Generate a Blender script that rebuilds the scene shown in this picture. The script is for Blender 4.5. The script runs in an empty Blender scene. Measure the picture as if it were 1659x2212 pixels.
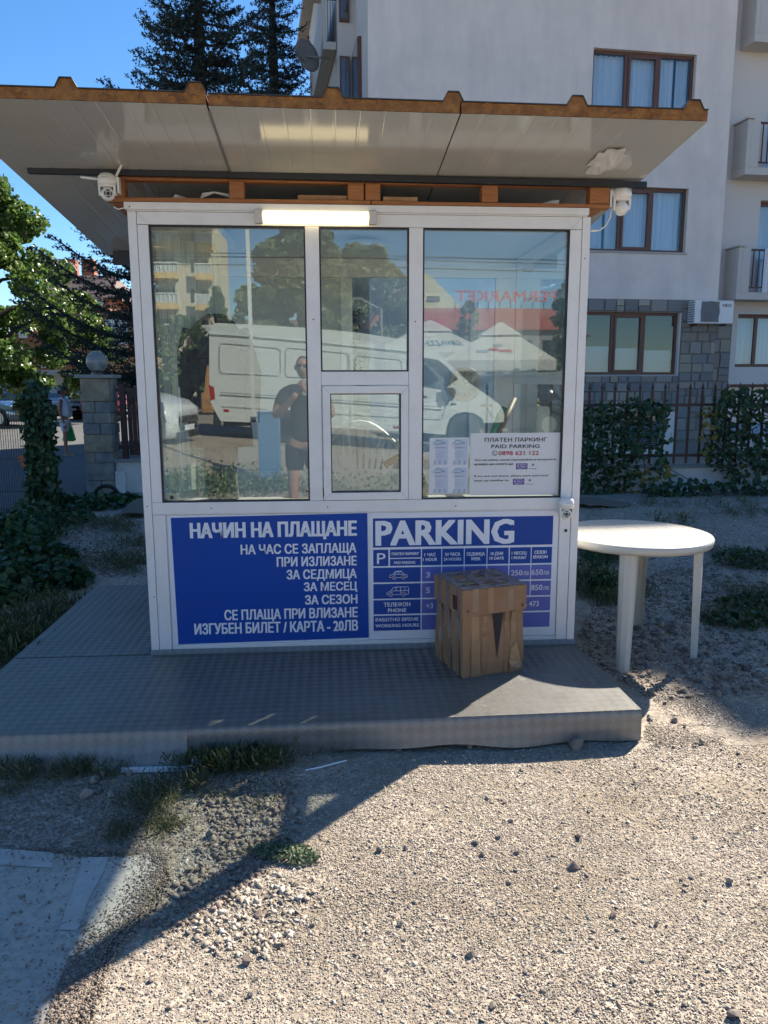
import bpy, math, random
import numpy as np
from mathutils import Vector, Matrix
random.seed(7); RNG = np.random.default_rng(7)
SC = bpy.context.scene
COL = SC.collection

# ------------------------------------------------------------------ camera, sky, sun, exposure
F, CX, CY = 1661.0, 829.5, 1106.0          # focal length and centre for a 1659 x 2212 picture
CAM = Vector((1.004, -4.175, 1.65))
YAW, PITCH, ROLL = math.radians(4.06), math.radians(9.68), math.radians(-0.137)
_f = Vector((math.sin(YAW) * math.cos(PITCH), math.cos(YAW) * math.cos(PITCH), -math.sin(PITCH)))
_r0 = Vector((math.cos(YAW), -math.sin(YAW), 0)); _u0 = _r0.cross(_f)
_r = _r0 * math.cos(ROLL) + _u0 * math.sin(ROLL); _u = -_r0 * math.sin(ROLL) + _u0 * math.cos(ROLL)
cd = bpy.data.cameras.new('camera'); cam = bpy.data.objects.new('camera', cd); COL.objects.link(cam)
cd.sensor_fit = 'HORIZONTAL'; cd.sensor_width = 36.0; cd.lens = 36.0 * F / 1659.0
cd.clip_start = 0.02; cd.clip_end = 2000
mw = Matrix((( _r.x, _u.x, -_f.x, CAM.x), (_r.y, _u.y, -_f.y, CAM.y), (_r.z, _u.z, -_f.z, CAM.z), (0, 0, 0, 1)))
cam.matrix_world = mw; SC.camera = cam

SUN_EL, SUN_AZ = math.radians(36.7), math.radians(43.1)     # azimuth measured from +Y towards +X
wd = bpy.data.worlds.new('World'); SC.world = wd; wd.use_nodes = True
nt = wd.node_tree; bg = nt.nodes['Background']
sky = nt.nodes.new('ShaderNodeTexSky'); sky.sky_type = 'NISHITA'; sky.sun_disc = False
sky.sun_elevation = SUN_EL; sky.sun_rotation = SUN_AZ
sky.air_density = 0.9; sky.dust_density = 0.2; sky.ozone_density = 4.0; sky.altitude = 20
hs = nt.nodes.new('ShaderNodeHueSaturation'); hs.inputs['Saturation'].default_value = 1.2; nt.links.new(sky.outputs[0], hs.inputs['Color']); nt.links.new(hs.outputs[0], bg.inputs[0]); bg.inputs[1].default_value = 0.078
sd = bpy.data.lights.new('sun', 'SUN'); sd.energy = 4.8; sd.angle = math.radians(0.55); sd.color = (1.0, 0.91, 0.78)
so = bpy.data.objects.new('sun', sd); COL.objects.link(so)
sdir = Vector((math.sin(SUN_AZ) * math.cos(SUN_EL), math.cos(SUN_AZ) * math.cos(SUN_EL), math.sin(SUN_EL)))
so.rotation_euler = sdir.to_track_quat('Z', 'Y').to_euler(); so.location = (20, 20, 30)
SC.view_settings.view_transform = 'Standard'; SC.view_settings.look = 'None'
SC.view_settings.exposure = 1.4; SC.view_settings.gamma = 1.0; SC.view_settings.use_curve_mapping = False
SC.render.engine = 'CYCLES'
SC.cycles.use_denoising = True; SC.cycles.max_bounces = 8; SC.cycles.transparent_max_bounces = 16
SC.cycles.caustics_reflective = False; SC.cycles.caustics_refractive = False

# ------------------------------------------------------------------ picture <-> place
def ray(px, py): return _f * F + _r * (px - CX) - _u * (py - CY)
def atY(px, py, Y): d = ray(px, py); return CAM + d * ((Y - CAM.y) / d.y)
def atZ(px, py, Z=0.0): d = ray(px, py); return CAM + d * ((Z - CAM.z) / d.z)
def rf(px, py, Yv):
    """real place of something seen mirrored in the front glass (glass plane y = 0.03)"""
    p = atY(px, py, Yv); return Vector((p.x, 0.06 - p.y, p.z))

# ------------------------------------------------------------------ materials
def _n(t, kind, **kw):
    n = t.nodes.new(kind)
    for k, v in kw.items(): setattr(n, k, v)
    return n
def ramp_node(t, cols, const=False):
    r = _n(t, 'ShaderNodeValToRGB')
    if const: r.color_ramp.interpolation = 'CONSTANT'
    e = r.color_ramp.elements
    while len(e) > 1: e.remove(e[-1])
    e[0].position = 0; e[0].color = (*cols[0], 1)
    for i, c in enumerate(cols[1:], 1):
        q = e.new(i / (len(cols) - (0 if const else 1))); q.color = (*c, 1)
    return r
def M(name, col, rough=.6, metal=0., var=None, vs=4., bump=0., bs=60., spec=.5, coat=0., stretch=None, island=None,
      dirt=None, ds=1.5, dfac=.5, emit=None, estr=1., transl=None, alpha=None):
    m = bpy.data.materials.new(name); m.use_nodes = True; t = m.node_tree; L = t.links.new
    b = t.nodes['Principled BSDF']; out = t.nodes['Material Output']
    b.inputs['Base Color'].default_value = (*col, 1); b.inputs['Roughness'].default_value = rough
    b.inputs['Metallic'].default_value = metal; b.inputs['Specular IOR Level'].default_value = spec
    b.inputs['Coat Weight'].default_value = coat
    tc = _n(t, 'ShaderNodeTexCoord'); co = tc.outputs['Object']
    if stretch:
        mp = _n(t, 'ShaderNodeMapping'); mp.inputs['Scale'].default_value = stretch; L(co, mp.inputs[0]); co = mp.outputs[0]
    cur = None
    if island:
        g = _n(t, 'ShaderNodeNewGeometry'); r = ramp_node(t, island); L(g.outputs['Random Per Island'], r.inputs[0]); cur = r.outputs[0]
    if var:
        nz = _n(t, 'ShaderNodeTexNoise'); nz.inputs['Scale'].default_value = vs; nz.inputs['Detail'].default_value = 6; nz.inputs['Roughness'].default_value = .65
        L(co, nz.inputs['Vector'])
        mr = _n(t, 'ShaderNodeMapRange'); mr.inputs[1].default_value = .35; mr.inputs[2].default_value = .65; L(nz.outputs['Fac'], mr.inputs[0])
        mx = _n(t, 'ShaderNodeMix', data_type='RGBA')
        mx.inputs[6].default_value = (*col, 1); mx.inputs[7].default_value = (*var, 1); L(mr.outputs[0], mx.inputs[0])
        if cur: L(cur, mx.inputs[6]); mx2 = _n(t, 'ShaderNodeMath', operation='MULTIPLY'); L(mr.outputs[0], mx2.inputs[0]); mx2.inputs[1].default_value = .5; L(mx2.outputs[0], mx.inputs[0])
        cur = mx.outputs[2]
    if dirt:
        nz = _n(t, 'ShaderNodeTexNoise'); nz.inputs['Scale'].default_value = ds; nz.inputs['Detail'].default_value = 8; nz.inputs['Roughness'].default_value = .7
        L(tc.outputs['Object'], nz.inputs['Vector'])
        mr = _n(t, 'ShaderNodeMapRange'); mr.inputs[1].default_value = .45; mr.inputs[2].default_value = .75; mr.inputs[4].default_value = dfac; L(nz.outputs['Fac'], mr.inputs[0])
        mx = _n(t, 'ShaderNodeMix', data_type='RGBA'); mx.inputs[6].default_value = (*col, 1); mx.inputs[7].default_value = (*dirt, 1)
        if cur: L(cur, mx.inputs[6])
        L(mr.outputs[0], mx.inputs[0]); cur = mx.outputs[2]
    if cur: L(cur, b.inputs['Base Color'])
    if bump:
        nz = _n(t, 'ShaderNodeTexNoise'); nz.inputs['Scale'].default_value = bs; nz.inputs['Detail'].default_value = 4; L(co, nz.inputs['Vector'])
        bp = _n(t, 'ShaderNodeBump'); bp.inputs['Strength'].default_value = bump; bp.inputs['Distance'].default_value = .01
        L(nz.outputs['Fac'], bp.inputs['Height']); L(bp.outputs[0], b.inputs['Normal'])
    if emit:
        b.inputs['Emission Color'].default_value = (*emit, 1); b.inputs['Emission Strength'].default_value = estr
    if transl:
        tr = _n(t, 'ShaderNodeBsdfTranslucent'); mx = _n(t, 'ShaderNodeMixShader'); mx.inputs[0].default_value = transl
        if cur: L(cur, tr.inputs[0])
        else: tr.inputs[0].default_value = (*col, 1)
        L(b.outputs[0], mx.inputs[1]); L(tr.outputs[0], mx.inputs[2]); L(mx.outputs[0], out.inputs[0])
    return m
def glass_mat(name, r0=.2, tint=(.8, .86, .84), rough=0.0, wave=0.0, milk=0.):
    """window glass: clear sheet with a mirror coat whose strength rises at grazing angles"""
    m = bpy.data.materials.new(name); m.use_nodes = True; t = m.node_tree; L = t.links.new
    t.nodes.remove(t.nodes['Principled BSDF']); out = t.nodes['Material Output']
    tr = _n(t, 'ShaderNodeBsdfTransparent'); tr.inputs[0].default_value = (*tint, 1)
    gl = _n(t, 'ShaderNodeBsdfGlossy'); gl.inputs['Roughness'].default_value = rough; gl.inputs[0].default_value = (.93, 1, .97, 1)
    lw_ = _n(t, 'ShaderNodeLayerWeight'); lw_.inputs[0].default_value = .5
    pw = _n(t, 'ShaderNodeMath', operation='POWER'); L(lw_.outputs['Facing'], pw.inputs[0]); pw.inputs[1].default_value = 4.
    fr = _n(t, 'ShaderNodeMath', operation='MULTIPLY_ADD'); L(pw.outputs[0], fr.inputs[0]); fr.inputs[1].default_value = 1 - r0; fr.inputs[2].default_value = r0
    mx = _n(t, 'ShaderNodeMixShader'); L(fr.outputs[0], mx.inputs[0]); L(tr.outputs[0], mx.inputs[1]); L(gl.outputs[0], mx.inputs[2]); L(mx.outputs[0], out.inputs[0])
    if milk:
        df = _n(t, 'ShaderNodeBsdfDiffuse'); df.inputs[0].default_value = (.42, .42, .40, 1); m2 = _n(t, 'ShaderNodeMixShader'); m2.inputs[0].default_value = milk
        L(mx.outputs[0], m2.inputs[1]); L(df.outputs[0], m2.inputs[2]); L(m2.outputs[0], out.inputs[0])
    if wave:
        tc = _n(t, 'ShaderNodeTexCoord'); nz = _n(t, 'ShaderNodeTexNoise'); nz.inputs['Scale'].default_value = 1.6; nz.inputs['Detail'].default_value = 1
        L(tc.outputs['Object'], nz.inputs['Vector'])
        bp = _n(t, 'ShaderNodeBump'); bp.inputs['Strength'].default_value = wave; bp.inputs['Distance'].default_value = .004
        L(nz.outputs['Fac'], bp.inputs['Height']); L(bp.outputs[0], gl.inputs['Normal'])
    return m

# ------------------------------------------------------------------ object helpers
_ORG = {}
def tag(o, label=None, cat=None, group=None, kind=None):
    if label: o['label'] = label
    if cat: o['category'] = cat
    if group: o['group'] = group
    if kind: o['kind'] = kind
    return o
def thing(name, label, cat, loc=(0, 0, 0), group=None, local=False):
    o = bpy.data.objects.new(name, None); COL.objects.link(o); o.empty_display_size = .1
    if not local: o.location = loc
    _ORG[o.name] = Vector((0, 0, 0)) if local else Vector(loc)
    return tag(o, label, cat, group)
def place(o, loc, rz=0, s=1.0):
    o.location = loc; o.rotation_euler = (0, 0, rz); o.scale = (s, s, s); return o
def link_mesh(name, me, mats, parent=None, smooth=False):
    o = bpy.data.objects.new(name, me); COL.objects.link(o)
    for m in (mats if isinstance(mats, (list, tuple)) else [mats]): me.materials.append(m)
    if smooth: me.polygons.foreach_set('use_smooth', [True] * len(me.polygons))
    if parent is not None:
        o.parent = parent
        if parent.name in _ORG: o.location = -_ORG[parent.name]
    return o
class MB:
    def __init__(s): s.v = []; s.f = []; s.mi = []; s.m = 0
    def add(s, vs, fs):
        n = len(s.v); s.v += [tuple(v) for v in vs]; s.f += [tuple(n + i for i in f) for f in fs]; s.mi += [s.m] * len(fs); return s
    def box(s, x0, x1, y0, y1, z0, z1):
        return s.add([(x0, y0, z0), (x1, y0, z0), (x1, y1, z0), (x0, y1, z0), (x0, y0, z1), (x1, y0, z1), (x1, y1, z1), (x0, y1, z1)],
                     [(0, 3, 2, 1), (4, 5, 6, 7), (0, 1, 5, 4), (1, 2, 6, 5), (2, 3, 7, 6), (3, 0, 4, 7)])
    def quad(s, *p): return s.add(p, [tuple(range(len(p)))])
    def extr(s, poly, d):
        """closed 3-D outline pushed along vector d"""
        d = Vector(d); n = len(poly); a = [Vector(p) for p in poly]; b = [p + d for p in a]
        fs = [tuple(range(n)), tuple(range(2 * n - 1, n - 1, -1))] + [(i, i + n, (i + 1) % n + n, (i + 1) % n) for i in range(n)]
        return s.add(a + b, fs)
    def beam(s, a, b, w, h=None, up=(0, 0, 1)):
        a = Vector(a); b = Vector(b); h = h or w; d = (b - a).normalized(); up = Vector(up)
        if abs(d.dot(up)) > .98: up = Vector((0, 1, 0))
        r = d.cross(up).normalized(); u = r.cross(d)
        q = [r * (-w / 2) + u * (-h / 2), r * (w / 2) + u * (-h / 2), r * (w / 2) + u * (h / 2), r * (-w / 2) + u * (h / 2)]
        return s.extr([a + x for x in q], b - a)
    def tube(s, pts, rad, n=8, cap=True):
        pts = [Vector(p) for p in pts]; rr = rad if isinstance(rad, (list, tuple)) else [rad] * len(pts)
        vs = []; last = None
        for i, p in enumerate(pts):
            d = (pts[min(i + 1, len(pts) - 1)] - pts[max(i - 1, 0)]).normalized()
            if last is None:
                last = Vector((0, 0, 1)) if abs(d.z) < .9 else Vector((1, 0, 0))
            r = d.cross(last).normalized(); u = r.cross(d); last = u
            for k in range(n):
                a = 2 * math.pi * k / n; vs.append(p + (r * math.cos(a) + u * math.sin(a)) * rr[i])
        fs = []
        for i in range(len(pts) - 1):
            for k in range(n):
                fs.append((i * n + k, i * n + (k + 1) % n, (i + 1) * n + (k + 1) % n, (i + 1) * n + k))
        if cap: fs += [tuple(range(n - 1, -1, -1)), tuple((len(pts) - 1) * n + k for k in range(n))]
        return s.add(vs, fs)
    def lathe(s, prof, n=24, c=(0, 0, 0), axis='z', cap=True):
        """prof: (radius, height) pairs"""
        c = Vector(c); vs = []
        for r, h in prof:
            for k in range(n):
                a = 2 * math.pi * k / n; x, y = r * math.cos(a), r * math.sin(a)
                p = {'z': (x, y, h), 'y': (x, h, -y), 'x': (h, x, y)}[axis]; vs.append(c + Vector(p))
        fs = []
        for i in range(len(prof) - 1):
            for k in range(n):
                fs.append((i * n + k, i * n + (k + 1) % n, (i + 1) * n + (k + 1) % n, (i + 1) * n + k))
        if cap: fs += [tuple(range(n - 1, -1, -1)), tuple((len(prof) - 1) * n + k for k in range(n))]
        return s.add(vs, fs)
    def xf(s, mtx, start=0):
        s.v[start:] = [tuple(mtx @ Vector(v)) for v in s.v[start:]]; return s
    def build(s, name, mats, parent=None, bevel=0, smooth=False, seg=2, sub=0):
        me = bpy.data.meshes.new(name); me.from_pydata(s.v, [], s.f); 
        o = link_mesh(name, me, mats, parent, smooth)
        if isinstance(mats, (list, tuple)): me.polygons.foreach_set('material_index', s.mi)
        me.validate(); me.update()
        if bevel:
            b = o.modifiers.new('bevel', 'BEVEL'); b.width = bevel; b.segments = seg; b.limit_method = 'ANGLE'
        if sub:
            b = o.modifiers.new('sub', 'SUBSURF'); b.levels = sub; b.render_levels = sub
        return o
def box(name, m, parent, x0, x1, y0, y1, z0, z1, bevel=0): return MB().box(x0, x1, y0, y1, z0, z1).build(name, m, parent, bevel)

def rand_rot(n, rng, flat=None):
    if flat is None:
        q = rng.normal(size=(n, 4)); q /= np.linalg.norm(q, axis=1)[:, None]
    else:
        a = rng.uniform(0, 2 * np.pi, n) / 2; q = np.stack([np.cos(a), rng.normal(0, flat, n), rng.normal(0, flat, n), np.sin(a)], 1); q /= np.linalg.norm(q, axis=1)[:, None]
    w, x, y, z = q.T
    return np.stack([1 - 2 * (y * y + z * z), 2 * (x * y - z * w), 2 * (x * z + y * w), 2 * (x * y + z * w), 1 - 2 * (x * x + z * z), 2 * (y * z - x * w),
                     2 * (x * z - y * w), 2 * (y * z + x * w), 1 - 2 * (x * x + y * y)], 1).reshape(n, 3, 3)
def scatter_mesh(name, C, Rm, S, tv, tf, jit=0., rng=RNG):
    """N copies of a small template as one mesh: centres C, rotations Rm, scales S (N,3)"""
    C = np.asarray(C, float); N = len(C); tv = np.asarray(tv, float); k = len(tv); tf = np.asarray(tf, int); nf, fn = tf.shape
    V = np.broadcast_to(tv, (N, k, 3)).copy()
    if jit: V *= 1 + rng.uniform(-jit, jit, (N, k, 1))
    V *= np.asarray(S)[:, None, :]
    V = np.einsum('nij,nkj->nki', Rm, V) + C[:, None, :]
    me = bpy.data.meshes.new(name); me.vertices.add(N * k); me.vertices.foreach_set('co', V.astype(np.float32).ravel())
    idx = (tf[None] + (np.arange(N) * k)[:, None, None]).astype(np.int32)
    me.loops.add(N * nf * fn); me.loops.foreach_set('vertex_index', idx.ravel())
    me.polygons.add(N * nf); me.polygons.foreach_set('loop_start', np.arange(0, N * nf * fn, fn, dtype=np.int32))
    me.update(calc_edges=True); return me
ICO_V = [(0, 0, 1)] + [(.894 * math.cos(a), .894 * math.sin(a), .447) for a in [2 * math.pi * i / 5 for i in range(5)]] + \
        [(.894 * math.cos(a), .894 * math.sin(a), -.447) for a in [2 * math.pi * (i + .5) / 5 for i in range(5)]] + [(0, 0, -1)]
ICO_F = [(0, 1 + i, 1 + (i + 1) % 5) for i in range(5)] + [(1 + i, 6 + i, 1 + (i + 1) % 5) for i in range(5)] + \
        [(1 + (i + 1) % 5, 6 + i, 6 + (i + 1) % 5) for i in range(5)] + [(11, 6 + (i + 1) % 5, 6 + i) for i in range(5)]
OCT_V = [(1, 0, 0), (0, 1, 0), (-1, 0, 0), (0, -1, 0), (.1, .1, .8), (-.1, 0, -.8)]
OCT_F = [(0, 1, 4), (1, 2, 4), (2, 3, 4), (3, 0, 4), (1, 0, 5), (2, 1, 5), (3, 2, 5), (0, 3, 5)]
CHIP_V = [(-.8, -.7, -.6), (.7, -.8, -.5), (.9, .6, -.6), (-.6, .8, -.5), (-.5, -.6, .6), (.6, -.4, .7), (.5, .6, .5), (-.7, .4, .65)]
CHIP_F = [(0, 3, 2), (0, 2, 1), (4, 5, 6), (4, 6, 7), (0, 1, 5), (0, 5, 4), (1, 2, 6), (1, 6, 5), (2, 3, 7), (2, 7, 6), (3, 0, 4), (3, 4, 7)]
LEAF_V = [(0, -.5, 0), (.42, -.15, .08), (.3, .3, .05), (0, .6, -.05), (-.3, .3, .05), (-.42, -.15, .08)]
LEAF_F = [(0, 1, 2, 3), (0, 3, 4, 5)]

_cap = {}
def text(s, x0, x1, z0, cap, y, mat, parent, bold=0., name='lettering', mirror=1, th=.0008):
    """lettering fitted between x0..x1 with its baseline at z0 and the given capital height, facing -y (or +y)"""
    cu = bpy.data.curves.new('t', 'FONT'); cu.body = s; cu.offset = 0; cu.resolution_u = 2; cu.extrude = .01
    ob = bpy.data.objects.new('t', cu); me0 = ob.to_mesh(); me = me0.copy() if False else None
    vs = np.empty(len(me0.vertices) * 3); me0.vertices.foreach_get('co', vs); vs = vs.reshape(-1, 3)
    fs = [tuple(p.vertices) for p in me0.polygons]
    ob.to_mesh_clear(); bpy.data.objects.remove(ob); bpy.data.curves.remove(cu)
    ch = .729
    a, b = vs[:, 0].min(), vs[:, 0].max()
    X = x0 + (vs[:, 0] - a) / (b - a) * (x1 - x0); Z = z0 + vs[:, 1] / ch * cap; Y = y - np.sign(vs[:, 2]) * th * .5 * mirror
    A = np.stack([X, Y, Z], 1)
    if bold > 0:      # heavier weight: the outline struck several times, each strike a hair prouder
        dx = bold * cap / .729 * .75; dz = dx * .55; n0 = len(A); B = [A]; f0 = list(fs)
        for q, (sx, sz) in enumerate(((-1, -1), (1, -1), (1, 1), (-1, 1), (-1, 0), (1, 0)), 1):
            B.append(A + np.array([sx * dx, -.00006 * q * mirror, sz * dz])); fs = fs + [tuple(i + n0 * q for i in f) for f in f0]
        A = np.concatenate(B)
    nm = bpy.data.meshes.new(name); nm.from_pydata(A.tolist(), [], fs)
    return link_mesh(name, nm, mat, parent)
def skin(name, J, E, mat, parent, sub=2, root=0):
    """J: list of (x,y,z,radius), E: edges"""
    me = bpy.data.meshes.new(name); me.from_pydata([j[:3] for j in J], E, []); o = link_mesh(name, me, mat, parent)
    o.modifiers.new('skin', 'SKIN'); 
    if not me.skin_vertices: me.skin_vertices.new()
    for i, j in enumerate(J):
        r = j[3]; rr = r if isinstance(r, tuple) else (r, r); me.skin_vertices[0].data[i].radius = rr; me.skin_vertices[0].data[i].use_root = (i == root)
    s = o.modifiers.new('sub', 'SUBSURF'); s.levels = sub; s.render_levels = sub
    me.polygons.foreach_set('use_smooth', [])
    o.modifiers['skin'].use_smooth_shade = True
    return o

# ------------------------------------------------------------------ shared materials
PVC = M('white_pvc', (.76, .75, .73), .32, bump=.02, bs=300, dirt=(.52, .48, .42), ds=6, dfac=.3)
SEAL = M('black_seal', (.012, .012, .016), .5)
GLASS = glass_mat('kiosk_glass', .11, (.93, .965, .955), wave=.03, milk=.05)
GLASS2 = glass_mat('side_glass', .05, (.95, .98, .97))
HGLASS = glass_mat('house_glass', .06, (.88, .93, .96))
FOAM = M('aged_foam', (.38, .17, .045), .95, var=(.20, .085, .03), vs=26, bump=.7, bs=120, dirt=(.10, .045, .02), ds=22, dfac=.5)
WOOD = M('pine_timber', (.40, .17, .06), .7, var=(.27, .10, .035), vs=9, stretch=(1, 8, 14), bump=.2, bs=60)
WOOD2 = M('pale_offcut', (.42, .25, .12), .75, var=(.3, .15, .07), vs=12, bump=.2, bs=60)
BLACK = M('black_angle', (.012, .015, .02), .45)
BLUE = M('sign_blue', (.004, .062, .34), .5, bump=.015, bs=14, spec=.2, dirt=(.03, .07, .28), ds=3, dfac=.5)
LAV = M('sign_lavender', (.125, .15, .44), .5, spec=.2)
SIGNW = M('sign_white', (.72, .74, .78), .4)
INKW = M('ink_white', (.76, .78, .82), .45)
INKL = M('ink_pale', (.62, .63, .74), .45)
INKK = M('ink_black', (.015, .015, .02), .5)
INKR = M('ink_red', (.42, .02, .03), .5)
PURP = M('ink_purple', (.11, .06, .28), .5)
GREENI = M('ink_green', (.02, .16, .07), .5)
TEAL = M('ink_teal', (.05, .27, .38), .5)
PLASTW = M('camera_plastic', (.74, .73, .70), .28, coat=.2)
PLASTK = M('dark_plastic', (.02, .02, .022), .3)
IRON = M('brown_iron', (.07, .028, .02), .5)
BARK = M('bark', (.07, .05, .037), .9, var=(.03, .022, .018), vs=18, bump=.6, bs=30)
ASPH = M('asphalt', (.075, .075, .078), .9, var=(.11, .108, .105), vs=.6, bump=.4, bs=160)
WPAINT = M('car_white', (.75, .76, .75), .25, coat=.6)
RUBBER = M('tyre_rubber', (.018, .018, .018), .8)
ALLOY = M('alloy', (.45, .46, .47), .3, .9)
CGLASS = M('car_glass', (.02, .03, .035), .05, spec=.8)
SKIN = M('skin', (.36, .19, .12), .55)
SKIN_D = M('tanned_skin', (.25, .12, .075), .55)

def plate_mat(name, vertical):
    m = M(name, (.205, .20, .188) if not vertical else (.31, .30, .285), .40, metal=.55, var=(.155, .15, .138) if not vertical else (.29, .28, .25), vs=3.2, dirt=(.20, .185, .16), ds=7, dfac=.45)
    t = m.node_tree; L = t.links.new; b = t.nodes['Principled BSDF']
    tc = _n(t, 'ShaderNodeTexCoord'); sp = _n(t, 'ShaderNodeSeparateXYZ'); L(tc.outputs['Object'], sp.inputs[0])
    def mth(op, a, b_=None, c=None):
        n = _n(t, 'ShaderNodeMath', operation=op)
        for i, v in enumerate((a, b_, c)):
            if v is None: continue
            if isinstance(v, (int, float)): n.inputs[i].default_value = v
            else: L(v, n.inputs[i])
        return n.outputs[0]
    x = sp.outputs[0]; y = sp.outputs[2 if vertical else 1]; c = .036
    u = mth('MULTIPLY', mth('ADD', x, y), .7071 / c); v = mth('MULTIPLY', mth('SUBTRACT', x, y), .7071 / c)
    par = mth('FLOORED_MODULO', mth('ADD', mth('FLOOR', u), mth('FLOOR', v)), 2.)
    fu = mth('SUBTRACT', mth('FRACT', u), .5); fv = mth('SUBTRACT', mth('FRACT', v), .5)
    def mixf(a, b_): return mth('ADD', mth('MULTIPLY', a, mth('SUBTRACT', 1., par)), mth('MULTIPLY', b_, par))
    acr = mixf(fv, fu); alo = mixf(fu, fv)
    h = mth('MAXIMUM', mth('COSINE', mth('MULTIPLY', acr, 2 * math.pi * 5)), 0.)
    mk = mth('MULTIPLY', mth('LESS_THAN', mth('ABSOLUTE', alo), .44), mth('LESS_THAN', mth('ABSOLUTE', acr), .47))
    hh = mth('MULTIPLY', h, mk)
    bp = _n(t, 'ShaderNodeBump'); bp.inputs['Strength'].default_value = 1.; bp.inputs['Distance'].default_value = .005
    L(hh, bp.inputs['Height'])
    nz = _n(t, 'ShaderNodeTexNoise'); nz.inputs['Scale'].default_value = 2.5; L(tc.outputs['Object'], nz.inputs['Vector'])
    b2 = _n(t, 'ShaderNodeBump'); b2.inputs['Strength'].default_value = .35; b2.inputs['Distance'].default_value = .03
    L(nz.outputs['Fac'], b2.inputs['Height']); L(bp.outputs[0], b2.inputs['Normal']); L(b2.outputs[0], b.inputs['Normal'])
    # every other cell paler: the bars' differing sheen is put into the colour
    src = b.inputs['Base Color'].links[0].from_socket
    mx = _n(t, 'ShaderNodeMix', data_type='RGBA'); mx.inputs[7].default_value = (.56, .55, .52, 1); L(src, mx.inputs[6]); L(mth('MULTIPLY', mth('MULTIPLY', mk, par), .17 if vertical else .10), mx.inputs[0]); L(mx.outputs[2], b.inputs['Base Color'])
    return m
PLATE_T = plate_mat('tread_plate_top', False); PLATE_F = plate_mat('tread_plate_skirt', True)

def gravel_mat():
    m = bpy.data.materials.new('gravel'); m.use_nodes = True; t = m.node_tree; L = t.links.new; b = t.nodes['Principled BSDF']; b.inputs['Roughness'].default_value = .9; b.inputs['Specular IOR Level'].default_value = .25
    tc = _n(t, 'ShaderNodeTexCoord')
    vo = _n(t, 'ShaderNodeTexVoronoi'); vo.inputs['Scale'].default_value = 75; L(tc.outputs['Object'], vo.inputs['Vector'])
    sp = _n(t, 'ShaderNodeSeparateColor'); L(vo.outputs['Color'], sp.inputs[0])
    r = ramp_node(t, [(.20, .165, .13), (.30, .245, .19), (.38, .32, .25), (.28, .245, .20), (.46, .395, .31), (.33, .26, .205), (.52, .46, .37)]); L(sp.outputs[0], r.inputs[0])
    nz = _n(t, 'ShaderNodeTexNoise'); nz.inputs['Scale'].default_value = 1.3; nz.inputs['Detail'].default_value = 9; nz.inputs['Roughness'].default_value = .7; L(tc.outputs['Object'], nz.inputs['Vector'])
    mr = _n(t, 'ShaderNodeMapRange'); mr.inputs[1].default_value = .48; mr.inputs[2].default_value = .62; mr.inputs[4].default_value = .75; L(nz.outputs['Fac'], mr.inputs[0])
    mx = _n(t, 'ShaderNodeMix', data_type='RGBA'); mx.inputs[7].default_value = (.235, .185, .125, 1); L(r.outputs[0], mx.inputs[6]); L(mr.outputs[0], mx.inputs[0])
    L(mx.outputs[2], b.inputs['Base Color'])
    bp = _n(t, 'ShaderNodeBump'); bp.inputs['Strength'].default_value = .6; bp.inputs['Distance'].default_value = .004; bp.invert = True; L(vo.outputs['Distance'], bp.inputs['Height'])
    nf = _n(t, 'ShaderNodeTexNoise'); nf.inputs['Scale'].default_value = 30; nf.inputs['Detail'].default_value = 5; L(tc.outputs['Object'], nf.inputs['Vector'])
    b2 = _n(t, 'ShaderNodeBump'); b2.inputs['Strength'].default_value = .6; b2.inputs['Distance'].default_value = .02; L(nf.outputs['Fac'], b2.inputs['Height']); L(bp.outputs[0], b2.inputs['Normal']); L(b2.outputs[0], b.inputs['Normal'])
    return m
GRAVEL = gravel_mat()

# ------------------------------------------------------------------ the ground
def sst(a, b, x): t = min(1, max(0, (x - a) / (b - a))); return t * t * (3 - 2 * t)
def gz(x, y):
    z = .008 * math.sin(1.7 * x + .6) * math.cos(1.3 * y) + .005 * math.sin(4.1 * x + 2.2 * y) + .004 * math.sin(7.3 * y - 3 * x)
    z *= sst(-14, -9, y) * (1 - sst(6, 9, y)) * (1 - sst(7, 9, abs(x - 1)))
    z += sst(-6, -10.5, y) * min(.55, max(-.25, .36 - .085 * x)) * (1 - sst(8, 14, abs(x)))
    if y > -1 and x > 2.3: z += .012 * math.sin(9 * x) * math.sin(8 * y) * (1 - sst(2, 4, y)) * (1 - sst(5, 7, x))
    return z
def axis_pts(lo, hi, a, b, fine, coarse_n):
    g = [lo + (a - lo) * (1 - (1 - i / coarse_n) ** 3) if False else a - (a - lo) * (1 - i / coarse_n) ** 3 for i in range(coarse_n)]
    m = int((b - a) / fine); g += [a + (b - a) * i / m for i in range(m + 1)]
    g += [b + (hi - b) * (i / coarse_n) ** 3 for i in range(1, coarse_n + 1)]
    return g
gx = axis_pts(-260, 260, -5, 8, .12, 16); gy = axis_pts(-260, 300, -14, 8, .12, 16)
V = [(x, y, gz(x, y)) for y in gy for x in gx]; nx = len(gx)
Fc = [(j * nx + i, j * nx + i + 1, (j + 1) * nx + i + 1, (j + 1) * nx + i) for j in range(len(gy) - 1) for i in range(nx - 1)]
me = bpy.data.meshes.new('ground'); me.from_pydata(V, [], Fc)
tag(link_mesh('ground', me, GRAVEL, smooth=True), kind='structure')

def sheet(name, pts, z, m, kind='structure'):
    o = MB().add([(p[0], p[1], z) for p in pts], [tuple(range(len(pts)))]).build(name, m); return tag(o, kind=kind)
rd = sheet('road', [(-60, 5.75), (-2.55, 5.75), (-2.55, 11), (-1.0, 18), (2, 60), (-60, 60)], .03, ASPH)
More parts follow.
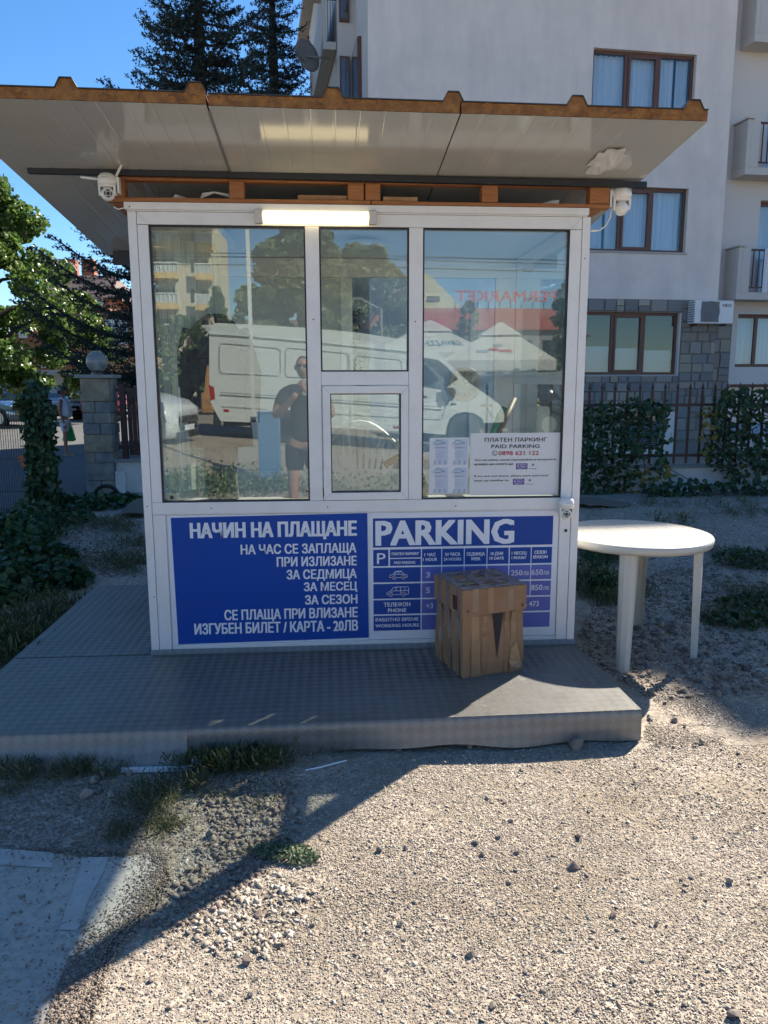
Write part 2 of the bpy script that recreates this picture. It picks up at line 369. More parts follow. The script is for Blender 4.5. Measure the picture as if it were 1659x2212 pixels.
# concrete slab at the lower left with worn white paint
CONC = M('concrete', (.42, .38, .32), .85, var=(.48, .435, .37), vs=2.2, bump=.25, bs=60, dirt=(.22, .20, .17), ds=45, dfac=.9)
_rs = random.Random(31); _e = [(-420, 1800), (0, 1832), (60, 1838), (120, 1842), (190, 1848), (262, 1846), (318, 1838), (352, 1846), (345, 1880), (332, 1905), (318, 1925), (312, 1950), (290, 1975), (262, 1992), (240, 2020), (215, 2035), (196, 2062), (188, 2100), (170, 2130), (166, 2160), (140, 2190), (120, 2240), (90, 2330), (-420, 2420)]
sl = []
for a_, b_ in zip(_e, _e[1:] + _e[:1]):
    for k_ in range(4):
        t_ = k_ / 4; q_ = (a_[0] + (b_[0] - a_[0]) * t_ + (_rs.uniform(-6, 6) if a_[0] > -100 else 0), a_[1] + (b_[1] - a_[1]) * t_ + (_rs.uniform(-3, 3) if a_[0] > -100 else 0)); sl.append(atZ(*q_, .014))
mb = MB(); mb.extr([(p.x, p.y, -.05) for p in sl], (0, 0, .058)); tag(mb.build('concrete_pavement', CONC, bevel=.003), kind='structure')
def paint_mat():
    m = M('worn_paint', (.60, .60, .56), .8); t = m.node_tree; L = t.links.new; b = t.nodes['Principled BSDF']
    tc = _n(t, 'ShaderNodeTexCoord'); nz = _n(t, 'ShaderNodeTexNoise'); nz.inputs['Scale'].default_value = 9; nz.inputs['Detail'].default_value = 10; nz.inputs['Roughness'].default_value = .8
    L(tc.outputs['Object'], nz.inputs['Vector']); r = ramp_node(t, [(.26, .24, .21), (.40, .375, .335), (.41, .385, .345), (.44, .415, .375), (.50, .48, .44)]); 
    mr = _n(t, 'ShaderNodeMapRange'); mr.inputs[1].default_value = .25; mr.inputs[2].default_value = .6; L(nz.outputs['Fac'], mr.inputs[0]); L(mr.outputs[0], r.inputs[0])
    L(r.outputs[0], b.inputs['Base Color']); return m
WORN = paint_mat()
for pl in ([(-300, 1815), (0, 1832), (115, 1842), (115, 1875), (0, 1868), (-300, 1850)], [(178, 1852), (235, 1851), (222, 1885), (190, 1945), (168, 2010), (128, 2008), (150, 1940), (172, 1880)]):
    tag(MB().add([atZ(*p, .0105) for p in pl], [tuple(range(len(pl)))]).build('paint_marking', WORN), kind='structure')

# ------------------------------------------------------------------ platform
plat = thing('tread_plate_platform', 'low grey tread plate platform around the foot of the parking kiosk', 'platform', (0.8, -.5, 0))
PT = .15
xl, xr = -.745, 2.425
def fy(x): return -.955 + .035 * (x - .37) / 2.06 if x > .37 else -.955
top = MB()
top.add([(xl, fy(xl), PT), (.3667, fy(.3667), PT), (.3667, -.012, PT), (xl, -.012, PT)], [(0, 1, 2, 3)])
top.build('deck_plate', PLATE_T, plat)
top = MB(); top.add([(.3677, fy(.3677), PT + .001), (xr, fy(xr), PT + .001), (2.40, -.012, PT + .001), (.3677, -.012, PT + .001)], [(0, 1, 2, 3)]); top.build('deck_plate', PLATE_T, plat)
top = MB(); top.add([(xl, -.008, PT + .002), (.0, -.008, PT + .002), (0, 1.52, PT + .002), (xl + .01, 1.52, PT + .002)], [(0, 1, 2, 3)]); top.build('deck_plate', PLATE_T, plat)
for (a, b, wav, low) in ((xl, .3665, .004, -.03), (.3685, xr, .012, .0)):
    n = 40; vs = []; fs = []
    prof = [(0, 0), (.004, -.004), (.010, -.014), (.012, -.03)]
    for i in range(n + 1):
        x = a + (b - a) * i / n; zb = low + (wav * math.sin(x * 5.5) + .01 * math.sin(x * 13) * .5 if a > 0 else 0) + (.018 if a > 0 else 0)
        if a > 0 and x > 2.2: zb -= .02 * (x - 2.2) / .2
        bul = .014 * math.sin(x * 4.2 + 1) + .006 * math.sin(x * 11)
        col = [(x, fy(x) - p[0] + .003, PT + p[1]) for p in prof]
        for k in range(1, 5):
            t = k / 4; z = PT - .03 + (zb - PT + .03) * t; col.append((x, fy(x) - .009 - bul * t * (.7 + .3 * t) - (.01 if a > 0 else .065) * t, z))
        vs += col
    m_ = len(prof) + 4
    for i in range(n):
        for k in range(m_ - 1): fs.append((i * m_ + k, i * m_ + k + 1, (i + 1) * m_ + k + 1, (i + 1) * m_ + k))
    MB().add(vs, fs).build('skirt_plate', PLATE_F, plat, smooth=True)
MB().quad((xr, fy(xr), PT), (xr, fy(xr), -.02), (2.40, 0, -.02), (2.40, 0, PT)).build('side_skirt', PLATE_F, plat)
MB().box(xl, xl + .01, fy(xl) + .01, 1.52, -.02, PT - .001).build('side_skirt', PLATE_F, plat)
MB().quad((0, -.02, PT + .002), (2.405, -.02, PT + .002), (2.405, -.004, PT + .026), (0, -.004, PT + .026)).build('upturned_edge', PLATE_F, plat)
MB().box(xl + .05, 2.36, -.86, -.80, -.01, PT - .004).box(xl + .05, -.0, .7, .78, -.01, PT - .004).build('timber_bearer', WOOD, plat)

# ------------------------------------------------------------------ kiosk
KD = 1.5; KW = 2.40
kiosk = thing('parking_kiosk', 'white framed parking kiosk with big panes and an overhanging foam panel roof', 'kiosk', (1.2, .75, .15))
def K(name, x0, x1, y0, y1, z0, z1, m=PVC, bevel=.0025): return box(name, m, kiosk, x0, x1, y0, y1, z0, z1, bevel)
for x in (0, 2.357): 
    for y in (0, KD - .06): K('corner_post', x, x + .043, y, y + .06, .172, 2.50)
for x0, x1 in ((.045, .100), (2.293, 2.355)): K('window_stile', x0, x1, .003, .058, 1.004, 2.436)
for x0, x1 in ((.045, .112), (2.293, 2.355)): K('panel_stile', x0, x1, .004, .055, .172, .936)
K('top_rail', .045, 2.355, .002, .058, 2.438, 2.50); K('top_cap', -.013, 2.386, -.012, .062, 2.508, 2.543); K('top_strip', .0, 2.38, -.006, .058, 2.501, 2.5075)
K('sill_rail', .045, 2.355, .001, .058, .938, 1.003); K('bottom_rail', .114, 2.291, .006, .055, .172, .196)
K('mullion', .895, .966, .002, .056, 1.004, 2.437); K('mullion', 1.436, 1.509, .002, .056, 1.004, 2.437)
K('mid_rail', .967, 1.435, .0025, .056, 1.627, 1.699)
K('lower_panel', .112, 2.293, .016, .05, .197, .937)
def ring(name, m, par, x0, x1, z0, z1, w, y0, y1, bev=.002):
    b = MB(); 
    P_ = [(x0, z0), (x1, z0), (x1, z1), (x0, z1)]; Q = [(x0 + w, z0 + w), (x1 - w, z0 + w), (x1 - w, z1 - w), (x0 + w, z1 - w)]
    vs = [(a, y0, c) for a, c in P_ + Q] + [(a, y1, c) for a, c in P_ + Q]; fs = []
    for i in range(4):
        j = (i + 1) % 4; fs += [(i, j, 4 + j, 4 + i), (8 + i, 12 + i, 12 + j, 8 + j), (i, 8 + i, 8 + j, j), (4 + i, 4 + j, 12 + j, 12 + i)]
    return b.add(vs, fs).build(name, m, par, bev)
panes = {}
for k, (x0, x1, z0, z1) in {'l': (.100, .895, 1.003, 2.438), 'm': (.966, 1.436, 1.699, 2.438), 'r': (1.509, 2.293, 1.003, 2.438)}.items():
    ring('gasket', SEAL, kiosk, x0, x1, z0, z1, .008, .006, .03, 0)
    panes[k] = box('glass_pane', GLASS, kiosk, x0 + .002, x1 - .002, .03, .034, z0 + .002, z1 - .002)
ring('service_hatch', PVC, kiosk, .972, 1.434, 1.006, 1.624, .041, -.008, .05, .003)
ring('gasket', SEAL, kiosk, 1.012, 1.393, 1.046, 1.584, .006, -.003, .03, 0)
box('glass_pane', GLASS, kiosk, 1.014, 1.391, .03, .034, 1.048, 1.582)
mt = MB()
for (xa, za, xb, zb) in ((.047, 2.498, .099, 2.439), (2.353, 2.498, 2.294, 2.439), (.973, 1.623, 1.013, 1.583), (1.433, 1.623, 1.393, 1.583), (.973, 1.007, 1.013, 1.047), (1.433, 1.007, 1.393, 1.047)):
    yy = .0012 if za > 2 else -.0086
    d = Vector((zb - za, 0, xa - xb)).normalized() * .0007
    mt.quad((xa - d.x, yy, za - d.z), (xb - d.x, yy, zb - d.z), (xb + d.x, yy, zb + d.z), (xa + d.x, yy, za + d.z))
mt.build('mitre_joint', M('joint_grey', (.35, .34, .33), .8), kiosk)
sc = MB()
for (x, z) in ((.016, 2.52), (.02, .985), (.36, .97), (.99, .968), (1.70, .965), (2.37, .965), (.03, .48), (2.375, 2.29), (.93, 1.97), (1.47, 1.96)): sc.lathe([(.004, 0), (.003, -.002)], 8, (x, .0005 if z < 2.4 else -.0125, z), 'y')
sc.build('screw_head', M('screw', (.08, .08, .08), .4, .8), kiosk)
# side walls and back wall
for x in (0.003, 2.352):
    K('sill_rail', x, x + .045, .062, 1.438, .938, 1.003); K('top_rail', x, x + .045, .062, 1.438, 2.43, 2.498); K('mid_rail', x, x + .045, .062, 1.438, 1.627, 1.70)
    K('lower_panel', x + .008, x + .035, .062, 1.438, .172, .937)
    box('glass_pane', GLASS2, kiosk, x + .02, x + .024, .062, 1.438, 1.701, 2.429); box('glass_pane', GLASS2, kiosk, x + .02, x + .024, .062, 1.438, 1.004, 1.626)
for x0, x1 in ((.045, .09), (1.10, 1.18), (2.21, 2.355)): K('mullion', x0, x1, 1.445, 1.495, 1.004, 2.37)
K('top_rail', .045, 2.355, 1.444, 1.496, 2.371, 2.498); K('sill_rail', .045, 2.355, 1.444, 1.496, .938, 1.003); K('lower_panel', .045, 2.355, 1.45, 1.49, .172, .937)
K('rear_panel', .091, 1.099, 1.466, 1.476, 1.004, 2.370, M('rear_panel_white', (.55, .57, .56), .5), 0); box('glass_pane', GLASS2, kiosk, 1.181, 2.209, 1.468, 1.472, 1.004, 2.370)
K('floor_panel', .045, 2.355, .06, 1.44, .154, .170, M('kiosk_floor', (.25, .24, .22), .7))
box('ceiling_panel', M('ceiling_white', (.7, .74, .78), .5), kiosk, .003, 2.397, .06, 1.496, 2.503, 2.54)
# roof of sandwich panels
TX = math.tan(math.radians(5.6))
def rz(y): return 2.6905 - .098 * y
YB = 1.62
def yfr(x): return -.775 + .07 * (x + .55) / 3.215
SHEET = M('lacquered_sheet', (.50, .505, .48), .11, bump=.05, bs=2.2, stretch=(1, .35, 1), dirt=(.41, .41, .37), ds=2.4, dfac=.35, spec=.9)
SHEETD = M('dark_top_sheet', (.05, .055, .06), .4)
LIP = M('drip_edge', (.2, .2, .2), .4)
for (x0, x1, ribs, dz) in ((-.55, .522, (-.03, .48), 0.), (.530, 1.574, (1.04, 1.545), -.003), (1.580, 2.665, (2.08, 2.60), -.002)):
    b = MB(); n = int((x1 - x0) / .1); g = []     # lower sheet with shallow rolled grooves
    for i in range(n):
        a = x0 + (x1 - x0) * i / n; c = x0 + (x1 - x0) * (i + 1) / n
        g += [(a, 0), (a + .090, 0), (a + .094, .0008), (c - .002, .0008)]
    g.append((x1, 0)); vs = []; seg = 8
    for x, dd in g:
        for j in range(seg + 1):
            y = yfr(x) + (YB - yfr(x)) * j / seg; vs.append((x, y, rz(y) + dz + dd))
    fs = [(i * (seg + 1) + j, (i + 1) * (seg + 1) + j, (i + 1) * (seg + 1) + j + 1, i * (seg + 1) + j + 1) for i in range(len(g) - 1) for j in range(seg)]
    pnl = b.add(vs, fs).build('roof_panel', SHEET, kiosk)
    top = [(x0, .046)]
    for rx in ribs:
        top += [(rx - .045, .046), (rx - .024, .084), (rx + .024, .084), (rx + .045, .046)]
    top.append((x1, .046))
    o1 = [(x0 + .001, .0035)] + top + [(x1 - .001, .0035)]
    rngf = random.Random(int(x0 * 100)); fr = []
    b = MB()
    for yy in (0, 1):
        for (x, h) in o1: 
            y = yfr(x) + .004 if yy == 0 else YB; b.v.append((x, y, rz(y) + dz + h))
    k = len(o1)
    # ragged front face: fan of a refined outline
    b.f = [tuple(range(k))[::-1], tuple(range(k, 2 * k))] + [(i, (i + 1) % k, (i + 1) % k + k, i + k) for i in range(k)]; b.mi = [0] * len(b.f)
    b.build('foam_core', FOAM, pnl)
    b = MB(); vs = []
    for (x, h) in top:
        for y in (yfr(x) - .004, YB + .004): vs += [(x, y, rz(y) + dz + h + .001), (x, y, rz(y) + dz + h + .004)]
    fs = []
    for i in range(len(top) - 1):
        a = 4 * i; c = a + 4; fs += [(a, c, c + 2, a + 2), (a + 1, a + 3, c + 3, c + 1), (a, a + 1, c + 1, c), (a + 2, c + 2, c + 3, a + 3)]
    b.add(vs, fs).build('top_sheet', SHEETD, pnl)
# lumps of foam left hanging along the sawn edge
b = MB(); R0 = random.Random(4)
for i in range(46):
    x = R0.uniform(-.5, 2.64); y = yfr(x); z = rz(y) + R0.uniform(.008, .04); w = R0.uniform(.008, .03)
    b.add([(x - w, y + .003, z), (x, y - R0.uniform(.002, .007), z + R0.uniform(-.004, .006)), (x + w, y + .003, z + .003), (x, y + .003, z + .014), (x, y + .003, z - .010)], [(0, 1, 3), (1, 2, 3), (0, 4, 1), (1, 4, 2)])
tag(b.build('torn_foam', FOAM, kiosk), kind='stuff')
MB().beam((.526, -.70, rz(-.70) - .002), (.526, -.03, rz(-.03) - .002), .012, .004).build('joint_trim', LIP, kiosk)
MB().beam((-.466, -.012, 2.684), (2.683, -.012, 2.660), .03, .030).build('support_angle', BLACK, kiosk)
MB().beam((-.47, 1.50, rz(1.5) - .05), (2.66, 1.50, rz(1.5) - .05), .03, .09).build('support_angle', BLACK, kiosk)
def T(name, *a, m=WOOD): return K(name, *a, m=m, bevel=.003)
T('timber_plate', -.10, 1.235, -.004, .06, 2.545, 2.567); T('timber_plate', 1.239, 2.498, -.004, .06, 2.545, 2.565); T('timber_head', -.105, 2.495, .012, .07, 2.652, 2.672)
for x0, x1 in ((-.105, -.008), (.515, .590), (1.118, 1.2), (1.208, 1.285), (1.815, 1.90), (2.39, 2.495)):
    T('timber_stud', x0, x1, .0, .075, 2.568, 2.651)
for x0 in (-.09, 2.41): T('timber_runner', x0, x0 + .07, .08, 1.5, 2.545, 2.575)
for x0 in (-.09, .52, 1.2, 1.82, 2.40): T('rear_post', x0, x0 + .075, 1.42, 1.49, 2.42 if x0 < 0 or x0 > 2.39 else 2.542, rz(1.45) - .002, )
for nm, x0, x1, y0, z1, lb in (('timber_offcut', .86, 1.115, .02, 2.595, 'pine offcut lying on the kiosk head left of the roof gap post'), ('timber_offcut', 1.30, 1.48, .01, 2.590, 'short chipped pine offcut lying right of the paired roof posts')):
    tag(box(nm, WOOD2, None, x0, x1, y0, y0 + .05, 2.567, z1, .003), lb, 'offcut')
b = MB(); 
for k in range(3): b.tube([(.33 + .012 * k, .10, 2.575), (.37, .08, 2.59 + .008 * k), (.43, .06, 2.61), (.50, .08, 2.605 - .004 * k), (.512, .1, 2.58)], .0045, 6)
tag(b.build('white_cable', PLASTW), 'loop of white cable lying in the gap under the roof', 'cable')
b = MB(); b.add([(.22, .03, 2.57), (.24, .02, 2.588), (.262, .03, 2.584), (.27, .05, 2.57), (.285, .03, 2.58), (.30, .04, 2.57)], [(0, 1, 2, 3), (3, 2, 4, 5)]).build('paper_scrap', SIGNW); tag(bpy.context.scene.objects['paper_scrap'], 'crumpled pale scrap lying in the gap under the roof', 'scrap')
b = MB(); b.add([(2.12, .03, 2.568), (2.20, .02, 2.586), (2.235, .03, 2.590), (2.24, .05, 2.568)], [(0, 1, 2, 3)]).build('plastic_scrap', SIGNW); tag(bpy.context.scene.objects['plastic_scrap'], 'flat white scrap lying at the right end of the roof gap', 'scrap')
# loose protective film at the right of the soffit
b = MB(); pts = []
for i in range(7):
    for j in range(7):
        x = 2.30 + i * .024; y = -.42 + j * .055; R0.random(); pts.append((x + R0.uniform(-.006, .006), y, rz(y) - .004 - R0.uniform(0, .012)))
b.add(pts, [(i * 7 + j, i * 7 + j + 1, (i + 1) * 7 + j + 1, (i + 1) * 7 + j) for i in range(6) for j in range(6) if not (i in (0, 5) and j in (0, 5)) and not (i == 0 and j > 3)])
b.build('peeling_film', M('film', (.72, .73, .72), .3), kiosk)

# lit lamp on the top rail
lampt = thing('batten_lamp', 'lit warm white batten lamp fixed on the top rail of the kiosk', 'lamp', (.953, -.03, 2.48))
box('end_cap', M('lamp_cap', (.55, .53, .5), .4), lampt, .640, .684, -.045, -.0135, 2.441, 2.513, .008); box('end_cap', bpy.data.materials['lamp_cap'], lampt, 1.222, 1.266, -.045, -.0135, 2.441, 2.513, .008)
b = MB(); b.add([(.684, -.014 - .034 * math.sin(math.pi * i / 8) ** .6, 2.445 + .064 * i / 8) for i in range(9)] + [(1.222, -.014 - .034 * math.sin(math.pi * i / 8) ** .6, 2.445 + .064 * i / 8) for i in range(9)], [(i, i + 9, i + 10, i + 1) for i in range(8)])
b.build('diffuser', M('diffuser', (.9, .86, .7), .4, emit=(1, .80, .44), estr=.85), lampt, smooth=True)

# ------------------------------------------------------------------ signs on the front
def s1(cx, cy, ox=600): p = atY((ox + cx / 1.8433) / 1.8228, (1980 + cy / 1.8433) / 1.8228, 0); return p.x, p.z
def line(s, a, b, y, m, par, ox=600, bold=.02, asc=1.0):
    bold = bold + .012 if bold > 0 else .008
    x0, z0 = s1(*a, ox); x1, z1 = s1(*b, ox); return text(s, x0, x1, z0, (z1 - z0) * asc, y, m, par, bold)
sg = thing('payment_sign', 'deep blue sign board with white Cyrillic payment lines on the kiosk', 'sign', (.68, .01, .56))
box('backing_board', SIGNW, sg, .118, 1.217, .0105, .0155, .197, .932, .001)
MB().quad((.139, .0098, .919), (.147, .0098, .200), (1.213, .0098, .211), (1.209, .0098, .930)).build('blue_field', BLUE, sg)
for s, a, b_, bo in (('НАЧИН НА ПЛАЩАНЕ', (278, 257), (1478, 133), .045), ('НА ЧАС СЕ ЗАПЛАЩА', (643, 376), (1478, 293), .025), ('ПРИ ИЗЛИЗАНЕ', (905, 465), (1481, 387), .025), ('ЗА СЕДМИЦА', (977, 557), (1481, 481), .025),
                  ('ЗА МЕСЕЦ', (1102, 643), (1484, 574), .025), ('ЗА СЕЗОН', (1110, 740), (1486, 667), .025), ('СЕ ПЛАЩА ПРИ ВЛИЗАНЕ', (525, 854), (1488, 760), .025), ('ИЗГУБЕН БИЛЕТ / КАРТА - 20ЛВ', (308, 958), (1490, 853), .025)):
    line(s, a, b_, .0085, INKW, sg, 600, bo)
pb = thing('price_board', 'white price board headed PARKING with blue and lavender table cells', 'sign', (1.75, .01, .56))
box('backing_board', SIGNW, pb, 1.2185, 2.288, .010, .0155, .199, .930, .001)
b = MB(); cell = lambda x0, x1, z0, z1: b.quad((x0, .0095, z0), (x1, .0095, z0), (x1, .0095, z1), (x0, .0095, z1))
cols = [(1.514, 1.623), (1.628, 1.751), (1.756, 1.881), (1.886, 2.007), (2.013, 2.134), (2.139, 2.256)]
cell(1.239, 2.257, .734, .899)
cell(1.240, 1.325, .627, .721); cell(1.334, 1.508, .673, .721); cell(1.334, 1.508, .627, .667)
for c in cols: cell(*c, .627, .721)
rows = [(.533, .618), (.438, .524), (.347, .430), (.250, .338)]
for r in rows: cell(1.240, 1.508, *r)
b.build('blue_cell', M('board_blue_glare', (.015, .065, .30), .5, spec=.2), pb)  # paler than the payment sign: glare put into the colour
b = MB()
for r in rows[:2]:
    for c in cols: cell(*c, *r)
for r in rows[2:]: cell(1.514, 2.256, *r)
b.build('lavender_cell', LAV, pb)
L2 = lambda s, a, b_, m=INKW, bo=.02: line(s, a, b_, .0085, m, pb, 1440, bo)
for s, a, b_, bo in (('PARKING', (80, 309), (1075, 112), .036), ('P', (83, 446), (145, 362), -.005), ('ПЛАТЕН ПАРКИНГ', (190, 383), (388, 360), .02), ('PAID PARKING', (207, 446), (360, 424), .02),
        ('1 ЧАС', (428, 390), (508, 366), .02), ('1 HOUR', (418, 425), (520, 400), .02), ('24 ЧАСА', (577, 388), (688, 362), .02), ('24 HOURS', (568, 422), (695, 398), .02), ('СЕДМИЦА', (735, 386), (866, 360), .02),
        ('WEEK', (765, 420), (836, 395), .02), ('10 ДНИ', (910, 382), (998, 357), .02), ('10 DAYS', (901, 415), (1004, 391), .02), ('1 МЕСЕЦ', (1063, 378), (1170, 354), .02), ('1 MOUNT', (1062, 411), (1168, 388), .02),
        ('СЕЗОН', (1228, 373), (1314, 347), .02), ('SEASON', (1217, 405), (1323, 381), .02), ('ТЕЛЕФОН', (133, 757), (323, 724), .02), ('PHONE', (163, 797), (295, 766), .02),
        ('РАБОТНО ВРЕМЕ', (73, 865), (385, 833), .02), ('WORKING HOURS', (72, 908), (388, 876), .02)): L2(s, a, b_, INKW, bo)
for s, a, b_ in (('250', (1058, 530), (1140, 488)), ('ЛВ', (1145, 527), (1186, 500)), ('650', (1206, 526), (1290, 483)), ('ЛВ', (1293, 524), (1334, 497)), ('850', (1203, 637), (1287, 594)), ('ЛВ', (1292, 634), (1331, 607)),
              ('3', (440, 545), (468, 503)), ('5', (440, 657), (468, 615)), ('+3', (440, 768), (490, 728)), ('6 473', (1150, 755), (1260, 713))): L2(s, a, b_, INKL, .02)
def strokes(name, polys, w, y, m, par):
    b = MB()
    for pl in polys:
        for i in range(len(pl) - 1):
            a = Vector((pl[i][0], 0, pl[i][1])); c = Vector((pl[i + 1][0], 0, pl[i + 1][1])); d = (c - a)
            if d.length < 1e-6: continue
            d.normalize(); n = Vector((-d.z, 0, d.x)) * w / 2; a -= d * w * .3; c += d * w * .3
            b.quad(*[(p.x, y, p.z) for p in (a - n, c - n, c + n, a + n)])
    return b.build(name, m, par)
def circ(cx, cz, r, n=14): return [(cx + r * math.cos(2 * math.pi * i / n), cz + r * math.sin(2 * math.pi * i / n)) for i in range(n + 1)]
def S2(pl): return [s1(x, y, 1440) for x, y in pl]
cw = circ(*s1(208, 545, 1440), .011) ; cw2 = circ(*s1(273, 542, 1440), .011)
strokes('car_pictogram', [S2([(192, 545), (176, 545), (175, 528), (200, 522), (212, 503), (232, 498), (262, 498), (278, 520), (300, 525), (304, 540), (290, 545)]), S2([(226, 546), (256, 545)]), S2([(206, 522), (276, 520)]), S2([(240, 499), (240, 522)]), S2([(214, 520), (222, 504), (266, 502), (272, 518)]), cw, cw2, circ(*s1(208, 545, 1440), .005), circ(*s1(273, 542, 1440), .005)], .0028, .0082, INKW, pb)
cw = circ(*s1(184, 668, 1440), .012) ; cw2 = circ(*s1(275, 665, 1440), .012)
strokes('van_pictogram', [S2([(165, 670), (153, 668), (154, 655), (180, 645), (200, 620), (215, 614), (305, 612), (312, 620), (312, 664), (292, 667)]), S2([(203, 670), (256, 668)]), S2([(186, 643), (310, 638)]), S2([(222, 616), (220, 642)]), S2([(255, 615), (255, 640)]), S2([(285, 614), (285, 640)]), S2([(255, 640), (255, 668)]), cw, cw2, circ(*s1(184, 668, 1440), .0055), circ(*s1(275, 665, 1440), .0055)], .0028, .0082, INKW, pb)

# notice and flyers stuck to the right pane
def s3(cx, cy): p = atY((1650 + cx / 2.765) / 1.8228, (1680 + cy / 2.765) / 1.8228, .02); return p.x, p.z
nt_ = thing('paid_parking_notice', 'white notice reading PAID PARKING with a red phone number on the right pane', 'notice', (2.03, .02, 1.2))
a0 = s3(565, 75); a1 = s3(1552, 65); a2 = s3(1527, 742); a3 = s3(550, 747)
b = MB(); b.extr([(a3[0], .0265, a3[1]), (a2[0], .0265, a2[1]), (a1[0], .0265, a1[1]), (a0[0], .0265, a0[1])], (0, .0022, 0)); b.build('board', M('notice_white', (.66, .67, .67), .45), nt_)
def N3(s, a, b_, m=INKK, bo=.01, par=None):
    x0, z0 = s3(*a); x1, z1 = s3(*b_); return text(s, x0, x1, z0, z1 - z0, .0255, m, par or nt_, bo)
N3('ПЛАТЕН ПАРКИНГ', (717, 166), (1397, 118), bo=.02); N3('PAID PARKING', (790, 236), (1315, 190), bo=.02); N3('0898 621 122', (868, 312), (1307, 262), INKR, .02)
N3('Ако ни няма, моля паркирайте и изпратете', (607, 375), (1493, 345)); N3('номера на колата на', (607, 422), (1027, 392)); N3('If we are not there, please park and send', (603, 550), (1404, 520)); N3('your car number to', (602, 600), (978, 570))
for (x, y) in ((1057, 400), (1023, 568)):
    p0 = s3(x, y + 66); p1 = s3(x + 128, y)
    MB().quad((p0[0], .0258, p0[1]), (p1[0], .0258, p0[1]), (p1[0], .0258, p1[1]), (p0[0], .0258, p1[1])).build('app_badge', PURP, nt_)
    q = [s3(*t) for t in ((x + 15, y + 18), (x + 30, y + 12), (x + 98, y + 12), (x + 113, y + 18), (x + 113, y + 42), (x + 98, y + 50), (x + 52, y + 50), (x + 42, y + 60), (x + 40, y + 50), (x + 28, y + 50), (x + 15, y + 42), (x + 15, y + 18))]
    strokes('badge_bubble', [q], .0016, .0252, INKW, nt_); N3('Viber', (x + 45, y + 38), (x + 100, y + 20), INKW, .01)
    strokes('badge_handset', [[s3(x + 24, y + 20), s3(x + 26, y + 32), s3(x + 38, y + 42)]], .002, .0252, INKW, nt_)
    c = s3(x + 187, y + 16); b = MB(); pts = circ(c[0], c[1], .0062)[:-1]; b.quad(*[(p[0], .0256, p[1]) for p in pts]); b.quad((c[0] - .006, .0256, c[1]), (c[0], .0256, c[1] - .004), (c[0] - .007, .0256, c[1] - .008)); b.build('app_disc', GREENI, nt_)
    strokes('badge_handset', [[(c[0] - .0028, c[1] + .002), (c[0] - .0012, c[1] - .0012), (c[0] + .0026, c[1] - .0024)]], .0014, .0250, INKW, nt_)
    N3('WhatsApp', (x + 143, y + 62), (x + 226, y + 52), INKK, .0)
c = s3(826, 290); strokes('handset_icon', [circ(c[0], c[1], .0135), [(c[0] - .005, c[1] + .006), (c[0] - .005, c[1] - .001), (c[0] + .001, c[1] - .006), (c[0] + .006, c[1] - .005)]], .0024, .0252, INKK, nt_)
fl = thing('flyer_sheet', 'taped sheet of four small pale blue cleaning flyers on the right pane', 'flyer', (1.66, .02, 1.19))
a0 = s3(117, 125); a1 = s3(545, 120); a2 = s3(528, 725); a3 = s3(115, 735)
MB().extr([(a3[0], .0275, a3[1]), (a2[0], .0275, a2[1]), (a1[0], .0275, a1[1]), (a0[0], .0275, a0[1])], (0, .001, 0)).build('paper', M('flyer_paper', (.68, .70, .72), .5), fl)
FB = M('flyer_blue', (.50, .56, .66), .5); GREY = M('ink_grey', (.28, .30, .35), .5)
for fx, fy_ in ((150, 130), (362, 130), (148, 440), (360, 440)):
    g = lambda x, y: s3(fx + x, fy_ + y)
    MB().quad(*[(p[0], .0268, p[1]) for p in (g(35, 285), g(165, 285), g(170, 5), g(30, 5))]).build('flyer_panel', FB, fl)
    strokes('flyer_logo', [[g(0, 65), g(20, 40), g(50, 22), g(80, 22), g(110, 38), g(135, 58)], [g(20, 62), g(50, 60), g(80, 58), g(105, 52), g(135, 44)]], .0030, .0262, TEAL, fl)
    strokes('flyer_line', [[g(15, 70), g(132, 68)], [g(38, 142), g(134, 142)], [g(26, 162), g(120, 162)], [g(26, 178), g(110, 178)], [g(26, 194), g(128, 194)], [g(26, 212), g(95, 212)]], .0012, .0262, GREY, fl)
    x0, z0 = g(44, 106); x1, z1 = g(134, 94); text('0898 998 473', x0, x1, z0, z1 - z0, .026, GREY, fl, .01)
    strokes('handset_icon', [circ(*g(26, 100), .0058)], .0012, .0262, GREY, fl)
    for k, dx in enumerate((22, 78, 135)):
        strokes('flyer_figure', [[g(dx, 240), g(dx - 2, 265), g(dx - 10, 285)], [g(dx, 245), g(dx + 12, 258)], [g(dx - 2, 265), g(dx + 8, 285)]], .003, .0262, GREY, fl)

# ------------------------------------------------------------------ inside the kiosk
CURT = M('blind_fabric', (.66, .72, .66), .8, var=(.40, .46, .42), vs=3, stretch=(20, 1, .3))
cu = thing('vertical_blind', 'pale green vertical blind strips gathered at the left inside the kiosk', 'blind', (.25, .3, 2.3))
R0 = random.Random(3)
for i in range(9):
    x = .125 + i * .030 + R0.uniform(-.006, .006); y = .16 + i * .055; a = R0.uniform(.2, 1.1); w = .022
    MB().add([(x - w * math.cos(a), y - w * math.sin(a), 2.42), (x + w * math.cos(a), y + w * math.sin(a), 2.42), (x + w * math.cos(a) + .004, y + w * math.sin(a), 1.03), (x - w * math.cos(a) + .004, y - w * math.sin(a), 1.03)], [(0, 1, 2, 3)]).build('blind_strip', CURT, cu)
box('headrail', PVC, cu, .09, .46, .12, .66, 2.42, 2.45)
b = MB(); b.tube([(.20, .09, 1.62), (.205, .09, 1.45), (.19, .09, 1.30), (.20, .09, 1.12), (.17, .09, 1.02)], .006, 6); tag(b.build('white_lead', PLASTW), 'thin white cord hanging before the blind inside the left pane', 'cord')
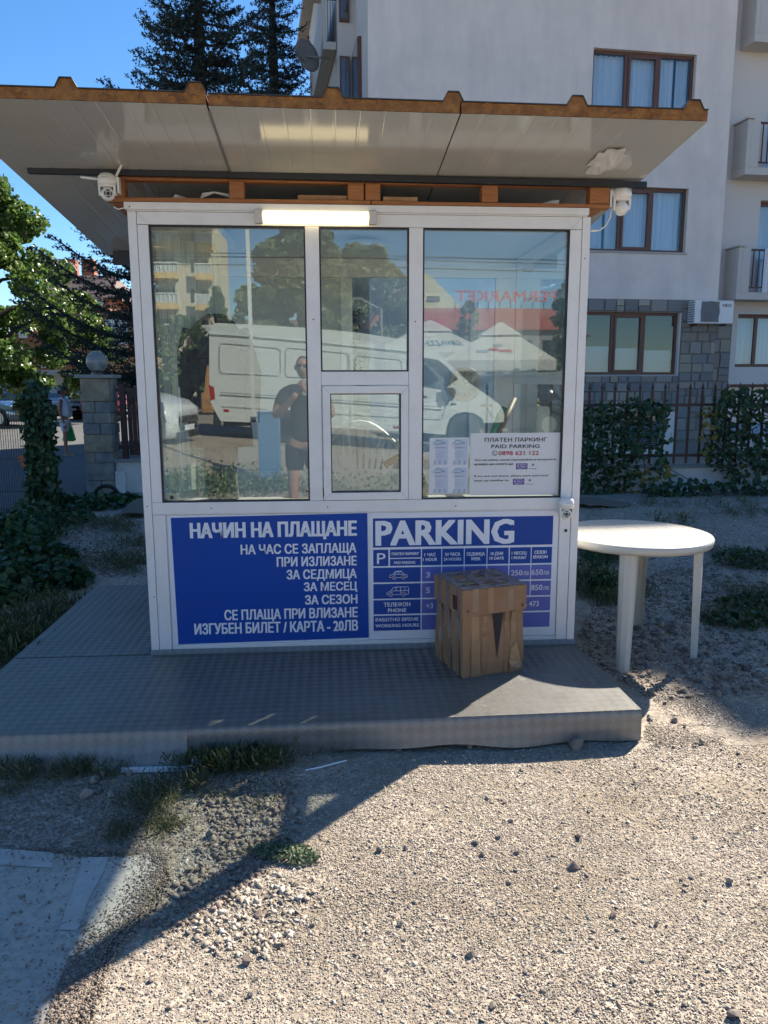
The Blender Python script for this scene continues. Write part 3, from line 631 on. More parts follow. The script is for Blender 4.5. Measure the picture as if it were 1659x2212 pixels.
CL = M('dark_cloth', (.022, .024, .032), .9, var=(.035, .036, .045), vs=8)
jk = thing('hanging_jacket', 'black jacket hanging inside behind the left pane', 'jacket', (.36, .28, 2.0))
b = MB(); prof = [(2.02, .045, .03), (1.98, .10, .05), (1.90, .15, .06), (1.70, .17, .07), (1.45, .165, .07), (1.28, .17, .075)]
vs = [];
for z, w, d in prof:
    for k in range(14):
        a = 2 * math.pi * k / 14; rip = 1 + .12 * math.sin(5 * a + z * 6); vs.append((.38 + w * math.cos(a) * rip, .30 + d * math.sin(a) * rip, z))
b.add(vs, [(i * 14 + k, i * 14 + (k + 1) % 14, (i + 1) * 14 + (k + 1) % 14, (i + 1) * 14 + k) for i in range(5) for k in range(14)]).build('body', CL, jk, smooth=True)
for sx in (-1, 1): MB().tube([(.38 + sx * .13, .29, 1.93), (.38 + sx * .2, .28, 1.70), (.38 + sx * .19, .26, 1.42)], [.055, .05, .042], 10).build('sleeve', CL, jk, smooth=True)
tr = thing('hanging_trousers', 'grey trousers hanging below the black jacket inside the kiosk', 'trousers', (.36, .28, 1.2))
TRM = M('grey_cloth', (.09, .10, .10), .9, var=(.06, .065, .07), vs=6)
for x in (.34, .43): MB().tube([(x, .3, 1.30), (x - .01, .3, 1.1), (x + .01, .3, .9), (x, .3, .75)], [.055, .05, .045, .04], 10).build('leg', TRM, tr, smooth=True)
ch = thing('wicker_chair', 'white chair with a fanned slat back inside behind the hatch', 'chair', (1.2, .6, .17))
CH = M('chair_plastic', (.55, .55, .52), .5)
for i in range(11):
    a = -1.0 + 2.0 * i / 10; x0 = 1.20 + .13 * a; x1 = 1.20 + .25 * a; MB().beam((x0, .62, .98 - .05), (x1, .72, 1.27 + .09 * math.cos(a * 1.3)), .026, .008, (0, 1, 0)).build('back_slat', CH, ch)
MB().tube([(.95 + .5 * i / 10, .72 + .0 * i, 1.22 + .17 * math.sin(math.pi * i / 10)) for i in range(11)], .018, 8).build('back_rim', CH, ch)
box('seat', CH, ch, .97, 1.43, .35, .78, .58, .61, .01)
for x in (1.0, 1.40):
    for y in (.38, .75): MB().beam((x, y, .17), (x, y, .58), .04).build('leg', CH, ch)
    MB().tube([(x, .36, .60), (x, .35, .80), (x, .5, .84), (x, .72, .86)], .018, 8).build('armrest', CH, ch)
bs = MB(); p = atY(865, 985, .3); q = atY(832, 1004, .25); bs.beam(p, q, .03, .03); tag(bs.build('wooden_batten', M('dark_stick', (.12, .08, .06), .6)), 'short grey brown batten poking out behind the service hatch pane', 'batten')
sk = thing('broom_stick', 'brown wooden tool handle leaning inside the right pane', 'handle', (2.1, .3, 1.2))
MB().tube([atY(1112, 862, .45), atY(1066, 960, .25)], .017, 10).build('shaft', bpy.data.materials['dark_stick'], sk, smooth=True)
b = MB(); p = atY(1083, 905, .42); b.tube([p + Vector((.02, 0, .07)), p + Vector((0, 0, .02)), p + Vector((-.03, 0, -.04)), p + Vector((-.06, 0, -.10))], [.018, .03, .024, .012], 8); tag(b.build('green_cloth', M('green_cloth', (.02, .22, .15), .9)), 'green cloth tied round the wooden tool handle', 'cloth')
ck = thing('wall_clock', 'round pale wall clock hanging inside behind the right pane', 'clock', (2.0, 1.3, 1.6))
p = atY(1003, 830, 1.40)
MB().lathe([(.075, 0), (.118, -.004), (.125, -.018), (.118, -.03), (.088, -.02), (.086, -.012)], 32, p, 'y').build('rim', M('clock_rim', (.45, .44, .40), .4), ck, smooth=True)
MB().lathe([(.087, -.011), (.001, -.0125)], 32, p, 'y').build('dial', M('clock_dial', (.5, .5, .47), .4), ck)
b = MB()
for k in range(12):
    a = k * math.pi / 6; v = Vector((math.sin(a), 0, math.cos(a))); b.beam(p + v * .066 + Vector((0, -.014, 0)), p + v * .08 + Vector((0, -.014, 0)), .004, .002)
b.build('hour_mark', INKK, ck)
MB().beam(p + Vector((0, -.016, 0)), p + Vector((.045, -.016, .02)), .006, .002).beam(p + Vector((0, -.016, 0)), p + Vector((-.02, -.016, .065)), .004, .002).build('hand', INKK, ck)
MB().beam(p + Vector((0, .0, 0)), p + Vector((0, .08, 0)), .02).build('bracket', PLASTK, ck)
b = MB().lathe([(.01, 0), (.12, .0), (.14, .02), (.10, .045)], 28, (1.22, .7, 2.44)); tag(b.build('ceiling_lamp', M('lamp_dish', (.6, .64, .68), .3), smooth=True), 'flat round lamp on the kiosk ceiling above the hatch', 'lamp')
box('counter', M('counter_grey', (.3, .3, .29), .6), kiosk, .05, 2.35, .07, .36, .955, .975, .003)
cc = thing('counter_clutter', 'small dark bowl standing on the counter beside the hatch', 'bowl', (.93, .2, .98))
MB().lathe([(.03, 0), (.06, .03), (.075, .06), (.07, .06), (.03, .01)], 20, (.935, .22, .976)).build('bowl', M('bowl_brown', (.10, .04, .03), .3), cc, smooth=True)
st = thing('bottle', 'dark bottle and cans corner item standing low in the right pane', 'bottle', (1.57, .2, .98)); st['label'] = 'dark squat bottle on the counter at the left of the flyers'
MB().lathe([(.03, 0), (.032, .09), (.012, .13), (.012, .16)], 16, (1.535, .16, .976)).build('glass_body', PLASTK, st, smooth=True)
b = MB(); sp_ = atY(370, 1075, .02); b.lathe([(.011, 0), (.011, -.001)], 16, (sp_.x, .028, sp_.z), 'y'); tag(b.build('round_sticker', PLASTK), 'tiny round dark sticker in the lower left pane corner', 'sticker')

# ------------------------------------------------------------------ security cameras
def dome_camera(label, loc, s, yaw, pitch, ants, head_down=0., bracket=(1, 0, 0), brand=True):
    t = thing('security_camera', label, 'camera', loc, 'white pan and tilt security cameras', local=True)
    MB().lathe([(.010, .085), (.036, .080), (.052, .062), (.055, .040), (.055, .022), (.052, .020), (.050, .012)], 28).build('cap', PLASTW, t, smooth=True)
    b = MB()
    for sx in (-1, 1):
        b.add([(sx * .050, -.024, .016), (sx * .050, .03, .016), (sx * .050, .026, -.035), (sx * .048, -.018, -.045), (sx * .038, -.024, .016), (sx * .038, .03, .016), (sx * .038, .026, -.035), (sx * .037, -.018, -.045)],
              [(0, 1, 2, 3), (4, 7, 6, 5), (0, 3, 7, 4), (1, 5, 6, 2), (2, 6, 7, 3), (0, 4, 5, 1)])
    b.lathe([(.05, .018), (.046, .005), (.02, 0)], 24, (0, .0, .0)); b.add([(.05 * math.cos(a), .05 * math.sin(a), z) for a in [math.pi * i / 10 for i in range(11)] for z in (.016, -.03)], [(2 * i, 2 * i + 2, 2 * i + 3, 2 * i + 1) for i in range(10)])
    b.build('yoke', PLASTW, t, smooth=False)
    hd = MB(); hd.lathe([(.001, .040), (.016, .037), (.030, .027), (.038, .010), (.040, 0), (.038, -.012), (.034, -.026), (.030, -.032)], 24, (0, 0, 0), 'y', True)
    mt_ = Matrix.Translation((0, -.004, -.034)) @ Matrix.Rotation(yaw, 4, 'Z') @ Matrix.Rotation(pitch, 4, 'X')
    hd.xf(mt_); head = hd.build('head', PLASTW, t, smooth=True)
    b = MB(); b.lathe([(.029, -.032), (.028, -.0335), (.001, -.0335)], 24, (0, 0, 0), 'y'); b.xf(mt_).build('face_plate', M('face_plate' + label[:3], (.6, .6, .58), .3), head)
    b = MB(); b.lathe([(.011, -.0338), (.010, -.038), (.006, -.037), (.001, -.0355)], 20, (0, 0, 0), 'y')
    for a0 in (-.5, 1.1, 2.7, 4.3):
        for k in range(5):
            a = a0 + k * .22; c0 = Vector((.019 * math.cos(a), -.0345, .019 * math.sin(a))); b.lathe([(.0040, -.0), (.0035, -.0012)], 8, c0, 'y')
    b.xf(mt_).build('lens', PLASTK, head)
    for (ax, ay, az, dx, dy, dz, ln) in ants:
        p = Vector((ax, ay, az)); d = Vector((dx, dy, dz)).normalized(); MB().tube([p, p + d * .02, p + d * ln], [.005, .0075, .0085], 10).build('antenna', PLASTW, t, smooth=True)
    bx = Vector(bracket); sd_ = bx.cross(Vector((0, 0, 1)))
    b = MB(); c0 = bx * .066; b.beam(c0 + Vector((0, 0, -.03)), c0 + Vector((0, 0, .06)), .05 if abs(bx.x) < .5 else .05, .012, bx) ; b.beam(bx * .03 + Vector((0, 0, .045)), c0 + Vector((0, 0, .045)), .035, .03)
    b.build('wall_bracket', PLASTW, t, bevel=.003)
    if brand:
        b = MB(); [b.add([(-.02 + i * .006, -.0555, .048), (-.016 + i * .006, -.0555, .048), (-.016 + i * .006, -.0553, .053), (-.02 + i * .006, -.0553, .053)], [(0, 1, 2, 3)]) for i in range(7)]
        b.build('brand_print', GREY, t)
    place(t, loc, 0, s); return t
c1 = atY(234, 408, -.06)
dome_camera('white pan and tilt camera with two antennas at the left end of the roof timbers', (c1.x, -.07, c1.z), 0.84, .30, .05, [(-.045, 0, .05, -1, .1, .12, .11), (.045, 0, .055, .55, -.1, .95, .15)])
c2 = atY(1343, 436, .02)
dome_camera('white camera seen from behind at the right end of the roof timbers', (c2.x, .03, c2.z), .95, 2.4, -.1, [(-.02, .02, .075, .95, .1, .28, .12), ], bracket=(-1, 0, 0), brand=False)
c3 = atY(1223, 1100, -.05)
dome_camera('white camera on the kiosk sill rail beside the price board corner', (c3.x, -.05, c3.z + .002), .78, -.2, -.05, [], bracket=(0, 1, 0))
b = MB(); w0 = atY(1316, 425, .03); pts = [atY(*q, .03) for q in ((1322, 445), (1318, 470), (1308, 488), (1296, 497), (1284, 499), (1276, 498))]; b.tube(pts, .004, 6); b.tube([atY(1290, 498, .03), atY(1276, 498.5, .03)], .007, 8)
tag(b.build('camera_lead', PLASTW), 'white lead curling from the right roof camera to the kiosk post', 'cable')
b = MB(); b.tube([atY(*q, -.03) for q in ((246, 447), (255, 452), (264, 450), (272, 448))], .003, 6); tag(b.build('camera_lead', PLASTW), 'short white lead from the left roof camera to the top cap', 'cable')
b = MB(); b.lathe([(.009, 0), (.009, -.002)], 12, (2.328, .0005, .815), 'y'); b.build('cable_hole', SEAL, kiosk)

# ------------------------------------------------------------------ cardboard box
CARD = M('cardboard', (.34, .195, .105), .85, var=(.265, .145, .075), vs=6, bump=.15, bs=40, dirt=(.22, .12, .06), ds=4, dfac=.4)
TAPE = M('brown_tape', (.275, .155, .085), .18, var=(.245, .135, .07), vs=10, bump=.5, bs=22, coat=.3)
TAPE2 = M('clear_tape', (.325, .195, .10), .16, var=(.285, .17, .085), vs=7, bump=.6, bs=18, coat=.3)
TAPE3 = M('grey_tape', (.255, .165, .105), .18, var=(.225, .145, .09), vs=9, bump=.6, bs=20, coat=.2)
bx = thing('cardboard_box', 'taped brown cardboard box with a lid standing on the platform before the price board', 'box', (0, 0, 0), local=True)
S, H = .345, .465
def wob(x, y, z, a=.004): return (x + a * math.sin(17 * z + 9 * y), y + a * math.sin(15 * z + 11 * x), z)
b = MB(); n = 6; ringp = []
for k in range(4):
    for i in range(n):
        t = i / n; c0 = [(0, 0), (S, 0), (S, S), (0, S)][k]; c1_ = [(S, 0), (S, S), (0, S), (0, 0)][k]; ringp.append((c0[0] + (c1_[0] - c0[0]) * t, c0[1] + (c1_[1] - c0[1]) * t))
m_ = len(ringp); vs = []
for j in range(7):
    z = H * .97 * j / 6
    for (x, y) in ringp: vs.append(wob(x, y, z, .0035) if j else (x * .985 + .003, y * .985 + .003, 0))
b.add(vs, [(j * m_ + i, j * m_ + (i + 1) % m_, (j + 1) * m_ + (i + 1) % m_, (j + 1) * m_ + i) for j in range(6) for i in range(m_)] + [tuple(range(m_ - 1, -1, -1))]).build('carton', CARD, bx)
e = .010; b = MB(); lid = [(-e, -e), (S + e, -e), (S + e, S + e), (-e, S + e)]
zs = [(.335, .330, .34, .345)]; vs = []
for i, (x, y) in enumerate(lid): vs += [(x, y, (.325, .335, .34, .335)[i])]
for i, (x, y) in enumerate(lid): vs += [(x, y, H)]
b.add(vs, [(0, 1, 5, 4), (1, 2, 6, 5), (2, 3, 7, 6), (3, 0, 4, 7), (4, 5, 6, 7)]).build('lid', CARD, bx, bevel=.006)
def tape(face, u0, u1, w0, w1, z0, z1, m, o=.0022, seg=6, wv=.004, nm='tape_strip'):
    """strip on the front ('f', u = x) or left ('l', u = y from the front) face"""
    b = MB(); vs = []
    out = e if z0 > .32 else .0
    for j in range(seg + 1):
        t = j / seg; z = z0 + (z1 - z0) * t; c0 = u0 + (u1 - u0) * t; w = (w0 + (w1 - w0) * t) / 2; dd = (e if z > .325 else .0025) + o * .35 + wv * .12 * math.sin(9 * t + u0 * 40)
        for sgn in (-1, 1):
            u = c0 + sgn * w + .002 * math.sin(14 * t + sgn)
            vs.append((u, -dd, z) if face == 'f' else (-dd, u, z))
    b.add(vs, [(2 * i, 2 * i + 1, 2 * i + 3, 2 * i + 2) for i in range(seg)]).build(nm, m, bx)
tape('f', .075, .065, .055, .04, .0, .325, TAPE2, .003); tape('f', .060, .060, .036, .036, .32, H + .002, TAPE3, .004)
tape('f', .118, .122, .03, .03, .0, .32, TAPE, .002); tape('f', .150, .146, .032, .032, .335, H + .001, TAPE, .003)
tape('f', .245, .240, .022, .016, .0, .33, TAPE, .002); tape('f', .285, .285, .035, .03, .0, .33, TAPE2, .004); tape('f', .262, .262, .034, .034, .345, H - .015, TAPE3, .003)
tape('l', .05, .06, .04, .035, .0, .33, TAPE3); tape('l', .045, .045, .05, .05, .335, H, TAPE); tape('l', .15, .17, .04, .04, .0, .33, TAPE3); tape('l', .17, .17, .045, .045, .335, H, TAPE3); tape('l', .27, .28, .05, .05, .0, .34, TAPE2); tape('l', .28, .28, .05, .05, .34, H, TAPE)
b = MB()    # strips over the lid
for (x0, x1, y0, y1) in ((-.008, S + .008, -.008, .05), (-.008, S + .008, .27, S + .008), (-.008, .045, .05, .27), (.29, S + .008, .05, .27)):
    b.box(x0, x1, y0, y1, H + .0012, H + .0022)
b.build('tape_strip', TAPE3, bx)
b = MB(); b.box(.12, .165, .05, .27, H + .0012, H + .003).box(.05, .29, .135, .18, H + .0016, H + .0035).box(.22, .26, .05, .27, H + .0012, H + .003); b.build('tape_strip', TAPE, bx)
b = MB(); R0 = random.Random(5)
for i in range(9):
    x = R0.uniform(0, .28); y = R0.uniform(0, .3); b.add([(x, y, H + .003), (x + R0.uniform(.03, .07), y + .006, H + .012), (x + .05, y + R0.uniform(.015, .03), H + .006), (x + .01, y + .02, H + .003)], [(0, 1, 2, 3)])
b.build('wrinkled_tape', TAPE3, bx)
b = MB(); b.add([(.160, -.0052, .335), (.226, -.0052, .342), (.192, -.0052, .085)], [(0, 2, 1)]).build('torn_gap', M('box_inside', (.022, .022, .022), .8), bx)
b = MB(); b.add([(.275, -.006, .13), (.30, -.012, .17), (.318, -.03, .07), (.325, -.028, .04), (.30, -.04, .03), (.27, -.016, .035), (.262, -.008, .06)], [(0, 1, 2, 6), (6, 2, 3, 4, 5)]).build('loose_tape', TAPE2, bx)
b = MB()
for (x, z) in ((.012, .348), (.322, .352)):
    for k in range(2): b.add([(x + k * .007, -.0125, z), (x + .004 + k * .007, -.0125, z - .001), (x + .008 + k * .007, -.0125, z + .014), (x + .004 + k * .007, -.0125, z + .014)], [(0, 1, 2, 3)])
b.build('printed_mark', INKK, bx)
b = MB()
for k in range(5): b.beam((-.0135, .05 + k * .011, .345), (-.0135, .052 + k * .011, .42), .004, .001, (0, 1, 0))
b.build('printed_mark', M('brown_ink', (.07, .04, .035), .6), bx)
place(bx, (1.664, -.490, PT + .003), math.atan2(.092, .334))

# ------------------------------------------------------------------ round garden table
PLT = M('garden_plastic', (.54, .515, .45), .35, dirt=(.43, .40, .34), ds=6, dfac=.25, coat=.1)
TC = Vector((2.868, .345)); TH = .728; TR = .455
tb = thing('garden_table', 'round white plastic garden table standing beside the kiosk', 'table', (TC.x, TC.y, 0))
top = MB().lathe([(.02, TH - .012), (TR - .03, TH - .012), (TR - .012, TH - .048), (TR - .004, TH - .050), (TR + .001, TH - .03), (TR + .003, TH - .012), (TR - .004, TH - .003), (TR - .014, TH), (TR - .022, TH - .0035), (TR - .03, TH - .004), (.001, TH - .004)], 72, (TC.x, TC.y, 0)).build('table_top', PLT, tb, smooth=True)
pm = M('tabletop_groove', (.33, .31, .26), .5); b = MB()
for i in range(-4, 5):
    y = i * .095; hw = math.sqrt(max(0, .41 ** 2 - y * y)); 
    if hw > .05: b.box(TC.x - hw, TC.x + hw, TC.y + y - .0016, TC.y + y + .0016, TH - .0042, TH - .0034)
    for j in range(-3, 4):
        x = (j + (.5 if i % 2 else 0)) * .19
        if abs(x) < math.sqrt(max(0, .40 ** 2 - (y + .047) ** 2)) and y + .095 < .40: b.box(TC.x + x - .001, TC.x + x + .001, TC.y + y, TC.y + y + .095, TH - .0042, TH - .0034)
b.xf(Matrix.Translation((TC.x, TC.y, 0)) @ Matrix.Rotation(.12, 4, 'Z') @ Matrix.Translation((-TC.x, -TC.y, 0))).build('moulded_groove', pm, top)
for (x, y) in ((2.672, -.060), (3.185, .115), (3.065, .70), (2.53, .56)):
    d = Vector((x - TC.x, y - TC.y, 0)).normalized(); s_ = Vector((-d.y, d.x, 0)); p = Vector((x, y, gz(x, y) - .004)); a = Vector((TC.x, TC.y, 0)) + d * (TR - .075)
    sec = [s_ * -.055 + d * -.02, s_ * -.045 + d * .008, s_ * -.02 + d * .022, s_ * .02 + d * .022, s_ * .045 + d * .008, s_ * .055 + d * -.02, s_ * .05 + d * -.02, s_ * .041 + d * .004, s_ * .018 + d * .016, s_ * -.018 + d * .016, s_ * -.041 + d * .004, s_ * -.05 + d * -.02]
    n = len(sec); vs = [p + q * .72 for q in sec] + [Vector((a.x, a.y, TH - .013)) + q for q in sec]
    MB().add(vs, [(i, (i + 1) % n, (i + 1) % n + n, i + n) for i in range(n)] + [(5, 4, 3, 2, 1, 0, 11, 10, 9, 8, 7, 6)]).build('leg', PLT, tb)

# ------------------------------------------------------------------ things lying about
CARDG = M('flattened_card', (.15, .115, .08), .9, var=(.14, .115, .09), vs=5, bump=.2, bs=30)
def warped(name, c, w, d, rz_, arch, m, label, cat, th=.006, tilt=0):
    b = MB(); n = 8; vs = []
    for k in (0, 1):
        for i in range(n + 1):
            for j in range(n + 1):
                u = i / n - .5; v = j / n - .5; vs.append((u * w, v * d, arch * (1 - 4 * u * u) * (.6 + .4 * math.sin(3 * v)) + .02 * math.sin(6 * u + 5 * v) + th * k + tilt * v))
    q = (n + 1) ** 2; fs = []
    for i in range(n):
        for j in range(n):
            a = i * (n + 1) + j; fs += [(a, a + n + 1, a + n + 2, a + 1)[::-1], (q + a, q + a + n + 1, q + a + n + 2, q + a + 1)]
    for i in range(n):
        for (a, c_) in ((i * (n + 1), (i + 1) * (n + 1)), (i * (n + 1) + n, (i + 1) * (n + 1) + n), (i, i + 1), (n * (n + 1) + i, n * (n + 1) + i + 1)): fs.append((a, c_, c_ + q, a + q))
    o = b.add(vs, fs).build(name, m); o.location = c; o.rotation_euler = (0, 0, rz_); return tag(o, label, cat)
p = atZ(278, 1112, 0); warped('bent_cardboard', (p.x + .2, p.y, .03), .6, .45, .15, .13, CARDG, 'bent grey brown cardboard sheet arched on the ground behind the left walkway', 'cardboard')
p = atZ(1296, 1092, 0); warped('flat_cardboard', (p.x, p.y, .03), .62, .55, .2, .03, CARDG, 'topmost folded cardboard sheet on the pile right of the kiosk', 'cardboard')
warped('flat_cardboard', (p.x - .12, p.y + .08, .008), .8, .6, -.2, .02, CARDG, 'larger flattened cardboard at the bottom of the pile right of the kiosk', 'cardboard')
RB = M('hose_grey', (.13, .135, .13), .7)
b = MB(); p = atZ(1256, 1300, 0)
for k in range(12): b.lathe([(.055, k * .022), (.075, k * .022 + .004), (.075, k * .022 + .016), (.055, k * .022 + .020)], 20, (2.53, .62, .06))
tag(b.build('ribbed_roll', RB, smooth=True), 'grey ribbed roll standing behind the right kiosk post', 'roll')
tag(box('timber_block', WOOD2, None, 2.47, 2.51, .5, .54, .0, .17, .002), 'short upright timber block at the foot of the right kiosk post', 'block')
b = MB(); tpts = [(.17 * math.cos(a), 0, .17 * math.sin(a)) for a in [math.pi * 2 * i / 28 for i in range(29)]]; p = atZ(222, 1090, 0); b.tube([(p.x + x, p.y + .2, .06 + z) for x, y, z in tpts], .028, 8, False)
tag(b.build('old_tyre', RUBBER, smooth=True), 'old black bicycle tyre half sunk in weeds at the pillar foot', 'tyre')
b = MB(); b.tube([atZ(*q, .015) for q in ((660, 1664), (690, 1658), (720, 1650), (748, 1643))], .004, 5); tag(b.build('white_strip', SIGNW), 'thin white plastic strip lying on the gravel by the platform', 'strip')
b = MB(); p0 = atZ(415, 1660, .01); b.beam(p0, p0 + Vector((-.3, .01, .0)), .012, .02); b.box(p0.x, p0.x + .03, p0.y - .01, p0.y + .03, 0, .05); tag(b.build('white_lath', SIGNW), 'white plastic lath under the skirt seam of the platform', 'lath')
tag(box('brick_piece', M('red_brick', (.30, .10, .05), .8, bump=.4), None, .415, .56, -.95, -.90, .0, .055, .004), 'red brick piece propping the platform right of its skirt seam', 'brick')
b = MB(); b.tube([atZ(238, 1686, .012), atZ(249, 1684.5, .014)], .002, 5); tag(b.build('drinking_straw', M('straw_yellow', (.6, .45, .02), .5)), 'yellow straw end lying in the shaded dirt at lower left', 'straw')

# ------------------------------------------------------------------ apartment building on the right
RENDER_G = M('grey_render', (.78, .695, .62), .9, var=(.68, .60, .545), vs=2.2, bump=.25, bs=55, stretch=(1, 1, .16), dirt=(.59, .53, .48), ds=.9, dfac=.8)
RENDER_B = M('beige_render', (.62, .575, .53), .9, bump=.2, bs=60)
WFR = M('window_brown', (.13, .055, .035), .45)
CURTW = M('net_curtain', (.85, .85, .86), .9, var=(.62, .67, .74), vs=2.2, stretch=(14, 1, .25))
ROOMD = M('dark_room', (.03, .032, .035), .9)
STONE = [M('cladding_%d' % i, c, .85, var=tuple(x * .75 for x in c), vs=6, bump=.5, bs=14) for i, c in enumerate([(.32, .30, .27), (.25, .245, .235), (.36, .325, .25), (.29, .25, .21), (.21, .205, .20), (.42, .38, .31)])]
GROUT = M('grout', (.20, .19, .17), .95)
bd = thing('apartment_building', 'grey rendered apartment block with stone clad ground floor behind the right fence', 'building', (0, 12.0, 0), local=True)
TB = math.radians(5.4)
HB = 12.38
b = MB(); wn = [(6.50, 8.84, 1.77, 3.12), (6.56, 8.86, 4.39, 5.72), (6.56, 8.86, 7.00, 8.38), (6.56, 8.86, 9.65, 11.0)]
us = [1.88, 6.5, 8.86, 9.72]
def wall_with_holes(b, x0, x1, z0, z1, holes, y, d=.2):
    xs = sorted({x0, x1, *[h[0] for h in holes], *[h[1] for h in holes]}); zs = sorted({z0, z1, *[h[2] for h in holes], *[h[3] for h in holes]})
    for i in range(len(xs) - 1):
        for j in range(len(zs) - 1):
            cx, cz = (xs[i] + xs[i + 1]) / 2, (zs[j] + zs[j + 1]) / 2
            if any(h[0] < cx < h[1] and h[2] < cz < h[3] for h in holes): continue
            b.quad((xs[i], y, zs[j]), (xs[i + 1], y, zs[j]), (xs[i + 1], y, zs[j + 1]), (xs[i], y, zs[j + 1]))
    for (a, c, e_, f_) in holes:
        b.quad((a, y, e_), (a, y + d, e_), (a, y + d, f_), (a, y, f_)); b.quad((c, y, e_), (c, y, f_), (c, y + d, f_), (c, y + d, e_))
        b.quad((a, y, f_), (a, y + d, f_), (c, y + d, f_), (c, y, f_)); b.quad((a, y, e_), (c, y, e_), (c, y + d, e_), (a, y + d, e_))
wall_with_holes(b, 1.88, 9.72, 0, HB, wn + [(7.6, 8.6, .1, .95)], 0)
b.quad((1.88, 0, 0), (1.88, 0, HB), (1.88, 2.0, HB), (1.88, 2.0, 0))
b.quad((9.72, 0, 0), (9.72, .45, 0), (9.72, .45, HB), (9.72, 0, HB))
b.build('wall', RENDER_G, bd)
UL = atY(699, 100, 14.2).x + .2; UW = UL + .30
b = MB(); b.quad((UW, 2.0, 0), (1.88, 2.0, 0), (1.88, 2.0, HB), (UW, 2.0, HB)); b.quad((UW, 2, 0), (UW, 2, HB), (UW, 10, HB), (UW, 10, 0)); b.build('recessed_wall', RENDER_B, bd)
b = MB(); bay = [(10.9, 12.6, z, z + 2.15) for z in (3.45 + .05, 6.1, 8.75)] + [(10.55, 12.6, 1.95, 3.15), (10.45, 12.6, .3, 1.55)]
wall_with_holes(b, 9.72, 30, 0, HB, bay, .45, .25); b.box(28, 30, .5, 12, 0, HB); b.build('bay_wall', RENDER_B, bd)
for h in bay:
    f = ring('bay_window', WFR, bd, h[0] + .002, h[1] - .002, h[2] + .002, h[3] - .002, .07, .62, .68, 0); box('mullion', WFR, f, h[0] + .55, h[0] + .63, .625, .675, h[2] + .07, h[3] - .07)
    box('pane', HGLASS, f, h[0] + .07, h[1] - .07, .65, .655, h[2] + .07, h[3] - .07); box('curtain', CURTW, f, h[0] + .07, h[1] - .07, .78, .785, h[2] + .07, h[3] - .07)
b = MB(); b.box(1.2, 30.3, -1.15, 12, HB, HB + .22); b.box(14.35, 30.3, -1.95, -1.15, HB, HB + .22); b.build('shadow_eaves', M('shadow_eaves', (.35, .33, .3), .8), bd)  # unseen; overhang and step shaped so the shadow edge falls by the table
box('back_mass', ROOMD, bd, 2.2, 27, .95, 11.5, 0, HB - .05)
for wi, (x0, x1, z0, z1) in enumerate(wn):
    f = ring('window', WFR, bd, x0 + .004, x1 - .004, z0 + .004, z1 - .004, .055, .10, .17, 0)
    w3 = (x1 - x0 - .11) / 3
    for k in (1, 2): box('mullion', WFR, f, x0 + .055 + w3 * k - .035, x0 + .055 + w3 * k + .035, .105, .165, z0 + .058, z1 - .058)
    sg2 = ring('sash', WFR, f, x0 + .055 + w3 + .037, x0 + .055 + 2 * w3 - .037, z0 + .06, z1 - .06, .05, .085, .15, 0)
    for k in range(3): box('pane', HGLASS, f, x0 + .058 + w3 * k, x0 + .05 + w3 * (k + 1), .13, .134, z0 + .058, z1 - .058)
    for k in range(3):
        if wi == 0:
            box('reflection_sheet', M('blind_%d' % k, (.50, .49, .46), .8), f, x0 + .062 + w3 * k, x0 + .046 + w3 * (k + 1), .20, .205, z0 + .05, z0 + .62 - .04 * k); continue  # added grey sheet: the lower panes' reflected wall and cars put into colour
        for (a, c) in (((0, .55), (.62, 1)) if (k + wi) % 3 == 1 else ((0, 1),)):
            xa = x0 + .058 + w3 * (k + a); xb = x0 + .05 + w3 * (k + c); bb = MB(); nn = 18
            bb.add([(xa + (xb - xa) * i / nn, .24 + .022 * math.sin(i * 2.1) + .01 * math.sin(i * .7), z) for i in range(nn + 1) for z in (z0 + .05, z1 - .05)], [(2 * i, 2 * i + 2, 2 * i + 3, 2 * i + 1) for i in range(nn)])
            bb.build('curtain', CURTW, f, smooth=True)
    box('sill', M('sill_%d' % wi, (.38, .37, .36), .6), f, x0 - .03, x1 + .03, -.03, .10, z0 - .035, z0 + .002)
box('cellar_window', HGLASS, bd, 7.62, 8.58, .12, .13, .12, .93)
b = MB(); [b.box(7.62, 8.58, .14, .17, .14 + k * .045, .16 + k * .045) for k in range(17)]; b.build('shutter_slat', M('shutter', (.30, .32, .33), .5), bd)
# natural stone cladding, piece by piece
box('grout_bed', GROUT, bd, 5.2, 6.49, -.012, -.002, .0, 3.395); box('grout_bed', GROUT, bd, 8.87, 9.72, -.012, -.002, .0, 3.395); box('grout_bed', GROUT, bd, 6.49, 8.87, -.012, -.002, 3.125, 3.395); box('grout_bed', GROUT, bd, 6.49, 8.87, -.012, -.002, .96, 1.765); box('grout_bed', GROUT, bd, 9.74, 10.4, .435, .448, 0, 3.395)
R1 = random.Random(12); shapes = []
for k in range(4):
    me = bpy.data.meshes.new('cladding_stone'); r_ = lambda: R1.uniform(-.03, .03)
    q = [(-.5 + abs(r_()), 0, -.5 + abs(r_())), (.5 - abs(r_()), 0, -.5 + abs(r_())), (.5 - abs(r_()), 0, .5 - abs(r_())), (-.5 + abs(r_()), 0, .5 - abs(r_()))]
    vs = [(x, 0, z) for x, _, z in q] + [(x * .93, -1, z * .92) for x, _, z in q]
    me.from_pydata(vs, [], [(4, 5, 6, 7), (0, 1, 5, 4), (1, 2, 6, 5), (2, 3, 7, 6), (3, 0, 4, 7)]); shapes.append(me)
bym = {}
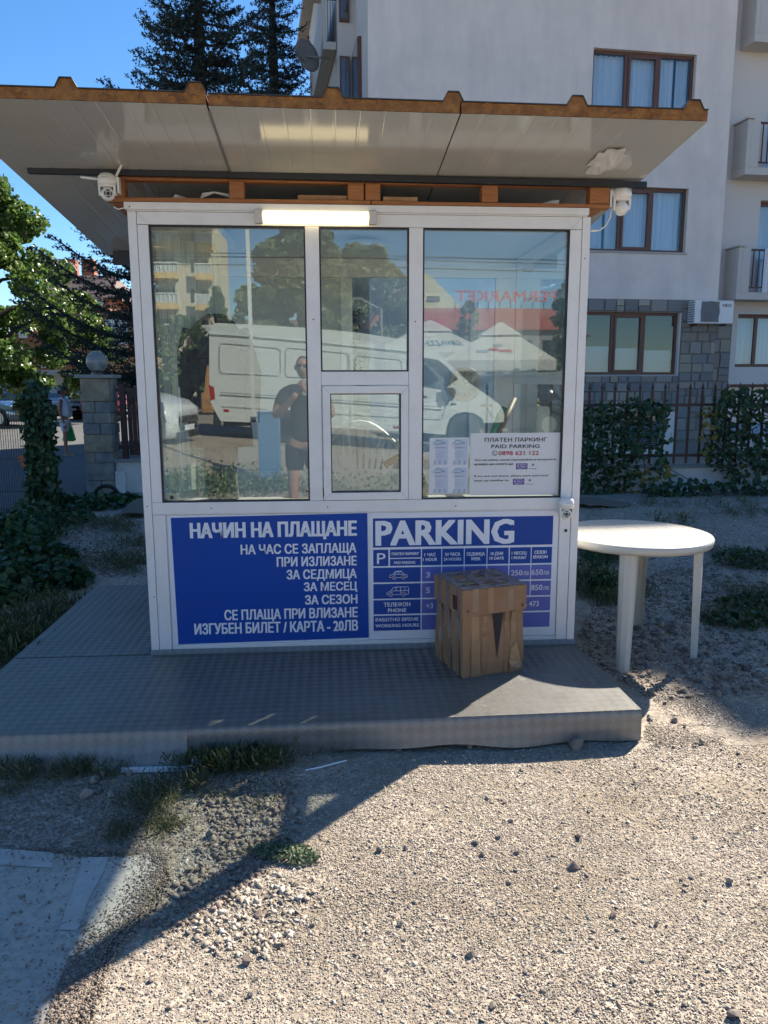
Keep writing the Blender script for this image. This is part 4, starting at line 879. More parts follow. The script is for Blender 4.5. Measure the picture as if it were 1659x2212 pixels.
def clad(x0, x1, z0, z1, y):
    si, mi = R1.randrange(4), R1.randrange(6) if R1.random() < .75 else 1
    if (si, mi) not in bym: m2 = shapes[si].copy(); m2.materials.append(STONE[mi]); bym[(si, mi)] = m2
    o = bpy.data.objects.new('cladding_stone', bym[(si, mi)]); COL.objects.link(o); o.parent = bd
    g = .006; o.location = ((x0 + x1) / 2, y, (z0 + z1) / 2); o.scale = (x1 - x0 - g * 2, R1.uniform(.012, .04), z1 - z0 - g * 2)
ncl = 0
def clad_area(xa, xb, za, zb, y, hs):
    global ncl
    z = za
    while z < zb - .05:
        h = R1.choice(hs); h = zb - z if zb - z - h < .1 else h
        x = xa
        while x < xb - .03:
            w = R1.uniform(.16, .42); w = xb - x if xb - x - w < .12 else w
            if h > .2 and w < .34 and R1.random() < .25: clad(x, x + w, z, z + h * .45, y); clad(x, x + w, z + h * .45, z + h, y); ncl += 2
            else: clad(x, x + w, z, z + h, y); ncl += 1
            x += w
        z += h
clad_area(8.87, 9.72, .3, 3.39, -.012, (.16, .22, .28, .2)); clad_area(6.3, 8.87, 3.13, 3.39, -.012, (.27,)); clad_area(6.3, 8.87, .96, 1.76, -.012, (.2, .24, .17)); clad_area(6.3, 7.6, .3, .96, -.012, (.22, .3)); clad_area(6.2, 6.49, 1.77, 3.12, -.012, (.3, .25)); clad_area(9.76, 10.38, .9, 3.39, .435, (.3, .36))
# balconies over the bay
BAL = M('balcony_render', (.54, .50, .455), .85, bump=.15, bs=70)
for zi, z0 in enumerate((3.42, 6.05, 8.7, 11.3)):
    bal = MB(); bal.box(10.12, 10.22, -.05, .449, z0 + .16, z0 + 1.12); bal.box(10.12, 14.0, -.05, .449, z0, z0 + .16); bal.box(10.08, 10.26, -.09, .45, z0 + 1.125, z0 + 1.16); bal.box(10.22, 10.42, -.05, .03, z0 + .16, z0 + 1.12); o = bal.build('balcony', BAL, bd, bevel=.008)
    rl = MB(); rl.box(10.42, 14.0, -.03, .0, z0 + 1.05, z0 + 1.09); rl.box(10.42, 14.0, -.03, .0, z0 + .25, z0 + .28)
    for k in range(24): rl.box(10.5 + k * .13, 10.52 + k * .13, -.025, -.005, z0 + .28, z0 + 1.05)
    rl.build('railing', IRON, o)
# west side: stacked balconies seen edge on
for z0 in (6.1, 8.85, 11.45):
    bal = MB(); bal.box(UL, UW - .01, 2.15, 6.0, z0, z0 + .16); bal.box(UL, UL + .06, 2.15, 6.0, z0 + .16, z0 + 1.1); bal.box(UL + .06, UW - .01, 5.92, 6.0, z0 + .16, z0 + 1.1); o = bal.build('balcony', BAL, bd, bevel=.008)
    rl = MB(); rl.box(UL + .06, UW - .01, 2.16, 2.19, z0 + 1.0, z0 + 1.04); [rl.box(UL + .10 + k * .06, UL + .112 + k * .06, 2.165, 2.185, z0 + .16, z0 + 1.0) for k in range(3)]; rl.build('railing', IRON, o)
for z0 in (4.7, 7.35, 9.95):
    f = box('side_window', WFR, bd, 1.80, 1.878, .9, 1.9, z0, z0 + 1.3); box('pane', HGLASS, f, 1.79, 1.799, .95, 1.85, z0 + .06, z0 + 1.24)
    f = ring('balcony_door', WFR, bd, .82, 1.16, z0 - 1.0, z0 + 1.35, .05, 6.05, 6.1, 0) if False else None
    f = box('side_window', WFR, bd, UW + .04, UW + .26, 1.93, 1.998, z0 - .6, z0 + 1.3); box('pane', HGLASS, f, UW + .07, UW + .23, 1.92, 1.929, z0 - .55, z0 + 1.25)
place(bd, (0, 12.0, 0), TB)
def bl(u, y, z): return Vector((u * math.cos(TB) - y * math.sin(TB), 12 + u * math.sin(TB) + y * math.cos(TB), z))
ac = thing('air_conditioner', 'white outdoor air conditioner unit on the stone cladding of the grey block', 'air conditioner', (0, 0, 0), local=True)
box('casing', M('ac_white', (.72, .72, .70), .4), ac, 0, .92, -.34, -.06, 0, .49, .01)
MB().lathe([(.215, 0), (.225, -.012), (.20, -.014), (.19, -.004)], 28, (.36, -.341, .25), 'y').build('fan_ring', M('ac_grey', (.16, .16, .165), .5), ac)
b = MB(); b.box(.15, .57, -.349, -.3415, .03, .465); 
for k in range(9): b.lathe([(.02 + k * .022, -.0), (.024 + k * .022, -.004), (.028 + k * .022, -.0)], 24, (.36, -.349, .25), 'y', False)
b.build('fan_grille', bpy.data.materials['ac_grey'], ac)
b = MB(); [b.box(-.003, -.0005, -.31 + k * .001, -.09, .04 + k * .05, .06 + k * .05) for k in range(9)]; b.build('side_louvre', bpy.data.materials['ac_grey'], ac)
text('NEO', .65, .86, .36, .06, -.342, INKK, ac, .03)
MB().beam((.1, -.30, -.02), (.1, -.01, -.02), .03).beam((.8, -.30, -.02), (.8, -.01, -.02), .03).build('bracket', IRON, ac)
place(ac, bl(8.98, 0, 2.87), TB)
cl = thing('drying_laundry', 'white and striped laundry hanging over the first balcony rail', 'laundry', (0, 0, 0), local=True)
for k, (w, h, m) in enumerate(((.26, .95, M('laundry_white', (.7, .68, .7), .9)), (.22, .7, M('laundry_pink', (.55, .42, .42), .9)), (.3, .8, M('laundry_blue', (.15, .2, .28), .9)))):
    bb = MB(); x0 = .12 + k * .3; bb.add([(x0 + w * i / 8, -.06 + .02 * math.sin(i * 2), -h * j) for i in range(9) for j in (0, 1)], [(2 * i, 2 * i + 2, 2 * i + 3, 2 * i + 1) for i in range(8)]); bb.build('garment', m, cl)
place(cl, bl(10.62, 0, 4.52), TB)
# satellite dish on the west balcony
sd_ = thing('satellite_dish', 'grey satellite dish sticking out from the west side of the grey block', 'satellite dish', (0, 0, 0), local=True)
DM = M('dish_grey', (.22, .21, .20), .5)
b = MB().lathe([(.001, .07), (.15, .06), (.28, .03), (.38, 0), (.38, -.01), (.28, .02), (.001, .06)], 28, (0, 0, 0), 'y'); b.xf(Matrix.Rotation(.75, 4, 'Z') @ Matrix.Rotation(-.15, 4, 'X')).build('reflector', DM, sd_, smooth=True)
MB().beam((0, .05, 0), (.55, .1, -.02), .04).build('arm', DM, sd_); MB().tube([(0, .03, -.2), (-.28, -.35, -.05)], .012, 6).lathe([(.03, 0), (.03, -.1)], 10, (-.28, -.34, -.05), 'y').build('feed_horn', DM, sd_)
p = atY(664, 120, 14.6); place(sd_, p, 0, .92)

# ------------------------------------------------------------------ right fence with ivy
IVY = M('ivy_leaf', (.03, .075, .03), .5, island=[(.018, .05, .024), (.028, .075, .03), (.045, .10, .035), (.022, .058, .03), (.075, .12, .04), (.035, .08, .028)], transl=.25)
IVY_Y = M('ivy_yellow', (.30, .22, .03), .6, island=[(.30, .2, .03), (.2, .2, .04)], transl=.3)
lw = thing('low_wall', 'low pale plaster wall under the brown iron fence right of the kiosk', 'wall', (6, 6.9, 0))
WP = M('wall_plaster', (.66, .63, .58), .9, var=(.52, .50, .46), vs=1.6, bump=.3, bs=40, dirt=(.28, .27, .25), ds=2.5, dfac=.6)
FY = 6.9
box('wall_body', WP, lw, 3.2, 11, FY, FY + .18, -.1, .36); box('coping', M('coping', (.22, .22, .21), .9, bump=.3), lw, 3.2, 11, FY - .02, FY + .2, .36, .40)
fe = thing('iron_fence', 'brown iron fence with spear tipped bars on the low wall right of the kiosk', 'fence', (6, 6.98, .4))
for (z0, z1) in ((.52, .56), (1.27, 1.31)): box('rail', IRON, fe, 3.2, 11, 6.965, 6.995, z0, z1)
barme = MB(); barme.box(-.016, .016, -.012, .012, .42, 1.50); barme.lathe([(.006, 1.50), (.024, 1.54), (.018, 1.57), (.001, 1.62)], 6); bm_ = None
for i in range(40):
    x = 3.3 + i * .19
    if bm_ is None: bm_ = barme.build('bar', IRON, fe); bm_.location = bm_.location + Vector((x, 6.98, 0)); base = bm_.location.copy() - Vector((x, 0, 0))
    else: o = bm_.copy(); COL.objects.link(o); o.location = base + Vector((x, 0, 0))
def in_poly(x, y, P_):
    c = False; j = len(P_) - 1
    for i in range(len(P_)):
        if (P_[i][1] > y) != (P_[j][1] > y) and x < (P_[j][0] - P_[i][0]) * (y - P_[i][1]) / (P_[j][1] - P_[i][1]) + P_[i][0]: c = not c
        j = i
    return c
def leaves(name, pts, size, mat, parent=None, rng=RNG, flat=None, tv=LEAF_V, tf=LEAF_F, face=None):
    pts = np.asarray(pts); n = len(pts); R_ = rand_rot(n, rng, flat)
    if face is not None:     # leaves that roughly look along -y
        R2 = rand_rot(n, rng, .35); A = np.array([[1, 0, 0], [0, 0, -1], [0, 1, 0]]); R_ = np.einsum('ij,njk->nik', A, R2)
    s = rng.uniform(.7, 1.35, (n, 1)) * size * np.ones((1, 3))
    return link_mesh(name, scatter_mesh(name, pts, R_, s, tv, tf), mat, parent)
def ivy_on(name, label, Y, polys, dens, thick, size, group=None, yellow=.02):
    pts = []; rr = random.Random(len(label))
    for poly, dn in polys:
        xs = [p[0] for p in poly]; ys = [p[1] for p in poly]; A = (max(xs) - min(xs)) * (max(ys) - min(ys)) * (4.0 + Y) ** 2 / F / F
        for _ in range(int(A * dens * dn)):
            px, py = rr.uniform(min(xs), max(xs)), rr.uniform(min(ys), max(ys))
            if not in_poly(px + rr.gauss(0, 5), py + rr.gauss(0, 5), poly): continue
            p = atY(px, py, Y); bul = .5 + .5 * math.sin(p.x * 3.1 + 1.3 * math.sin(p.z * 4)) * math.cos(p.z * 3.7 + p.x)
            p.y -= rr.uniform(-.08, thick * (.35 + .65 * bul)); 
            if p.z > -.02: pts.append(p[:])
    t = thing(name, label, 'ivy', (pts[0][0], Y, 0), group)
    k = int(len(pts) * (1 - yellow)); leaves('leaves', pts[:k], size, IVY, t, face=1); leaves('yellow_leaves', pts[k:], size, IVY_Y, t, face=1)
    st = MB()
    for _ in range(24):
        p = Vector(rr.choice(pts)); q = Vector(rr.choice(pts)); 
        if (p - q).length < 1.0: st.tube([p, (p + q) / 2 + Vector((0, .03, -.04)), q], .006, 4)
    if st.v: st.build('stem', BARK, t)
    return t
ivy_on('ivy_hedge', 'dense ivy over the iron fence just right of the kiosk post', 6.85, [([(1236, 858), (1262, 880), (1300, 872), (1345, 866), (1395, 862), (1440, 872), (1436, 905), (1400, 905), (1398, 960), (1380, 1000), (1372, 1050), (1340, 1062), (1236, 1072)], 1), ([(1404, 880), (1440, 885), (1436, 1010), (1418, 1035), (1410, 1010)], .8), ([(1370, 1020), (1430, 1015), (1440, 1035), (1430, 1060), (1300, 1075), (1340, 1050)], .5)], 850, .26, .07, yellow=.05)
ivy_on('ivy_hedge', 'dense ivy over the iron fence at the right edge of the photo', 6.85, [([(1545, 850), (1580, 838), (1620, 842), (1700, 835), (1700, 1030), (1640, 1020), (1590, 1040), (1545, 1020), (1520, 975), (1535, 930)], 1), ([(1505, 880), (1545, 870), (1540, 1000), (1522, 1010)], .35)], 850, .26, .07, yellow=.05)
ivy_on('ivy_creeper', 'ivy creeping along the foot of the low wall right of the kiosk', 6.5, [([(1380, 1048), (1440, 1040), (1500, 1040), (1600, 1040), (1720, 1028), (1720, 1058), (1600, 1066), (1480, 1070), (1390, 1072)], 1), ([(1425, 985), (1445, 985), (1440, 1030), (1420, 1030)], .5)], 900, .35, .08)

# ------------------------------------------------------------------ gate pillar, gate and low wall on the left
PST = [M('pillar_stone_%d' % i, tuple(k * 1.35 for k in c), .9, var=tuple(x * .7 for x in c), vs=5, bump=.6, bs=16) for i, c in enumerate([(.20, .185, .15), (.17, .175, .165), (.24, .205, .14), (.155, .16, .155), (.22, .20, .17)])]
PX, PY = -2.60, 7.45
pl = thing('gate_pillar', 'square stone pillar with a globe lamp left of the kiosk', 'pillar', (PX + .2, PY + .2, 0))
PH = 1.70
box('core', GROUT, pl, PX + .015, PX + .40, PY + .015, PY + .36, -.1, PH)
R2 = random.Random(9); z = 0.0
while z < PH - .02:
    h = min(R2.choice((.16, .2, .26)), PH - z); 
    if PH - z - h < .1: h = PH - z
    cut = R2.uniform(.14, .26)
    for a, c in (((0, cut), (cut, .415)) if R2.random() < .6 else ((0, .415),)):
        box('stone_block', R2.choice(PST), pl, PX + a + .004, PX + c - .004, PY - R2.uniform(.0, .018), PY + .03, z + .004, z + h - .004, .008)
    for a, c in ((0, .2), (.2, .38)): box('stone_block', R2.choice(PST), pl, PX + .39, PX + .418 + R2.uniform(0, .012), PY + a + .032, PY + c + .004, z + .004, z + h - .004, .008)
    z += h
box('cap_slab', M('cap_slab', (.24, .24, .23), .8, bump=.3), pl, PX - .06, PX + .48, PY - .05, PY + .44, PH, PH + .05, .006)
gl = thing('globe_lamp', 'smoky glass globe lamp on top of the stone gate pillar', 'lamp', (PX + .21, PY + .18, PH + .05))
GLB = glass_mat('smoky_glass', .06, (.75, .73, .70), milk=.38); c = (PX + .21, PY + .18, PH + .05)
MB().lathe([(.09, 0), (.09, .03), (.06, .05)], 20, c).build('base', PLASTK, gl)
MB().lathe([(.155 * math.sin(a), .19 - .155 * math.cos(a)) for a in [.35 + (math.pi - .36) * i / 16 for i in range(17)]], 28, c).build('globe', GLB, gl, smooth=True)
MB().lathe([(.05, .04), (.05, .12), (.03, .13), (.03, .2), (.02, .21)], 16, c).build('bulb', M('bulb', (.5, .5, .48), .4), gl, smooth=True)
GW = M('gate_brown', (.028, .010, .008), .5)
lw2 = thing('low_wall', 'low whitewashed wall between the stone pillar and the kiosk', 'wall', (-1.5, PY + .1, 0))
box('wall_body', WP, lw2, PX + .43, .6, PY + .05, PY + .25, -.1, .46); box('coping', bpy.data.materials['coping'], lw2, PX + .40, .6, PY + .02, PY + .28, .46, .51); box('wall_step', WP, lw2, PX + .42, PX + .56, PY - .0, PY + .045, -.1, .33)
gt = thing('slatted_gate', 'dark brown slatted metal panel standing on the low wall beside the pillar', 'gate', (-1.6, PY + .15, .5))
for k in range(22):
    x = PX + .62 + k * .066
    box('slat', GW, gt, x, x + .061, PY + .13, PY + .145, .56, 1.50 + .03 * math.sin(k * .35))
for z in (.66, 1.16, 1.50): box('rail', GW, gt, PX + .47, .3, PY + .10, PY + .128, z, z + .055)
box('frame_post', GW, gt, PX + .52, PX + .60, PY + .09, PY + .16, .51, 1.62)
b = MB()
for k in range(30): b.tube([(PX + .66 + k * .03, PY + .115, 1.30), (PX + .66 + k * .03, PY + .11, 1.42)], .004, 4)
b.build('top_ornament', GW, gt)

# ------------------------------------------------------------------ mesh fence with an ivy clad post
MG = M('green_black_wire', (.012, .016, .018), .4)
mf = thing('mesh_fence', 'dark welded mesh fence panel at the left edge behind the weeds', 'fence', (-3.4, 5.6, 0))
MB().beam((-2.42, 5.62, -.05), (-2.47, 5.62, 1.58), .07, .06, (0, 1, 0)).build('post', MG, mf)
b = MB()
for i in range(92):
    x = -2.5 - i * .029; b.box(x - .0026, x + .0026, 5.60, 5.606, .05, 1.32)
for z in (.08, .3, .7, 1.1, 1.30): b.box(-5.2, -2.48, 5.592, 5.598, z, z + .012)
b.build('wire_mesh', MG, mf)
tagp = thing('orange_tag', 'small orange sign with worn white marks wired to the mesh fence', 'sign', (-2.9, 5.55, .6))
pc = atY(87, 815 + 1000 - 815 + 0, 5.56)
pA, pB, pC_, pD = [atY((0 + x / 2.764) / 1.8228, (1300 + y / 2.764) / 1.8228, 5.56) for x, y in ((197, 1372), (262, 1356), (285, 1484), (235, 1495))]
MB().extr([pD, pC_, pB, pA], (0, .006, 0)).build('plate', M('orange_tag', (.42, .09, .035), .6), tagp)
cc_ = (pA + pB + pC_ + pD) / 4; strokes('worn_print', [circ(cc_.x + .004, cc_.z + .04 - k * .04, .013, 8) for k in range(3)], .006, 5.5585, M('tag_print', (.45, .3, .25), .7), tagp)
ivy_on('ivy_column', 'tall ivy grown over the mesh fence post left of the passage', 5.55, [([(52, 850), (75, 818), (100, 838), (112, 880), (118, 960), (124, 1040), (140, 1090), (80, 1105), (62, 1060), (58, 980), (54, 900), (30, 880)], 1.3), ([(24, 842), (60, 835), (70, 880), (40, 905)], .3)], 2100, .2, .065, yellow=.03)
tag(box('red_white_tape', M('barrier_tape', (.5, .03, .03), .5), None, -2.40, -2.37, 5.60, 5.605, .33, .43), 'scrap of red and white tape on the black fence post', 'tape')

# ------------------------------------------------------------------ people
def scaled(J, o, s, flip=1): return [(o[0] + j[0] * s * flip, o[1] + j[1] * s, o[2] + j[2] * s, j[3] if not isinstance(j[3], (int, float)) else j[3] * s) if isinstance(j[3], (int, float)) else (o[0] + j[0] * s * flip, o[1] + j[1] * s, o[2] + j[2] * s, (j[3][0] * s, j[3][1] * s)) for j in J]
def hand_fingers(b, w, d, side, s):
    """five short bent fingers leaving palm point w along direction d; side = thumb side"""
    d = Vector(d).normalized(); side = Vector(side).normalized(); nrm = d.cross(side)
    for k, L in enumerate((.070, .078, .074, .060)):
        base = w + side * (.030 - k * .020) * s + d * .075 * s
        b.tube([base - d * .03 * s, base, base + d * L * .5 * s + nrm * .006 * s, base + d * L * .85 * s + nrm * .022 * s, base + d * L * s + nrm * .034 * s], [.009 * s, .0095 * s, .0088 * s, .008 * s, .005 * s], 6)
    t = w + side * .035 * s + d * .02 * s
    b.tube([t - side * .015 * s, t + side * .012 * s + d * .02 * s, t + side * .016 * s + d * .045 * s + nrm * .01 * s, t + side * .012 * s + d * .062 * s + nrm * .018 * s], [.012 * s, .0115 * s, .010 * s, .006 * s], 6)
def head(par, c, s, face, skinm, hairm, bun=False, glasses=True, bald=False):
    """c: centre of head; face: unit vector; builds skull, face, ears and hair"""
    f = Vector(face).normalized(); rt = f.cross(Vector((0, 0, 1))).normalized(); up = Vector((0, 0, 1))
    def w(x, y, z): return c + rt * x * s + f * y * s + up * z * s
    b = MB(); nu, nv = 20, 14; vs = []
    for i in range(nv + 1):
        ph = math.pi * i / nv
        for k in range(nu):
            a = 2 * math.pi * k / nu; x = math.sin(ph) * math.cos(a) * .074; y = math.sin(ph) * math.sin(a) * .092; z = math.cos(ph) * .118
            jaw = max(0, -z / .118); x *= 1 - .28 * jaw; y = y * (1 - .18 * jaw) + .018 * jaw
            fr = max(0, math.sin(a)) * math.sin(ph)
            if y > .06 and abs(x) < .016 and -.035 < z < .02: y += .020 * (1 - abs(x) / .016) * (.3 + .7 * (.02 - z) / .055)       # nose
            if y > .05 and .008 < z < .035 and .012 < abs(x) < .045: y -= .007                                                       # eye sockets
            if y > .05 and -.062 < z < -.045 and abs(x) < .03: y += .005                                                             # lips
            vs.append(w(x, y, z))
    b.add(vs, [(i * nu + k, i * nu + (k + 1) % nu, (i + 1) * nu + (k + 1) % nu, (i + 1) * nu + k) for i in range(nv) for k in range(nu)])
    for sx in (-1, 1): b.add([w(sx * .070, -.012, .02), w(sx * .088, -.02, .022), w(sx * .086, -.014, -.02), w(sx * .070, -.002, -.026)], [(0, 1, 2, 3)])
    hd = b.build('head', skinm, par, smooth=True)
    b = MB(); 
    for sx in (-1, 1): b.lathe([(.001, -.006), (.009, -.004), (.010, 0)], 8, w(sx * .028, .080, .018), 'y')
    b.build('eye', M('eye', (.05, .04, .035), .3), hd)
    MB().tube([w(-.022, .092, -.052), w(0, .098, -.050), w(.022, .092, -.052)], .004 * s, 5).build('mouth', M('lip', (.28, .10, .08), .5), hd)
    b = MB(); vs = []; nv2 = 8; lim = 1.15 if bald else 1.75
    for i in range(nv2 + 1):
        for k in range(nu):
            a = 2 * math.pi * k / nu; back = .5 - .5 * math.sin(a); ph = (lim * .62 + lim * .75 * back) * i / nv2; g = 1.02 if bald else 1.10
            vs.append(w(math.sin(ph) * math.cos(a) * .074 * g, math.sin(ph) * math.sin(a) * .092 * g - .004, math.cos(ph) * .118 * g))
    b.add(vs, [(i * nu + k, i * nu + (k + 1) % nu, (i + 1) * nu + (k + 1) % nu, (i + 1) * nu + k) for i in range(nv2) for k in range(nu)])
    if bun: b.lathe([(.001, .045), (.03, .03), (.04, 0), (.03, -.03), (.001, -.04)], 12, w(0, -.125, -.03))
    b.build('hair', hairm, par, smooth=True)
    if glasses:
        b = MB()
        for sx in (-1, 1): b.add([w(sx * .008, .100, .034), w(sx * .056, .085, .034), w(sx * .052, .083, .004), w(sx * .014, .098, .002)], [(0, 1, 2, 3)]); b.tube([w(sx * .056, .085, .03), w(sx * .08, -.01, .026)], .003 * s, 4)
        b.tube([w(-.01, .1, .03), w(.01, .1, .03)], .003 * s, 4); b.build('sunglasses', PLASTK, par)
HAIR = M('dark_hair', (.022, .014, .010), .6)
# woman in profile, facing right
wo = thing('person', 'woman in white sleeveless top and shorts walking past beyond the gate pillar', 'person', (-4.83, 13.5, .03))
o = (-4.86, 13.5, .03); s = 1.50 / 1.68
Jw = [(0, 0, .93, .11), (.0, 0, 1.10, .10), (-.01, 0, 1.28, .10), (-.02, 0, 1.40, .065), (0.0, 0, 1.50, .05),
      (.01, -.09, .86, .095), (.03, -.09, .48, .058), (.0, -.09, .11, .036), (.01, -.09, .04, .036), (.15, -.09, .03, .028),
      (-.02, .09, .86, .095), (-.04, .09, .48, .058), (-.06, .09, .11, .036), (-.05, .09, .04, .036), (.09, .09, .03, .028),
      (-.02, -.17, 1.36, .048), (-.04, -.20, 1.08, .038), (.03, -.20, .86, .027), (.05, -.20, .79, .032),
      (-.02, .17, 1.36, .048), (-.04, .20, 1.08, .038), (.0, .20, .86, .027), (.01, .20, .79, .032)]
Ew = [(0, 1), (1, 2), (2, 3), (3, 4), (0, 5), (5, 6), (6, 7), (7, 8), (8, 9), (0, 10), (10, 11), (11, 12), (12, 13), (13, 14), (2, 15), (15, 16), (16, 17), (17, 18), (2, 19), (19, 20), (20, 21), (21, 22)]
skin('body', scaled(Jw, o, s), Ew, SKIN_D, wo)
WHC = M('white_cotton', (.62, .60, .66), .9, var=(.5, .49, .56), vs=7, bump=.3, bs=10)
skin('top', scaled([(.03, 0, .90, .165), (.05, 0, 1.08, .165), (.02, 0, 1.26, .15), (-.02, 0, 1.37, .10), (-.02, -.13, 1.38, .055), (-.02, .13, 1.38, .055)], o, s), [(0, 1), (1, 2), (2, 3), (3, 4), (3, 5)], WHC, wo)
skin('shorts', scaled([(.0, 0, .90, .145), (.01, -.09, .80, .115), (.03, -.09, .57, .09), (-.02, .09, .80, .115), (-.03, .09, .57, .09)], o, s), [(0, 1), (1, 2), (0, 3), (3, 4)], WHC, wo)
head(wo, Vector(o) + Vector((.03, 0, 1.585)) * s, s * 1.0, (1, 0, 0), SKIN_D, HAIR, bun=True)
b = MB(); hand_fingers(b, Vector(o) + Vector((.05, -.20, .79)) * s, (.1, 0, -1), (1, 0, 0), s); hand_fingers(b, Vector(o) + Vector((.01, .20, .79)) * s, (.1, 0, -1), (1, 0, 0), s); b.build('fingers', SKIN_D, wo, smooth=True)
b = MB(); [b.box(o[0] - .06 + dx, o[0] + .17 + dx, o[1] + y - .04, o[1] + y + .04, .03, .045) for dx, y in ((0, -.08), (-.05, .08))]; b.build('sandal', M('sandal', (.35, .28, .12), .6), wo)
bg_ = MB(); bg_.extr([(o[0] - .04, o[1] + .22, .75), (o[0] + .04, o[1] + .22, .75), (o[0] + .13, o[1] + .22, .34), (o[0] + .05, o[1] + .22, .31), (o[0] - .17, o[1] + .22, .33)], (0, .10, 0))
tag(bg_.build('carrier_bag', M('green_bag', (.03, .42, .12), .4, transl=.4), bevel=.02), 'bright green carrier bag hanging from the hand of the passing woman', 'bag')

# ------------------------------------------------------------------ cars
def car(label, paint, L=4.35, W=1.76, Hh=1.47, plate=True, group=None, wagon=False):
    """local: x along the length, front at +x, ground z = 0"""
    t = thing('parked_car', label, 'car', group=group, local=True)
    h = L / 2; k = Hh / 1.47
    rear = -.93 if wagon else -.80
    st = [(1.0, .30, .52, .52, .62, .62), (.985, .22, .62, .63, .80, .74), (.90, .20, .72, .74, .92, .86), (.72, .20, .80, .82, .97, .90), (.46, .20, .88, .92, 1., .92), (.42, .20, .90, .95, 1., .88),
          (.14, .20, .93, 1.40, 1., .74), (-.05, .20, .94, 1.46, 1., .73), (-.35, .20, .95, 1.46, 1., .73), (-.62, .20, .96, 1.42, 1., .73), (rear - .08, .20, .97, 1.02 if not wagon else 1.2, .98, .82), (-.97, .24, .93, .96, .92, .80), (-1., .32, .7, .72, .86, .78)]
    b = MB(); vs = []
    for (x, zb, zs, zt, wb, wt) in st:
        w = W / 2 * wb; wt_ = W / 2 * wt; zb *= k; zs *= k; zt *= k
        ring_ = [(w * .86, zb), (w * .98, zb + .12), (w, zb + (zs - zb) * .55), (w * .955, zs), (wt_, max(zs + .001, zt - .04)), (wt_ * .86, zt)]
        vs += [(x * h, y, z) for y, z in ring_] + [(x * h, -y, z) for y, z in ring_[::-1]]
    n = 12; fs = [(i * n + j, i * n + (j + 1) % n, (i + 1) * n + (j + 1) % n, (i + 1) * n + j) for i in range(len(st) - 1) for j in range(n)]; fs += [tuple(range(n)), tuple(range((len(st) - 1) * n, len(st) * n))[::-1]]
    body = b.add(vs, fs).build('body', paint, t, smooth=True); body.data.validate()
    def g(i, j): v = Vector(b.v[i * n + j]); return v
    def pane(nm, P_, off):
        q = [Vector(p) + Vector(off) for p in P_]; MB().quad(*q).build(nm, CGLASS, t)
    for sgn in (1, -1):
        jj = (3, 4) if sgn > 0 else (8, 7); of = (0, .006 * sgn, .002)
        for (i0, i1, a, c_) in ((5, 7, .10, .92), (7, 8, .06, .94), (8, 9, .06, .94), (9, 10, .06, .75)):
            A, B, C_, D_ = g(i0, jj[0]), g(i1, jj[0]), g(i1, jj[1]), g(i0, jj[1])
            def bil(u, v): return (A * (1 - u) + B * u) * (1 - v) + (D_ * (1 - u) + C_ * u) * v
            pane('side_window', [bil(a, .10), bil(c_, .10), bil(c_, .92), bil(a if i0 != 5 else .30, .92)], of)
    A, B, C_, D_ = g(5, 5), g(5, 6), g(6, 6), g(6, 5); pane('windscreen', [A * .94 + B * .06, B * .94 + A * .06, C_ * .96 + D_ * .04, D_ * .96 + C_ * .04], (.01, 0, .008))
    A, B, C_, D_ = g(9, 5), g(9, 6), g(10, 6), g(10, 5); pane('rear_window', [A * .94 + B * .06, B * .94 + A * .06, C_ * .94 + D_ * .06, D_ * .94 + C_ * .06], (-.01, 0, .008))
    for wx in (.62 * h, -.60 * h):
        for sgn in (1, -1):
            wy = sgn * (W / 2 - .09)
            wl = MB().lathe([(.20, -.1), (.30, -.1), (.315, -.07), (.315, .07), (.30, .1), (.20, .1)], 24, (wx, wy, .315), 'y').build('wheel', RUBBER, t, smooth=False)
            rb = MB(); rb.lathe([(.001, sgn * .085), (.19, sgn * .09), (.205, sgn * .103)], 24, (wx, wy, .315), 'y')
            rb.build('rim', ALLOY, wl)
            MB().lathe([(.36, sgn * .10), (.001, sgn * .10)], 24, (wx, wy - sgn * .012, .33), 'y').build('wheel_arch', PLASTK, t)
    for sgn in (1, -1):
        MB().quad((.985 * h + .012, sgn * .50, .56), (.93 * h + .03, sgn * .79, .60), (.90 * h + .03, sgn * .80, .73), (.965 * h + .01, sgn * .52, .68)).build('headlight', M('headlamp', (.6, .62, .62), .1) if 'headlamp' not in bpy.data.materials else bpy.data.materials['headlamp'], t)
        MB().quad((-h - .008, sgn * .48, .78), (-.985 * h - .01, sgn * .76, .78), (-.975 * h - .01, sgn * .74, .92), (-.985 * h - .01, sgn * .5, .92)).build('tail_light', M('tail_red', (.35, .01, .01), .2) if 'tail_red' not in bpy.data.materials else bpy.data.materials['tail_red'], t)
        MB().box(.30 * h, .35 * h, sgn * (W / 2 + .0) - .04, sgn * (W / 2) + .10 * sgn + .04, .93 * k, 1.05 * k).build('mirror', paint, t, bevel=.02)
    MB().box(h - .03, h + .012, -.42, .42, .46, .60).build('grille', PLASTK, t); MB().box(h - .05, h + .010, -.6, .6, .26, .38).build('air_intake', PLASTK, t)
    if plate: MB().box(h + .0125, h + .02, -.26, .26, .40, .50).build('number_plate', SIGNW, t)
    return t
CB = M('car_black', (.012, .013, .016), .12, coat=.8); CS = M('car_silver', (.48, .50, .52), .25, .4, coat=.6); CR = M('car_red', (.30, .015, .012), .2, coat=.6); CW2 = M('car_pale', (.62, .64, .66), .25, coat=.5)
def put_car(t, px, py, yaw, z=.03, s=1.): p = atZ(px, py, z); place(t, p, yaw, s)
put_car(car('silver car seen through the mesh fence at the left edge', CS, 4.5, wagon=False), 2, 918, -.62)
put_car(car('black hatchback parked behind the ivy column', CB, 4.2), 95, 905, -.70)
put_car(car('silver grey car parked beyond the black hatchback', CW2, 4.4), 125, 892, -.62)
